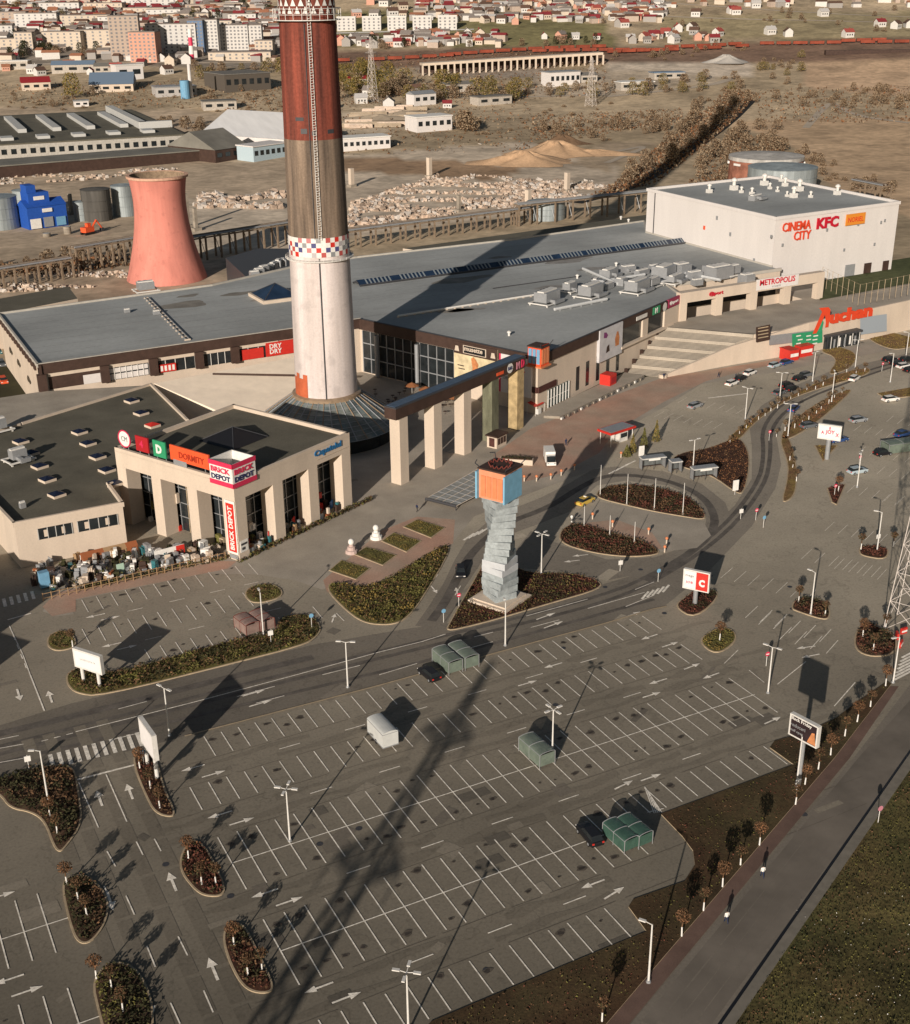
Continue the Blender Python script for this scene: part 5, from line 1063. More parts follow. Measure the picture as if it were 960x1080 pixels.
billboard('billboard', 'dark billboard with white lettering on a pole in the right verge', (842, 828), None, 6.8, 4.1, 2.9, radians(-80), mat('dark_poster', (.03, .018, .02), .6, var=.3), (0,), lambda b: (text_mb(b, 'Black Friday', (-2.0, -.33, 9.0), (1, 0, 0), .6, WHITE, .03, 3.2), text_mb(b, 'reduceri', (-1.9, -.33, 8.2), (1, 0, 0), .5, METALG, .03, 2.2), text_mb(b, 'mall open', (-1.9, -.33, 7.4), (1, 0, 0), .45, METALG, .03, 1.9), b.add([(.7, -.33, 7.0), (2.0, -.33, 7.0), (1.7, -.33, 8.7), (1.3, -.33, 8.6)], [(0, 1, 2, 3)], skin_)), legr=.3, leg_m=METALG)
g = at(6, 690)
t = billboard('billboard', 'billboard standing just outside the left picture edge', (-110, 760), None, 3.5, 8, 4, radians(-55), paper, (-2, 2))
# small signs on posts
sgn = [(44, 690, 0), (654, 603, 'w'), (694, 614, 'b'), (808, 703, 'r'), (805, 557, 'b'), (797, 549, 'r'), (781, 548, 'w'), (775, 522, 'W'), (676, 485, 'W'), (811, 465, 'r'), (930, 392, 'r'), (880, 523, 'r'), (925, 575, 'w'), (484, 640, 'r'), (468, 657, 'b'), (152, 808, 'b'), (31, 812, 'w'), (926, 868, 'p'), (840, 837, 'w'), (286, 678, 'w'), (329, 662, 'b'), (906, 492, 'r')]
for i, (px, py, k) in enumerate(sgn):
    if k == 0: continue
    g = at(px, py); c_ = {'w': WHITE, 'W': WHITE, 'r': PINK, 'b': lb_, 'p': mat('rose_sign', (.5, .2, .25), .5)}[k]; big = k == 'W'
    nm = {'w': 'small white', 'W': 'tall white', 'r': 'small red', 'b': 'small blue', 'p': 'pinkish'}[k]
    wh = {1: 'on the strip below the lens shaped beds', 2: 'beside the two panel billboard', 3: 'at the end of the double parking row', 4: 'at the splitter below the bend', 5: 'left of the splitter below the bend', 6: 'right of the bus platform end', 7: 'at the right end of the bus platform', 8: 'at the left end of the bus shelter', 9: 'by the inside of the curved road', 10: 'near the dark parked cars on the right', 11: 'in the red shrub triangle', 12: 'on the island near the lattice pylon', 13: 'left of the tower plinth', 14: 'at the side road corner', 15: 'under the edge-on billboard', 16: 'by the zebra crossing at the left edge', 17: 'beyond the gutter of the lower right road', 18: 'beneath the dark billboard', 19: 'in front of the small trolley shelter', 20: 'at the tip of the long hedge', 21: 'on the lamp post beside the silver car'}[i]
    t = thing('road_sign', '%s sign on a post %s' % (nm, wh), 'sign', (g.x, g.y, .1), -.1)
    b = MB(); hh = 3.0 if big else 2.2; b.tube((0, 0, 0), (0, 0, hh), .05, METALW, 6); b.build('post', t)
    b = MB()
    if big or k == 'w': b.box((0, -.1, hh-.9 if not big else .9), (1.3 if big else .8, .1, 2.2 if big else .8), c_)
    else: n = 12; b.add([(.38*cos(j*2*pi/n), -.1, hh-.1+.38*sin(j*2*pi/n)) for j in range(n)], [tuple(range(n))], c_)
    b.build('panel', t)
    if k == 'r': b = MB(); b.box((0, -.12, hh-.2), (.5, .03, .16), WHITE); b.build('bar', t)
# ------------------------------------------------------------------ cars
def make_car(body_m, kind='hatch'):
    t = thing('parked_car', 'x', 'car')
    L_, W_ = 4.3, 1.78
    if kind == 'sedan': L_ = 4.6
    prof = [(-.5, .32, .62), (-.49, .28, .78), (-.40, .25, .86), (-.24, .24, .92), (.22, .24, .94), (.40, .25, .92), (.48, .28, .85), (.5, .34, .7)]
    b = MB(); rings = []
    for x, z0, z1 in prof:
        hw = W_/2*(1-.35*max(0, abs(x)-.38)*4*.5); 
        rings.append([(x*L_, -hw*.96, z0), (x*L_, -hw, (z0+z1)/2), (x*L_, -hw*.88, z1), (x*L_, hw*.88, z1), (x*L_, hw, (z0+z1)/2), (x*L_, hw*.96, z0)])
    vs = [v for r in rings for v in r]; n = 6
    fs = [(i*n+j, (i+1)*n+j, (i+1)*n+(j+1) % n, i*n+(j+1) % n) for i in range(len(rings)-1) for j in range(n)]+[tuple(range(n))[::1], tuple(range((len(rings)-1)*n, len(rings)*n))[::-1]]
    b.add(vs, fs, body_m)
    r0, r1 = (-.10, .36) if kind != 'sedan' else (-.08, .26)
    b.box(((r0+r1)/2*L_, 0, 1.38), ((r1-r0)*L_, 1.22, .06), body_m); b.build('body', t)
    b = MB(); s0, s1 = (-.24, .46) if kind != 'sedan' else (-.23, .38)
    b.add([(s0*L_, -.76, .9), (s1*L_, -.76, .92), (s1*L_, .76, .92), (s0*L_, .76, .9), (r0*L_, -.62, 1.4), (r1*L_, -.62, 1.4), (r1*L_, .62, 1.4), (r0*L_, .62, 1.4)], [(0, 1, 5, 4), (1, 2, 6, 5), (2, 3, 7, 6), (3, 0, 4, 7), (4, 5, 6, 7)], GLASS); b.build('windows', t)
    for sx in (-.31, .30):
        for s in (-1, 1):
            b = MB(); cy = s*(W_/2-.06); 
            b.tube((sx*L_, cy-.11, .32), (sx*L_, cy+.11, .32), .32, BLACK, 14); wh = b.build('wheel', t)
            b = MB(); b.tube((sx*L_, cy+s*.10, .32), (sx*L_, cy+s*.125, .32), .19, METALG, 10); b.build('rim', wh)
    for s in (-1, 1):
        b = MB(); b.box((-.488*L_, s*.62, .62), (.12, .34, .14), WHITE); b.build('headlight', t); b = MB(); b.box((.492*L_, s*.66, .66), (.1, .26, .2), RED); b.build('tail_light', t)
    return reg(t)
cm = {'white': WHITE, 'silver': simple((.42, .44, .46), .35, .4, name='silver_paint'), 'black': BLACK, 'blue': mat('car_blue', (.03, .07, .2), .35), 'taxi': YELLOW, 'grey': mat('car_grey', (.12, .13, .14), .35), 'pale': mat('car_pale_blue', (.4, .48, .52), .35), 'orange': ORANGE, 'teal': mat('car_teal', (.04, .16, .18), .35)}
cp = {}
carl = [(617, 531, 'taxi', radians(20), 'yellow taxi waiting beside the big shadow of the tower'), (486, 606, 'black', radians(63+180), 'black car driving left of the twisted tower'), (453, 714, 'black', radians(-85+180), 'black car parked beside the two pale green trolley shelters'), (622, 884, 'black', radians(-95+180), 'black car parked alone near the green shelter at the lower right'),
 (733, 430, 'silver', radians(15), 'silver car in the parking row below the crossing stripes'), (772, 406, 'white', radians(18), 'white car, leftmost of three parked below the retaining wall'), (781, 401, 'black', radians(22), 'black car between two white cars'), (791, 395, 'white', radians(18), 'white car, right one of three parked below the retaining wall'),
 (817, 387, 'pale', radians(15), 'pale car next to the blue car by the red kiosk'), (829, 384, 'blue', radians(12), 'blue car beside the red stall'), (843, 401, 'black', radians(10), 'dark car left in the pair above the small trees'), (850, 397, 'grey', radians(10), 'dark grey car right in the pair above the small trees'), (829, 408, 'black', radians(10), 'black car under the trees next to the lamp post'), (822, 416, 'grey', radians(15), 'grey car half hidden by the small trees'), (835, 412, 'black', radians(12), 'black car behind the bare little trees'),
 (901, 401, 'white', radians(25), 'white car driving on the curved road below the vestibule'), (938, 381, 'black', radians(0), 'black car at the left end of the group near the right edge'), (946, 385, 'black', radians(0), 'second black car of the group near the right edge'), (953, 388, 'white', radians(0), 'light car among the dark group near the right edge'), (956, 381, 'black', radians(0), 'black car at the back of the group near the right edge'), (960, 392, 'black', radians(5), 'black car cut by the right picture edge'),
 (939, 423, 'white', radians(-8), 'white car with dark windows in the upper right car park'), (905, 445, 'silver', radians(-5), 'silver car right of the white pink billboard'), (853, 451, 'grey', radians(-5), 'dark car left of the white pink billboard'), (884, 466, 'blue', radians(-5), 'dark blue car behind the foot of the white pink billboard'), (931, 480, 'black', radians(-5), 'black car right in the middle of the right car park'), (904, 499, 'pale', radians(-5), 'pale blue car beside the lamp in the right car park'), (837, 433, 'blue', radians(30), 'small blue car on the curved road'), (952, 460, 'blue', radians(5), 'dark blue car behind the glass shelter at the right edge'), (883, 471, 'black', radians(5), 'x')]
for px, py, c_, a_, lab in carl[:-1]:
    key = c_
    if key not in cp:
        t = make_car(cm[c_], 'sedan' if c_ in ('taxi', 'blue') else 'hatch'); cp[key] = t; g = at(px, py); t.location = (g.x, g.y, .01); t.rotation_euler.z = a_+pi; t['label'] = lab
    else: g = at(px, py); dup(cp[key], (g.x, g.y, .01), a_+pi, lab)
g = at(617, 531, 1.4); b = MB(); b.box((0, 0, 1.42), (.3, .6, .18), WHITE); b.build('roof_sign', cp['taxi'])
for px, py, c_, lab in ((4, 403, 'orange', 'orange car parked on the roof deck at the left picture edge'), (2, 385, 'grey', 'grey car further back on the roof deck at the left edge'), (-2, 372, 'teal', 'teal car at the back of the roof deck')):
    g = at(px, py, 8.2)
    if c_ not in cp: t = make_car(cm[c_]); cp[c_] = t; t.location = (g.x, g.y, 8.07); t.rotation_euler.z = 1.57; t['label'] = lab
    else: dup(cp[c_], (g.x, g.y, 8.07), 1.57, lab)
# white delivery van near the portico
g = at(580, 488); van = thing('delivery_van', 'tall white delivery van parked on the brown plaza with its nose toward the road', 'van', (g.x, g.y, .03), radians(-115))
b = MB(); b.box((-1.1, 0, .45), (4.0, 2.1, 2.3), WHITE); b.build('cargo_box', van)
b = MB(); b.add([(.95, -1, .4), (2.9, -1, .4), (2.9, 1, .4), (.95, 1, .4), (.95, -.95, 2.2), (1.9, -.9, 2.15), (1.9, .9, 2.15), (.95, .95, 2.2), (2.9, -.95, 1.15), (2.9, .95, 1.15)], [(0, 1, 8, 5, 4), (3, 7, 6, 9, 2), (1, 2, 9, 8), (4, 5, 6, 7), (0, 4, 7, 3), (0, 3, 2, 1)], WHITE); b.build('cab', van)
b = MB(); b.add([(2.0, -.85, 2.12), (2.85, -.88, 1.22), (2.85, .88, 1.22), (2.0, .85, 2.12)], [(0, 1, 2, 3)], GLASS)
b.v = [(x+.03, y, z+.04) for x, y, z in b.v]; b.build('windscreen', van)
for sx in (-1.9, 2.0):
    for s in (-1, 1): b = MB(); b.tube((sx, s*.85, .38), (sx, s*1.06, .38), .38, BLACK, 12); b.build('wheel', van)
for s in (-1, 1): b = MB(); b.box((2.92, s*.7, .8), (.06, .35, .2), METALG); b.build('headlight', van)
# grey-white box trailer in the car park
g = at(404, 781); tr2 = thing('box_trailer', 'white box trailer with a rounded roof alone in a parking lane', 'trailer', (g.x, g.y, .02), radians(-88))
b = MB(); n = 9; sec = [(-1.15, .5), (1.15, .5), (1.15, 2.5)]+[(1.15*cos(pi*k/n), 2.5+.35*sin(pi*k/n)) for k in range(1, n)]+[(-1.15, 2.5)]
vs = [(-2.4, y, z) for y, z in sec]+[(2.4, y, z) for y, z in sec]; m = len(sec); b.add(vs, [(i, (i+1) % m, m+(i+1) % m, m+i) for i in range(m)]+[tuple(range(m))[::-1], tuple(range(m, 2*m))], mat('trailer_white', (.55, .56, .54), .5, var=.08)); b.build('body', tr2)
b = MB(); b.box((0, 0, .42), (4.9, 2.4, .12), METALG); b.box((0, 0, 2.45), (4.84, 2.36, .08), METALG)
for s in (-2.35, 2.35): b.box((s, 0, .5), (.12, 2.36, .05), METALG)
b.build('trim', tr2)
b = MB(); b.tube((-2.4, 0, .5), (-3.6, 0, .45), .07, METALD, 6); b.box((-3.0, 0, .6), (.9, 1.1, .8), WHITE); b.build('drawbar', tr2)
for s in (-1, 1): b = MB(); b.tube((.2, s*1.0, .35), (.2, s*1.18, .35), .35, BLACK, 12); b.build('wheel', tr2)
# trolley shelters with arched translucent roofs
glg = mat('shelter_green', (.17, .21, .17), .4, var=.2, scale=1, alpha=.85); glk = mat('shelter_emerald', (.06, .125, .095), .35, var=.2, alpha=.8); glr = mat('shelter_grey', (.20, .21, .20), .35, var=.2)
def shelter(label, px, py, rot, m_, L_=5.0, W_=2.4, h=2.4, trolleys=True, frame_m=METALG):
    g = at(px, py); t = thing('trolley_shelter', label, 'shelter', (g.x, g.y, .02), rot)
    b = MB(); n = 8
    for k in range(n):
        a0, a1 = pi*k/n, pi*(k+1)/n
        b.quad((-L_/2, W_/2*cos(a0), h-.3+.24*sin(a0)), (L_/2, W_/2*cos(a0), h-.3+.24*sin(a0)), (L_/2, W_/2*cos(a1), h-.3+.24*sin(a1)), (-L_/2, W_/2*cos(a1), h-.3+.24*sin(a1)), m_)
    b.build('roof', t)
    for s in (-1, 1): b = MB(); b.box((0, s*W_/2, .35), (L_*.96, .05, h-.7), m_); b.build('side_panel', t)
    b = MB(); b.box((L_/2-.05, 0, .35), (.05, W_*.92, h-.7), m_); b.build('end_panel', t)
    b = MB()
    for x in (-L_/2, 0, L_/2):
        for s in (-1, 1): b.tube((x, s*W_/2, 0), (x, s*W_/2, h-.3), .05, frame_m, 5)
        for k in range(n): a0, a1 = pi*k/n, pi*(k+1)/n; b.tube((x, W_/2*cos(a0), h-.28+.25*sin(a0)), (x, W_/2*cos(a1), h-.28+.25*sin(a1)), .05, frame_m, 5)
    for s in (-1, 1): b.tube((-L_/2, s*W_/2, h-.3), (L_/2, s*W_/2, h-.3), .05, frame_m, 5)
    b.build('frame', t)
shelter('pale green trolley shelter next to the black car', 472, 703, radians(-87), glg); shelter('pale green trolley shelter, right one of the touching pair', 489, 698, radians(-87), glg)
shelter('pale green trolley shelter beside the lamp post in the middle of the lot', 566, 799, radians(-87), glg); shelter('emerald green trolley shelter near the curved lot corner, left bay', 654, 888, radians(-86), glk, 4.2, 2.1, 2.1); shelter('emerald green trolley shelter near the curved lot corner, right bay', 669, 883, radians(-86), glk, 4.2, 2.1, 2.1)
shelter('reddish trolley shelter beside the hedge, left bay', 261, 665, radians(-80), mat('shelter_rose', (.26, .18, .155), .5, var=.25), 4, 2.4, 2.3, frame_m=MATS['rusty_red']); shelter('reddish trolley shelter beside the hedge, right bay', 277, 661, radians(-80), mat('shelter_rose', (.30, .15, .13), .4), 4, 2.4, 2.3, frame_m=MATS['rusty_red'])
shelter('glass trolley shelter at the right picture edge beside the blue car', 947, 476, radians(170), glg, 7, 3.2, 2.6)
# bus shelters
for i, (px, py, L_) in enumerate(((688, 494, 5.5), (712, 498, 2.4), (742, 505, 5.5))):
    g = at(px, py); t = thing('bus_shelter', ['long grey bus shelter at the left end of the platform', 'narrow grey ticket kiosk between the two bus shelters', 'long grey bus shelter at the right end of the platform'][i], 'bus shelter', (g.x, g.y, .05), radians(-12))
    b = MB(); b.box((0, 0, 2.45), (L_, 2.0, .14), METALW); b.box((0, 0, 2.6), (L_*.96, 1.8, .1), METALG); b.build('roof', t)
    b = MB(); b.box((0, .8, .2), (L_*.95, .05, 2.2), mat('shelter_pane', (.12, .13, .13), .2, var=.3)); 
    for s in (-1, 1): b.box((s*L_*.48, .1, .2), (.05, 1.3, 2.2), METALG)
    b.build('pane', t)
    b = MB()
    for s in (-.48, 0, .48):
        for q in (-.75, .82): b.tube((s*L_, q, 0), (s*L_, q, 2.45), .06, METALD, 5)
    b.build('frame', t)
    b = MB(); b.box((0, .45, .42), (L_*.8, .4, .08), BROWN); b.build('bench', t)
    if L_ > 3: b = MB(); b.box((0, -.98, 2.1), (2.6, .05, .4), WHITE); b.build('sign_panel', t)
# red canopy kiosk
g = at(650, 466); t = thing('canopy_kiosk', 'flat white roofed canopy kiosk with a red rim beside the small conifers', 'kiosk', (g.x, g.y, .03), radians(12))
b = MB(); b.box((0, 0, 2.9), (8.0, 4.2, .45), RED); b.box((0, 0, 3.36), (7.3, 3.6, .06), METALG); b.build('roof', t)
for sx in (-3.4, 3.4):
    for s in (-1.6, 1.6): b = MB(); b.tube((sx, s, 0), (sx, s, 2.9), .1, METALW, 6); b.build('post', t)
b = MB(); b.box((1.4, .3, 0), (2.6, 2.4, 2.5), METALW); b.box((1.4, -.95, 1.0), (2.0, .06, 1.0), GLASS); b.build('booth', t)
# plaza kiosk, pergola, planter near portico
g = at(524, 470); t = thing('plaza_kiosk', 'small brown and cream kiosk at the foot of the mossy column', 'kiosk', (g.x, g.y, .03), A2)
b = MB(); b.box((0, 0, 0), (3.8, 2.6, 2.6), CREAM); b.build('wall', t); b = MB(); b.box((0, 0, 2.6), (4.4, 3.2, .3), BROWN); b.build('roof', t)
for s in (-1.1, 0, 1.1): b = MB(); b.box((s, -1.33, .8), (.8, .08, 1.4), BROWN); b.build('window', t)
b = MB(); b.box((-1.93, 0, .3), (.08, 1.4, 2.0), MATS['oxblood_band']); b.build('window', t)
t = thing('glass_canopy', 'low gridded glass roof light strip on the paving left of the twisted tower', 'canopy', (0, 0, 0)); q = [at(x, y) for x, y in ((448, 525), (482, 536), (530, 500), (515, 485), (500, 490))]
a, bb, c, d = at(449, 526, .9), at(481, 534, .9), at(540, 503, 1.4), at(512, 490, 1.4); b = MB(); b.quad(a, bb, c, d, mat('canopy_frost', (.26, .27, .26), .4, var=.3, scale=.9)); b.build('glass', t)
b = MB()
for k in range(11): u = k/10; b.tube(a.lerp(d, u), bb.lerp(c, u), .09, METALG, 4)
for k in range(5): u = k/4; b.tube(a.lerp(bb, u), d.lerp(c, u), .07, CREAM, 4)
for p in (a, bb, c, d): b.tube((p.x, p.y, 0), p, .1, METALD, 5)
b.tube(a, bb, .3, METALD, 5); b.build('frame', t)
a = at(545, 489); t = thing('planter_wall', 'long low cream planter wall behind the tower top', 'planter', (a.x, a.y, 0), radians(-38)); b = MB(); b.box((0, 0, 0), (7, 1.6, 1.2), CREAM); b.box((0, 0, 1.2), (6.6, 1.2, .1), SOIL); b.build('wall', t); b = MB()
for _ in range(150): b.leaf((rnd.uniform(-3.2, 3.2), rnd.uniform(-.5, .5), 1.3+rnd.random()*.4), .16, L_DARK)
b.build('plants', t)
# stone ornaments on the plaza
for i, (px, py) in enumerate(((371, 583), (397, 568))):
    g = at(px, py); t = thing('stone_ornament', ['round topped stone ornament at the left of the small lawns', 'round topped stone ornament right beside its twin by the small lawns'][i], 'sculpture', (g.x, g.y, .03)); t.scale = (.78, .78, .82)
    b = MB(); b.lathe([(1.5, 0), (1.4, .7), (1.0, .8), (.95, 1.5), (.6, 1.6), (.55, 2.0)], WHITE if i else mat('rose_stone', (.5, .38, .34), .8), 12); b.build('pedestal', t); b = MB(); b.sphere((0, 0, 2.6), .75, WHITE, 12, 8); b.build('ball', t, smooth=True)
# entrance red box & stalls
g = at(643, 408); t = thing('red_cube_stand', 'bright red box stand against the mall wall under the slit windows', 'stand', (g.x, g.y+.8, .6), A2); b = MB(); b.box((0, 0, 0), (3.2, 3, 2.7), RED); b.build('body', t); b = MB(); b.box((0, -1.53, .5), (2.4, .06, 1.5), mat('deep_red', (.38, .015, .02), .5)); b.build('sign_panel', t)
g = at(565, 436); t = thing('terrace_awning', 'red and white cafe awning at the mall corner', 'awning', (g.x, g.y, .1), A2); b = MB(); b.add([(-2, -1.2, 2.2), (2, -1.2, 2.2), (2, 1.2, 2.9), (-2, 1.2, 2.9)], [(0, 1, 2, 3)], RED); b.build('cloth', t); b = MB(); b.box((0, -.8, 0), (1.4, .7, 1.3), WHITE)
for s in (-1.9, 1.9): b.tube((s, -1.2, 0), (s, -1.2, 2.2), .05, METALW, 5); b.tube((s, 1.2, 0), (s, 1.2, 2.9), .05, METALW, 5)
b.build('frame', t)
# plaza hedge line in front of the shop + fence
for nm, q0, q1, z1, dens in (('hedge', (252, 593), (392, 527), .8, 1), ('hedge', (85, 622), (245, 588), .8, 1)):
    a, c = at(*q0), at(*q1); n_ = int((c-a).length*40); b = MB()
    for _ in range(n_): p = a.lerp(c, rnd.random()); b.leaf((p.x+rnd.uniform(-.5, .5), p.y+rnd.uniform(-.5, .5), rnd.random()*z1), .22, rnd.choice([L_DARK, L_OLIVE, L_BROWN]))
    b.build(nm, label='low clipped hedge row %s' % ('in front of the shop glass front' if q0[0] > 200 else 'along the garden yard of the annex'), cat='hedge')
# garden yard goods in front of the annex
a, c = at(50, 634), at(236, 592); yardU = (c-a).normalized()
items = [('flower_crate', 'crate'), ('garden_pot', 'pot'), ('pallet_stack', 'pallets'), ('garden_shed', 'shed')]
cl = [('orange', mat('terracotta', (.30, .10, .04), .8)), ('cream', CREAM), ('dark green', L_DARK), ('brown', BROWN), ('white', WHITE), ('grey', METALG), ('tan', mat('pine_wood', (.34, .22, .12), .8)), ('black', BLACK), ('teal', mat('car_teal', (.04, .16, .18), .35))]
for i in range(5):
    g = at(93+i*11.5, 594-i*2.7); t = thing('garden_shed', 'orange brown wooden garden shed, %s from the left in front of the annex' % ORD[i], 'shed', (g.x, g.y, 0), A2*.2, 'garden sheds in front of the annex'); m_ = [cl[0][1], cl[0][1], cl[6][1], cl[6][1], cl[0][1]][i]
    b = MB(); b.box((0, 0, 0), (1.9, 1.6, 1.6), m_); b.build('wall', t); b = MB(); b.add([(-1.05, -.95, 1.6), (1.05, -.95, 1.6), (1.05, .95, 1.6), (-1.05, .95, 1.6), (-1.05, 0, 2.3), (1.05, 0, 2.3)], [(0, 1, 5, 4), (3, 4, 5, 2), (0, 4, 3), (1, 2, 5)], m_); b.build('roof', t); b = MB(); b.box((.2, -.84, .1), (.7, .05, 1.3), BROWN); b.build('door', t)
spots = []
for i in range(240):
    px = rnd.uniform(36, 228); u_ = (px-36)/190; py = rnd.uniform(598-22*u_, 628-37*u_)
    g = at(px, py); nm, m_ = rnd.choice(cl+[cl[1], cl[4], cl[4], cl[5]]); w_, d_, h_ = rnd.uniform(.5, 1.6), rnd.uniform(.5, 1.3), rnd.uniform(.6, 2.3)
    b = MB(); k = i % 3
    if k == 0:
        for j in range(3): b.box((0, 0, j*h_/3), (w_, d_, h_/3-.06), m_, .1*j)
        nn, ct = 'crate_stack', 'crates'
    elif k == 1:
        b.lathe([(.25, 0), (.42, .5), (.38, .5)], m_, 10)
        for _ in range(14): b.leaf((rnd.gauss(0, .25), rnd.gauss(0, .25), .6+rnd.random()*.7), .2, rnd.choice([L_DARK, L_OLIVE, L_GREEN, L_TAN]))
        nn, ct = 'potted_plant', 'plant'
    else:
        for j in range(5): b.box((-w_/2+j*w_/4.2, 0, 0), (w_/6, d_, .15+h_*rnd.uniform(.4, 1)), m_)
        nn, ct = 'garden_goods', 'goods'
    side = 'left end' if px < 95 else 'middle' if px < 160 else 'right end'
    b.build(nn, label='%s %s in the crowded sales yard of the annex, %s' % (nm, {'crates': 'stack of crates', 'plant': 'pot with a shrub', 'goods': 'upright garden goods'}[ct], side), cat=ct, group='%s %s, %s of the sales yard' % (nm, ct, side), loc=(g.x, g.y, 0), rotz=rnd.random()*3)
for i in range(34):
    px = rnd.uniform(258, 372); g = at(px, 588-(px-258)*.50+rnd.uniform(-3, 1)); nm, m_ = rnd.choice(cl); b = MB(); b.box((0, 0, 0), (rnd.uniform(.6, 1.4), .7, rnd.uniform(.5, 1.5)), m_); b.box((.2, .1, 0), (.5, .6, 1.7), rnd.choice(cl)[1]); b.build('garden_goods', label='%s boxed goods between the right side columns of the shop' % nm, cat='goods', group='%s goods along the right side of the shop' % nm, loc=(g.x, g.y, 0), rotz=A2)
for (px, py, w_, h_, face, lab, rz) in ((180, 592, 5.6, 2.4, 'pw', 'white and red banner on the sales yard fence', .12), (285, 570, 1.6, 1.8, 'r', 'small tilted red and white poster board at the shop side', .9), (310, 555, 1.5, 1.5, 'r', 'red round product display at the shop side', .9), (323, 549, 1.5, 1.3, 'r', 'pink and white product display at the shop side', .9), (350, 537, 1.6, 1.5, 'b', 'blue product display at the shop side', .9), (128, 606, 1.3, 1.8, 't', 'pale green notice panel on the yard fence', .12), (48, 620, 1.6, 2.8, 'y', 'teal and blue tarpaulin corner at the left end of the sales yard', .1), (38, 590, 1.6, 2.6, 'o', 'yellow orange inflated playhouse top at the yard corner', .1)):
    g = at(px, py); t = thing('advert_banner', lab, 'banner', (g.x, g.y, .1), rz); m_ = {'pw': WHITE, 'r': RED, 'b': BLUE, 't': mat('mint_panel', (.40, .55, .45), .6), 'y': lb_, 'o': YELLOW}[face]
    b = MB(); b.box((0, 0, .2), (w_, .15 if face not in 'oy' else 1.2, h_), m_); b.build('panel', t); b = MB()
    if face == 'pw': b.box((w_*.36, -.1, .22), (w_*.28, .06, h_-.04), RED); text_mb(b, 'BRICK', (-2.2, -.12, 1.1), (1, 0, 0), .6, METALG, .02, 2.6); text_mb(b, '-50', (1.5, -.16, .9), (1, 0, 0), .8, WHITE, .02, 1.0)
    for s in (-1, 1): b.tube((s*w_*.48, .1, 0), (s*w_*.48, .1, h_+.2), .05, METALG, 5)
    b.build('frame', t)
t = thing('yard_fence', 'tan timber rail fence around the sales yard of the annex', 'fence', (0, 0, 0)); a, c = at(46, 634), at(238, 590)
for zz in (.5, 1.3): b = MB(); b.tube((a.x, a.y, zz), (c.x, c.y, zz), .06, cl[6][1], 4); b.build('rail', t)
for i in range(24): p = a.lerp(c, i/23); b = MB(); b.box((p.x, p.y, 0), (.12, .12, 1.5), cl[6][1]); b.build('post', t)
# ------------------------------------------------------------------ lollipop trees
def crown_mesh(name, r, n, mats, sq=.85, size=.16):
    b = MB()
    for _ in range(n):
        while True:
            v = Vector((rnd.uniform(-1, 1), rnd.uniform(-1, 1), rnd.uniform(-1, 1)))
            if .45 < v.length < 1: break
        b.leaf((v.x*r, v.y*r, v.z*r*sq), size, rnd.choice(mats))
    for i in range(16):
        a, e = rnd.random()*6.28, rnd.uniform(-.6, 1.3); b.tube((0, 0, -r*.9), (r*.8*cos(a)*cos(e), r*.8*sin(a)*cos(e), r*.8*sin(e)), .03, L_BROWN, 3)
    return b
def tree_proto(r, h, mats, n=420, size=.17):
    t = thing('round_tree', 'x', 'tree'); b = MB(); b.tube((0, 0, 0), (0.04, 0, h*.55), .10, WHITE, 6, .08); b.tube((0.04, 0, h*.55), (0, 0, h), .08, L_BROWN, 6, .05); b.build('trunk', t)
    o = crown_mesh('c', r, n, mats, .85, size).build('crown', t); o.location = (0, 0, h+r*.5); return reg(t)
tp1 = [tree_proto(.86, 2.1, [L_RUST, L_BROWN, L_BROWN], 330, .11), tree_proto(.72, 2.0, [L_BROWN, L_DARK, L_BROWN], 260, .11), tree_proto(.72, 1.7, [L_BROWN, L_DARK, L_TAN], 190, .12)]
vt = [(934, 724), (918, 746), (904, 762), (891, 777), (876, 797), (863, 812), (849, 828), (839, 849), (801, 892), (781, 913), (762, 936), (742, 961), (719, 988), (635, 1078)]
def plant_tree(k, px, py, lab, grp=None, s=1):
    g = at(px, py); dup(tp1[k], (g.x, g.y, .1), rnd.random()*6, lab, grp, scale=(s, s, s*rnd.uniform(.9, 1.1)))
for i, (x, y) in enumerate(vt): plant_tree(i % 2, x, y, 'round young tree, %s from the top in the verge row by the lower right road' % ORD[i])
il = [(159, 832, 'upper one on the thin island under the edge-on billboard'), (169, 853, 'lower one on the thin island under the edge-on billboard'), (199, 906, 'top one on the red shrub island left of the lot'), (213, 934, 'middle one on the red shrub island left of the lot'), (228, 933, 'right one on the red shrub island left of the lot'),
 (71, 933, 'top one on the dark island at the left'), (83, 950, 'middle one on the dark island at the left'), (92, 966, 'lower one on the dark island at the left'), (247, 998, 'top one on the lowest red shrub island'), (262, 1029, 'lower one on the lowest red shrub island'), (277, 1026, 'right one on the lowest red shrub island'),
 (102, 1033, 'left one on the bottom left island'), (118, 1042, 'middle one on the bottom left island'), (130, 1068, 'lower one on the bottom left island'), (53, 862, 'upper one on the lower left hedge bend'), (61, 880, 'lower one on the lower left hedge bend'), (77, 683, 'single one on the small oval island'), (759, 676, 'single one on the yellow green island'),
 (842, 636, 'left one on the island in front of the lamp'), (870, 650, 'right one on the island in front of the lamp'), (910, 672, 'left one on the dark island by the pylon'), (921, 686, 'middle one on the dark island by the pylon'), (934, 664, 'right one on the dark island by the pylon'), (884, 519, 'in the red shrub triangle'), (908, 580, 'left one on the narrow island by the pylon'), (942, 577, 'right one on the narrow island by the pylon'), (148, 812, 'behind the foot of the edge-on billboard'), (840, 508, 'lower one on the thin strip inside the bend'), (833, 486, 'upper one on the thin strip inside the bend')]
for i, (x, y, l) in enumerate(il): plant_tree([1, 1, 0][i % 3], x, y, 'small round tree, '+l)
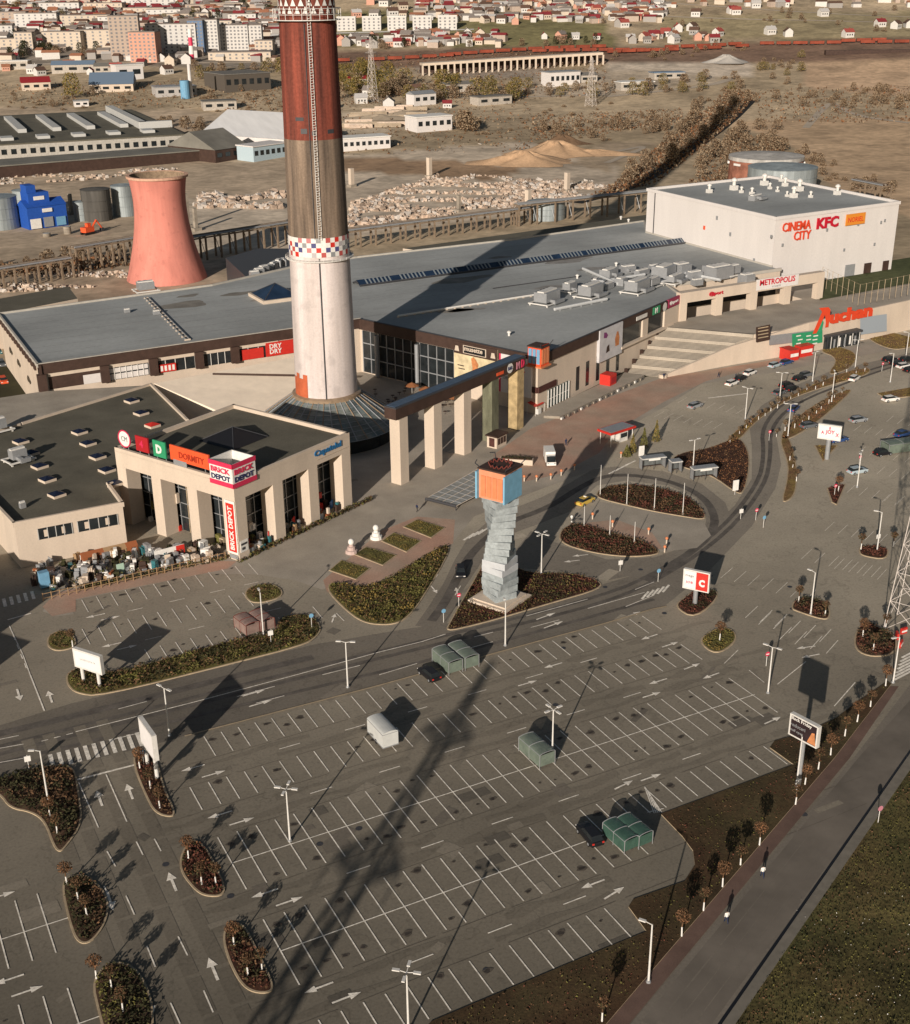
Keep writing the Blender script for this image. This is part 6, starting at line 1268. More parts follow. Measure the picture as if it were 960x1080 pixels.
st_ = [(770, 467), (780, 458), (787, 452), (792, 446), (800, 443), (807, 439), (813, 434), (820, 431), (827, 426), (834, 421), (842, 418), (851, 412), (860, 411), (868, 407), (893, 393), (903, 394), (912, 392), (819, 461), (828, 455), (838, 452), (846, 447), (853, 443), (861, 437), (866, 432), (874, 426), (880, 420), (888, 415), (836, 494), (735, 540)]
for i, (x, y) in enumerate(st_[:28]): plant_tree(2, x, y, 'small bare tree in the %s strip of the curved road, %s from the near end' % (('upper', ORD[i]) if i < 16 else ('far', 'late') if i == 16 else ('lower', ORD[i-17])), None, rnd.uniform(.6, 1.15))
for t in tp1:
    for c, gs in KID[t.name]: bpy.data.objects.remove(c)
    bpy.data.objects.remove(t)
# small conifers by the canopy kiosk, bushes at entrance
for i, (px, py, m_) in enumerate(((667, 478, L_YEL), (679, 473, L_OLIVE), (692, 466, L_YEL), (661, 482, L_OLIVE))):
    g = at(px, py); t = thing('conifer', 'slim yellowish conifer, %s from the left beside the canopy kiosk' % ORD[i], 'tree', (g.x, g.y, 0)); b = MB(); b.tube((0, 0, 0), (0, 0, 1), .1, L_BROWN, 5); b.build('trunk', t)
    b = MB(); h = [4.2, 4.5, 4.8, 2.5][i]
    for _ in range(700): z = rnd.random()**1.2; a = rnd.random()*6.28; r = 1.1*(1-z)*rnd.uniform(.5, 1); b.leaf((r*cos(a), r*sin(a), .3+z*h), .16, rnd.choice([m_, L_OLIVE]))
    b.build('crown', t)
# ------------------------------------------------------------------ lattice pylons
def pylon(label, base, hgt, w0, rot, arms, m_=None, kb=1.0):
    m_ = m_ or mat('galvanised', (.55, .50, .46), .6, var=.15)
    t = thing('lattice_pylon', label, 'pylon', base, rot); b = MB(); nseg = 11; zs = [hgt*(1-(1-k/nseg)**1.35) for k in range(nseg+1)]
    def wd(z): return w0/2*(1-z/hgt)**1.0*.9+.45
    for k in range(nseg):
        z0, z1 = zs[k], zs[k+1]; a, c = wd(z0), wd(z1)
        for (sx, sy), (tx, ty) in (((-1, -1), (1, -1)), ((1, -1), (1, 1)), ((1, 1), (-1, 1)), ((-1, 1), (-1, -1))):
            b.tube((sx*a, sy*a, z0), (sx*c, sy*c, z1), .13*kb, m_, 4); b.tube((sx*a, sy*a, z0), (tx*c, ty*c, z1), .08*kb, m_, 4); b.tube((tx*a, ty*a, z0), (sx*c, sy*c, z1), .08*kb, m_, 4); b.tube((sx*c, sy*c, z1), (tx*c, ty*c, z1), .08*kb, m_, 4)
    b.build('tower', t)
    for z, L_ in arms:
        b = MB(); a = wd(z)
        for s in (-1, 1):
            tip = (s*L_, 0, z+.6)
            for q in (-1, 1): b.tube((s*a, q*a, z), tip, .1*kb, m_, 4); b.tube((s*a, q*a, z+1.8), tip, .08*kb, m_, 4)
            for k in range(1, 5):
                u = k/5; p0 = (s*(a+(L_-a)*u), a*(1-u), z+.6*u); p1 = (s*(a+(L_-a)*u), -a*(1-u), z+.6*u); p2 = (s*(a+(L_-a)*u), 0, z+1.8*(1-u)+.6*u); b.tube(p0, p1, .06*kb, m_, 3); b.tube(p0, p2, .06*kb, m_, 3); b.tube(p1, p2, .06*kb, m_, 3)
            b.tube(tip, (s*L_, 0, z-1.4), .12, METALD, 5)
        b.build('crossarm', t)
    return t
g = at(960, 662); pylon('pale lattice power pylon cut by the right picture edge', (g.x, g.y, 0), 42, 6.0, radians(25), ((19.5, 6.5), (26, 8), (32, 6)), None, .62)
tipg = at(518, 700); Lh = 46; base = (tipg.x-cos(radians(43.5))*Lh/math.tan(SEL), tipg.y-sin(radians(43.5))*Lh/math.tan(SEL)); pylon('lattice power pylon standing outside the lower left, seen by its shadow', (base[0], base[1], 0), Lh, 5.6, radians(130), ((39.5, 3.6), (31.0, 4.2), (20, 4.6)), None, 2.0)
g = at(955, 690); 
for i, (px, py) in enumerate(((953, 668), (950, 682), (946, 673))):
    g = at(px, py); t = thing('traffic_barrier', 'red and white barrier post, %s by the foot of the pylon' % ORD[i], 'barrier', (g.x, g.y, 0), .5*i); b = MB(); b.box((0, 0, 0), (1.2, .3, 1.0), RED); b.build('panel', t); b = MB(); b.box((0, -.17, .3), (1.1, .05, .3), WHITE); b.build('stripe', t)
# people
def person(label, px, py, rot, top, legs_, hair=BLACK, stride=.25):
    g = at(px, py); me = bpy.data.meshes.new('person'); J = {'pel': (0, 0, .95), 'sp': (0, 0, 1.2), 'ch': (0, 0, 1.38), 'nk': (0, 0, 1.5), 'hd': (.02, 0, 1.66), 'ht': (.02, 0, 1.74), 'lh': (0, .1, .9), 'lk': (stride*.5, .1, .5), 'la': (stride, .1, .08), 'lt': (stride+.16, .1, .04), 'rh': (0, -.1, .9), 'rk': (-stride*.1, -.1, .5), 'ra': (-stride, -.1, .1), 'rt': (-stride+.14, -.1, .04), 'ls': (0, .2, 1.4), 'le': (-.08, .26, 1.12), 'lw': (.06, .27, .88), 'rs': (0, -.2, 1.4), 're': (.02, -.26, 1.12), 'rw': (.14, -.26, .9)}
    R_ = {'pel': .15, 'sp': .13, 'ch': .16, 'nk': .06, 'hd': .1, 'ht': .08, 'lh': .1, 'rh': .1, 'lk': .07, 'rk': .07, 'la': .045, 'ra': .045, 'lt': .04, 'rt': .04, 'ls': .07, 'rs': .07, 'le': .05, 're': .05, 'lw': .035, 'rw': .035}
    nm = list(J); E_ = [('pel', 'sp'), ('sp', 'ch'), ('ch', 'nk'), ('nk', 'hd'), ('hd', 'ht'), ('pel', 'lh'), ('lh', 'lk'), ('lk', 'la'), ('la', 'lt'), ('pel', 'rh'), ('rh', 'rk'), ('rk', 'ra'), ('ra', 'rt'), ('ch', 'ls'), ('ls', 'le'), ('le', 'lw'), ('ch', 'rs'), ('rs', 're'), ('re', 'rw')]
    me.from_pydata([J[k] for k in nm], [(nm.index(a), nm.index(b)) for a, b in E_], []); o = bpy.data.objects.new('person', me); C.objects.link(o); mod = o.modifiers.new('s', 'SKIN'); mod.use_smooth_shade = True
    for i, k in enumerate(nm): me.skin_vertices[0].data[i].radius = (R_[k], R_[k]); 
    me.skin_vertices[0].data[0].use_root = True; sub = o.modifiers.new('u', 'SUBSURF'); sub.levels = 1; sub.render_levels = 1
    dg = bpy.context.evaluated_depsgraph_get(); m2 = bpy.data.meshes.new_from_object(o.evaluated_get(dg)); o.modifiers.clear(); o.data = m2; m2.materials.clear()
    for m_ in (legs_, top, mat('skin_tone', (.45, .28, .20), .6), hair): m2.materials.append(m_)
    for p in m2.polygons: z = p.center.z; p.material_index = 0 if z < .95 else 1 if z < 1.49 else 3 if (z > 1.7 or (p.center.x < -.01 and z > 1.56)) else 2
    o.location = (g.x, g.y, .03); o.rotation_euler.z = rot; tag(o, label, 'person'); return o
navy = mat('cloth_navy', (.02, .03, .07), .9); clr = mat('cloth_red', (.4, .04, .03), .9)
for a in ((804, 926, 1.2, WHITE, navy, 'person in a white top walking on the far side of the lower right road footway'), (766, 974, 1.3, WHITE, navy, 'person in a white top walking nearest on the lower right road footway'), (700, 400, .4, navy, BLACK, 'person in dark clothes near the foot of the wide stair'), (655, 455, .4, clr, navy, 'person in red beside the canopy kiosk'), (597, 470, 1.5, navy, navy, 'person in navy standing on the plaza beyond the white van'), (758, 398, 2, BLACK, navy, 'person in black by the foot of the retaining wall'), (440, 540, .2, navy, BLACK, 'person in dark clothes crossing the paving left of the glass strip'), (776, 400, 2, navy, BLACK, 'person in navy next to the white parked car')):
    person(a[5], a[0], a[1], a[2], a[3], a[4])
# ================================================================== FAR GROUND
# cooling tower
g = at(174, 316); ct = thing('cooling_tower', 'salmon red hyperbolic cooling tower behind the mall', 'cooling tower', (111.0, 429.5, 0)); prof = []
for k in range(21): z = k*1.74; u = (z-26)/26; prof.append((8.8*math.sqrt(1+1.45*u*u) if z < 26 else 8.8*math.sqrt(1+1.3*u*u*1.6), z))
cred = mat('salmon_concrete', (.62, .235, .185), .9, var=.12, scale=.5, fine=.08, stretch=(1, 1, .08), patch=[(.5, .88, .3, .4), (.08, .85, .35, .6)])
b = MB(); b.lathe(prof, cred, 56, cap=False); b.build('shell', ct, smooth=True)
b = MB(); rt_ = prof[-1][0]; zt = prof[-1][1]; b.lathe([(rt_+.5, zt-.5), (rt_+.6, zt+.3), (rt_-.6, zt+.3), (rt_-.7, zt-.5)], mat('rim_tan', (.58, .36, .26), .9, var=.2), 56, cap=False); b.build('rim', ct)
b = MB(); b.lathe([(rt_-.7, zt+.2), (prof[14][0]-.7, prof[14][1])], mat('inner_tan', (.25, .18, .12), .95, var=.3), 56, cap=False); b.v = b.v; b.build('inner_shell', ct)
b = MB(); b.lathe([(prof[12][0]-.6, prof[12][1]), (.01, prof[12][1])], BROWN, 40, cap=False); b.build('inner_deck', ct)
# silos, tanks
steel = mat('silo_steel', (.30, .34, .35), .5, var=.25, scale=.3, fine=.1, metal=.2, stretch=(1, 1, .2)); darks = mat('silo_dark', (.085, .08, .072), .7, var=.4, scale=.3, stretch=(1, 1, .1))
for i, (px, py, r, h, m_) in enumerate([(3, 242, 8, 13, steel), (106, 233, 6.2, 13, darks), (88, 233, 3.2, 8, steel), (134, 228, 5, 13, steel), (30, 228, 5, 11, steel), (72, 247, 1.5, 3, CONC), (50, 250, 1.5, 1.4, CONC), (582, 232, 8.2, 7, steel), (838, 206, 16, 12, steel)]):
    g = at(px, py); t = thing('storage_tank', ['large steel silo cut by the left picture edge', 'dark weathered silo right of the blue house', 'short steel silo between the blue house and the dark silo', 'steel silo touching the cooling tower', 'steel silo behind the blue house', 'small concrete tank in front of the blue house', 'very low concrete tank in front of the blue house', 'low round tank behind the mall roof', 'large pale round tank behind the cinema'][i], 'tank', (g.x, g.y+r*.6, 0))
    b = MB(); b.lathe([(r, 0), (r, h)], m_, 32); b.build('shell', t); b = MB(); b.lathe([(r+.1, h), (r*.1, h+r*.12)], steel if i != 1 else darks, 32); b.build('roof', t)
    b = MB()
    for z in (h*.33, h*.66, h): b.lathe([(r+.12, z-.1), (r+.2, z), (r+.12, z+.1)], m_, 32, cap=False)
    b.build('hoop', t)
g = at(828, 200); t = thing('brick_tank', 'round red and white brick tank behind the pale tank', 'tank', (g.x+6, g.y+22, 0)); b = MB(); b.lathe([(18, 0), (18, 13)], mat('brick_red', (.28, .12, .08), .9, var=.4, scale=.3), 32); b.build('shell', t); b = MB(); b.lathe([(18.3, 11.5), (18.3, 13.2), (2, 14.5)], mat('old_white', (.45, .43, .40), .9, var=.3, scale=.2), 32); b.build('roof', t)
for i in range(10): a = i*.63; b = MB(); b.box((18.2*cos(a), 18.2*sin(a), 9.5), (1, 4, 1), WHITE, a); b.build('panel', t)
# blue house
g = at(52, 240); bh = thing('blue_house', 'bright blue stepped works building between the silos', 'building', (g.x, g.y, 0), radians(12)); cb_ = mat('cobalt', (.02, .085, .38), .6, var=.1)
b = MB(); b.box((0, 5, 0), (17, 10, 9), cb_); b.box((-2, 6, 9), (9, 8, 5.5), cb_); b.box((-4.5, 6, 14.5), (4, 6, 3), cb_); b.add([(-8.8, -.3, 9), (8.8, -.3, 9), (8.8, 10.3, 9), (-8.8, 10.3, 9), (-8.8, 5, 11.6), (8.8, 5, 11.6)], [(0, 1, 5, 4), (3, 4, 5, 2), (0, 4, 3), (1, 2, 5)], cb_); b.build('wall', bh)
for x, z, w_, h_, m_ in ((-5.5, .3, 4.5, 4, WHITE), (5.5, .5, 4, 3.6, lb_), (0, .5, 4, 4, METALG), (0, 6.6, 4.2, 1.5, WHITE)): b = MB(); b.box((x, -.4, z), (w_, .3, h_), m_); b.build('window' if z > 1 else 'door', bh)
b = MB(); b.box((-2, 1.9, 11.5), (4.5, .3, 1.5), WHITE); b.build('window', bh)
# generic hall
def hall(name, label, cat, c4, h, wall, roof, rl=0, wins=0, z0=None):
    """c4 = front-left and front-right ground pixels, depth in metres"""
    a, c, dep = att(*c4[0]), att(*c4[1]), c4[2]; a0 = Vector((a.x, a.y)); c0 = Vector((c.x, c.y)); d = (c0-a0); L_ = d.length; ang = atan2(d.y, d.x); z = min(a.z, c.z)-.5
    t = thing(name, label, cat, (a.x, a.y, z), ang); h += .5
    b = MB(); b.box((L_/2, dep/2, 0), (L_, dep, h), wall); b.build('wall', t)
    b = MB(); 
    if rl == 'gable':
        b.add([(-.5, -.5, h), (L_+.5, -.5, h), (L_+.5, dep+.5, h), (-.5, dep+.5, h), (-.5, dep/2, h+dep*.22), (L_+.5, dep/2, h+dep*.22)], [(0, 1, 5, 4), (3, 4, 5, 2), (0, 4, 3), (1, 2, 5)], roof)
    else: b.box((L_/2, dep/2, h+.01), (L_+1, dep+1, .6), roof)
    b.build('roof', t)
    for i in range(wins):
        x = L_*(i+.5)/wins; b = MB(); b.box((x, -.1, h*.45), (L_/wins*.55, .2, h*.3), GLASS); b.build('window', t)
    return t, L_, h
bwall_ = mat('shed_wall', (.42, .38, .33), .9, var=.2); slate_ = mat('slate', (.17, .16, .145), .9, var=.15); bgrey_ = mat('blue_grey_roof', (.16, .22, .30), .6); dred_ = mat('dark_red_roof', (.30, .025, .03), .7)
t, L_, h = hall('factory_hall', 'large dark roofed factory hall with white roof lights, upper left', 'building', ((-20, 172), (196, 158), 175), 9, mat('hall_wall', (.42, .40, .36), .9, var=.15), ROOFD, 0, 22)
for i in range(5):
    b = MB(); x = L_*(.08+i*.175); b.box((x, 100, h+.6), (5, 90, 2.2), mat('rooflight_white', (.5, .5, .48), .6)); b.build('roof_light', t)
    b = MB(); b.box((x+8, 22, h+.6), (7, 12, 1.6), MATS['rooflight_white']); b.build('roof_light', t)
b = MB(); b.box((L_*.86, 105, h+.6), (5, 125, 4), MATS['rooflight_white']); b.box((L_*.93, 44, h+.6), (L_*.17, 4, 4), MATS['rooflight_white']); b.build('clerestory', t)
hall('loading_canopy', 'long thin grey roofed loading canopy in front of the factory hall', 'building', ((-20, 190), (230, 168), 26), 6, BROWN, mat('tin_roof', (.19, .18, .155), .7, var=.2, scale=.1), 0, 0)
hall('open_shed', 'low grey tin shed at the right end of the loading canopy', 'shed', ((228, 172), (262, 166), 40), 7, BROWN, MATS['tin_roof'], 'gable', 4)
hall('warehouse', 'white canvas roofed warehouse left of the chimney', 'warehouse', ((212, 150), (300, 158), 55), 6, WHITEW, mat('white_sheet_roof', (.62, .62, .62), .5, var=.08, scale=.05, stretch=(6, 1, 1)), 'gable', 0)
hall('office_block', 'pale blue two storey office with dark windows beside the chimney', 'building', ((268, 171), (303, 165), 14), 8, mat('pale_blue_wall', (.40, .50, .55), .8), WHITEW, 0, 6)
hall('white_shed', 'long white shed immediately right of the chimney', 'shed', ((362, 160), (412, 156), 14), 7, WHITEW, WHITE, 0, 8)
hall('white_house', 'two storey white house in the works yard right of the chimney', 'house', ((440, 140), (477, 137), 16), 9, WHITEW, WHITE, 0, 5)
hall('white_house', 'small white house above the sheds right of the chimney', 'house', ((437, 112), (460, 110), 10), 8, WHITEW, METALG, 'gable', 3)
for i, (p0, p1, dep, hh, wl, rf, rl_) in enumerate((((95, 150), (120, 148), 10, 5, 'w', 'TR', 0), ((305, 118), (352, 116), 14, 5, 'w', 'b', 'gable'), ((370, 92), (392, 91), 10, 6, 'w', 'r', 'gable'), ((505, 112), (540, 109), 12, 6, 'w', 'TR', 0), ((655, 96), (690, 93), 16, 6, 'w', 'p', 0), ((604, 88), (630, 86), 10, 6, 'w', 'TR', 'gable'), ((690, 84), (722, 82), 12, 5, 'w', 'b', 0), ((215, 117), (250, 115), 14, 6, 'w', 'TR', 0), ((55, 78), (100, 76), 14, 7, 'w', 'b', 'gable'), ((0, 74), (30, 73), 14, 7, 'w', 'p', 0), ((100, 78), (124, 77), 12, 6, 'w', 'TR', 'gable'), ((470, 98), (500, 96), 10, 6, 'w', 'TR', 'gable'))):
    hall('yard_shed', '%s shed %s' % ({'TR': 'grey roofed', 'b': 'blue roofed', 'r': 'red roofed', 'p': 'pale roofed'}[rf], ['behind the loading canopy', 'under the red shaft of the chimney', 'in the yellow clump', 'above the scrap yard', 'beside the gravel track', 'by the white office block', 'near the gravel heap', 'above the white warehouse', 'over the dark red villa', 'at the left edge below the town', 'above the blue roofed hall', 'in the scrub above the white house'][i]), 'shed', (p0, p1, dep), hh, bwall_, {'TR': slate_, 'b': bgrey_, 'r': dred_, 'p': WHITE}[rf], rl_, 3)
hall('frame_hall', 'roofed concrete frame hall with open bays left of the chimney', 'building', ((238, 98), (286, 94), 40), 13, mat('open_bay', (.10, .085, .07), .9), mat('slate', (.17, .16, .145), .9, var=.15), 0, 6)
hall('white_office', 'low white office block below the poplar belt', 'building', ((580, 92), (612, 88), 14), 11, WHITEW, METALG, 0, 6)
hall('small_shed', 'tiny white hut with two dark windows above the factory hall', 'shed', ((79, 113), (94, 112), 8), 4, WHITEW, METALG, 0, 2)
hall('red_roof_villa', 'villa with a big dark red roof at the left edge of the town', 'house', ((24, 96), (54, 94), 18), 6, CREAM, mat('dark_red_roof', (.30, .025, .03), .7), 'gable', 3)
hall('blue_roof_hall', 'low hall with a blue grey roof beside the yellow tree', 'building', ((95, 98), (141, 96), 36), 6, CREAM, mat('blue_grey_roof', (.16, .22, .30), .6), 'gable', 4)
hall('white_box', 'pale box building above the blue grey roofed hall', 'building', ((124, 86), (152, 83), 14), 12, WHITEW, WHITE, 0, 2)
hall('workshop', 'pale workshop with a blue tank left of the chimney', 'building', ((165, 103), (208, 100), 20), 7, mat('dusty_wall', (.42, .40, .38), .9), METALG, 0, 4)
t = thing('blue_tank', 'bright blue tank beside the workshop', 'tank', att(196, 104)); b = MB(); b.lathe([(3.5, 0), (3.5, 13)], lb_, 14); b.build('shell', t)
t = thing('white_mast', 'stubby white mast beside the blue tank', 'pole', att(202, 103)); b = MB(); b.lathe([(1.6, 0), (1.2, 24)], WHITEW, 10); b.build('shaft', t)
t = thing('striped_chimney', 'small red and white striped chimney among the apartment blocks', 'chimney', att(203, 66))
for k in range(4): b = MB(); b.lathe([(2.2-.1*k, k*7), (2.1-.1*k, k*7+7)], PINK if k % 2 == 0 else WHITE, 10); b.build('ring_segment', t)
# concrete viaduct-like hall
a, c = att(446, 80), att(636, 68); d = Vector((c.x-a.x, c.y-a.y)); t = thing('craneway', 'long cream concrete craneway with open bays in front of the red wagons', 'building', (a.x, a.y, a.z), atan2(d.y, d.x)); L_ = d.length; dz = (c.z-a.z)
b = MB(); b.add([(0, 0, 8), (L_, 0, 8+dz), (L_, 14, 8+dz), (0, 14, 8), (0, 0, 10), (L_, 0, 10+dz), (L_, 14, 10+dz), (0, 14, 10)], [(0, 1, 5, 4), (4, 5, 6, 7), (3, 7, 6, 2), (0, 4, 7, 3), (1, 2, 6, 5)], CREAM); b.build('roof_beam', t)
b = MB(); b.add([(0, 13, -2), (L_, 13, dz-2), (L_, 13, 8+dz), (0, 13, 8)], [(0, 1, 2, 3)], BROWN); b.build('back_wall', t)
for i in range(30): u = i/29; b = MB(); b.box((u*L_, 0, u*dz-2), (1.4, 1.4, 10), CREAM); b.build('column', t)
# red freight wagons
wg = thing('freight_wagon', 'rust red open freight wagon in the long train, first at the left', 'wagon', (0, 0, 0), 0, 'rust red freight wagons of the long train'); wm = mat('wagon_red', (.24, .055, .03), .8, var=.35, scale=.1)
b = MB(); b.box((0, 0, 1.1), (13, 2.9, 2.6), wm); b.build('body', wg); b = MB()
for x in (-4.5, -3, 3, 4.5): b.tube((x, -1, .5), (x, 1, .5), .5, BLACK, 8)
b.build('wheels', wg); reg(wg)
rows = [((352, 66), (480, 60)), ((470, 60), (640, 51)), ((560, 56), (700, 55)), ((640, 57), (790, 50)), ((700, 52), (800, 47)), ((800, 48), (960, 46)), ((870, 46), (935, 44))]
cnt = 0
for (p, q) in rows:
    a, c = att(*p), att(*q); d = Vector((c.x-a.x, c.y-a.y)); L_ = d.length; n = int(L_/14.2); ang = atan2(d.y, d.x)
    for i in range(n):
        if rnd.random() < .12: continue
        f = (i+.5)/n; x, y = a.x+d.x*f, a.y+d.y*f; z = terr(x, y)
        if cnt == 0: wg.location = (x, y, z); wg.rotation_euler.z = ang
        else: dup(wg, (x, y, z), ang, 'rust red open freight wagon in the long train beyond the craneway')
        cnt += 1
wg['label'] = 'rust red open freight wagon in the long train beyond the craneway'
b = MB(); a, c = att(870, 58), att(965, 54); d = c-a; t = thing('long_train', 'dark low string of sheds along the railway at the right', 'building', a, atan2(d.y, d.x)); b.box((d.length/2, 0, 0), (d.length, 6, 4), BROWN); b.build('wall', t)
# apartment blocks ----------------------------------------------------
winm = MB(); winm.box((0, 0, 0), (1.7, .25, 1.5), mat('window_far', (.16, .16, .17), .4)); wmesh = None
def block(label, px, py, w_, dep, floors, wall, roof, rot=0, cols_=None, up=0):
    global wmesh
    g = att(px, py); t = thing('apartment_block', label, 'building', (g.x, g.y, g.z), atan2(RX.y, RX.x)+rot)
    h = floors*3.0+1; b = MB(); b.box((0, dep/2, -3), (w_, dep, h+3), wall); b.build('wall', t); b = MB(); b.box((0, dep/2, h), (w_+.6, dep+.6, .7), roof); b.build('roof', t)
    if wmesh is None: wo = winm.build('window', t); wmesh = wo.data; bpy.data.objects.remove(wo)
    n = cols_ or max(3, int(w_/4.5)); n = min(n, 96//floors)
    for f in range(floors):
        for i in range(n):
            o = bpy.data.objects.new('window', wmesh); C.objects.link(o); o.parent = t; o.location = (-w_/2+w_*(i+.5)/n, -.05, f*3.0+1.4)
bw = [mat('block_white', (.58, .56, .53), .8, var=.08), mat('block_cream', (.55, .47, .38), .8, var=.1), mat('block_beige', (.42, .34, .28), .8, var=.1), mat('block_pink', (.55, .30, .22), .8, var=.1), mat('block_blue', (.07, .14, .26), .5, var=.2)]
TR = mat('town_roof_grey', (.22, .19, .17), .9, var=.2)
block('tall unfinished beige apartment block with open frame top', 134, 64, 26, 20, 12, bw[2], TR, .15, 6); block('salmon brick apartment block beside the unfinished beige one', 152, 66, 24, 16, 8, bw[3], TR, -.1, 6)
block('white apartment slab with a blue glass lower half, left of the striped chimney', 182, 56, 46, 14, 8, bw[0], TR, .02, 9); block('blue glazed tower beside the striped chimney', 208, 56, 14, 14, 9, bw[4], TR, 0, 4); block('white apartment tower right of the blue glazed one', 221, 55, 18, 14, 9, bw[0], TR, 0, 5)
block('white gridded apartment slab above the yellow brown bushes', 247, 53, 28, 14, 7, bw[0], TR, .03, 8); block('white gridded apartment slab, right twin above the bushes', 267, 53, 18, 14, 7, bw[0], TR, .03, 5); block('long cream hall in front of the gridded slabs', 253, 64, 56, 22, 2, bw[1], TR, .03, 10)
nb_ = 0; ORDB = ['by the picture edge at mid height', 'wide low one near the edge', 'long one behind the tall blocks', 'facing the dark evergreens', 'left of the beige tower', 'above the evergreens', 'upper one near the edge', 'above the beige tower', 'long one toward the chimney', 'small one over the glass slab', 'right over the striped chimney', 'third row near the edge', 'third row centre', 'topmost near the edge', 'topmost centre right', 'right of the striped chimney top', 'beige roofed top row one', 'above the gridded slabs', 'beside the big chimney', 'top row centre', 'edge one behind the wide low one', 'top row left', 'top row right', 'top row near the big chimney', 'last one left of the big chimney']
for (px, py, w_, fl, k) in [(10, 60, 40, 5, 1), (30, 62, 22, 7, 1), (40, 32, 60, 5, 0), (70, 54, 50, 6, 1), (100, 52, 46, 6, 1), (88, 30, 70, 4, 1), (18, 30, 36, 5, 2), (122, 30, 50, 4, 0), (150, 20, 60, 4, 1), (175, 22, 50, 4, 0), (200, 26, 60, 3, 1), (60, 16, 60, 4, 0), (110, 14, 60, 4, 1), (20, 12, 40, 4, 0), (165, 10, 70, 4, 0), (230, 34, 50, 3, 1), (215, 14, 60, 3, 2), (255, 25, 40, 3, 0), (280, 60, 22, 5, 1), (135, 8, 50, 4, 0), (5, 42, 30, 5, 0), (80, 8, 60, 4, 2), (185, 5, 60, 3, 0), (240, 12, 50, 3, 1), (270, 36, 30, 3, 0)]:
    nb_ += 1; w_ *= .75; fl = max(2, fl-1); px += rnd.uniform(-4, 4); py -= rnd.uniform(0, 5); block('%s block of %d floors, %s in the packed town' % (['white', 'cream', 'beige'][k], fl, ORDB[nb_-1]), px, py, w_, 13, fl, bw[k], TR, rnd.uniform(-.2, .2), max(4, int(w_/6)))
for i in range(6): block('white square apartment block, %s from the chimney in the row on the green slope' % ORD[i], 352+i*26.6-26*.5, 33-i*.3, 19, 12, 4, bw[0], WHITE, .0, 4)
# houses -------------------------------------------------------------
roofs = [('red', mat('roof_red', (.33, .075, .06), .8, var=.2)), ('dark red', mat('roof_dark_red', (.22, .03, .035), .8, var=.2)), ('orange', mat('roof_orange', (.32, .14, .08), .8, var=.2)), ('grey', TR), ('brown', mat('roof_brown', (.12, .07, .05), .8, var=.2)), ('pale', mat('roof_pale', (.48, .46, .44), .8, var=.1))]
walls = [('white', bw[0]), ('cream', bw[1]), ('peach', bw[3]), ('grey', mat('wall_grey', (.32, .30, .28), .8))]
hp = {}
def house(px, py, zone_, s=1.0, ri=None, wi=None):
    ri = rnd.choice([0, 1, 1, 2, 3, 3, 3, 4, 4, 5, 5]) if ri is None else ri; wi = rnd.choice([0, 0, 1, 2, 3]) if wi is None else wi
    g = att(px, py); key = (ri, wi); lab = '%s walled house with a %s roof %s' % (walls[wi][0], roofs[ri][0], zone_); rz = atan2(RX.y, RX.x)+rnd.choice([0, .3, -.3, 1.57, .8])
    if key not in hp:
        t = thing('house', lab, 'house', (0, 0, 0), 0); b = MB(); b.box((0, 0, -1.5), (10, 8, 6.5), walls[wi][1]); b.add([(-5, -4, 5), (-5, 4, 5), (-5, 0, 8)], [(0, 2, 1)], walls[wi][1]); b.add([(5, -4, 5), (5, 4, 5), (5, 0, 8)], [(0, 1, 2)], walls[wi][1]); b.build('wall', t)
        b = MB(); b.add([(-5.6, -4.7, 4.7), (5.6, -4.7, 4.7), (5.6, 0, 8.2), (-5.6, 0, 8.2), (-5.6, 4.7, 4.7), (5.6, 4.7, 4.7)], [(0, 1, 2, 3), (3, 2, 5, 4)], roofs[ri][1]); b.box((2, 1.2, 6.5), (.8, .8, 2.4), roofs[ri][1]); b.build('roof', t)
        for x in (-2.7, 0, 2.7): b = MB(); b.box((x, -4.05, 1.6), (1.2, .16, 1.5), GLASS); b.build('window', t)
        reg(t); hp[key] = t; t.location = g; t.rotation_euler.z = rz; t['group'] = '%s walled houses with %s roofs %s' % (walls[wi][0], roofs[ri][0], zone_); t.scale = (s, s, s); return
    dup(hp[key], g, rz, lab, '%s walled houses with %s roofs %s' % (walls[wi][0], roofs[ri][0], zone_), scale=(s, s, s))
zs = [((0, 2, 330, 28), 88, 'in the upper left town', (.6, 1.2)), ((0, 28, 290, 50), 14, 'among the apartment blocks', (.9, 1.4)), ((0, 62, 300, 80), 14, 'along the foot of the town', (.6, 1.1)), ((355, 3, 470, 20), 14, 'on the slope above the white block row', (.8, 1.1)), ((355, 38, 520, 50), 34, 'below the white block row', (.7, 1.1)), ((460, 2, 640, 26), 70, 'in the dense hillside quarter', (.55, .95)), ((570, 36, 760, 46), 20, 'just above the red wagons', (.65, 1.0)), ((640, 3, 700, 30), 12, 'on the hillside right of centre', (.7, 1.1)), ((360, 95, 480, 118), 7, 'in the yards right of the chimney', (.6, 1.0))]
hp_used = 0
for (x0_, y0_, x1_, y1_), n, z_, (s0, s1) in zs:
    for _ in range(n):
        px, py = rnd.uniform(x0_, x1_), rnd.uniform(y0_, y1_)
        if 294 < px < 356: continue
        house(px, py, z_, rnd.uniform(s0, s1))
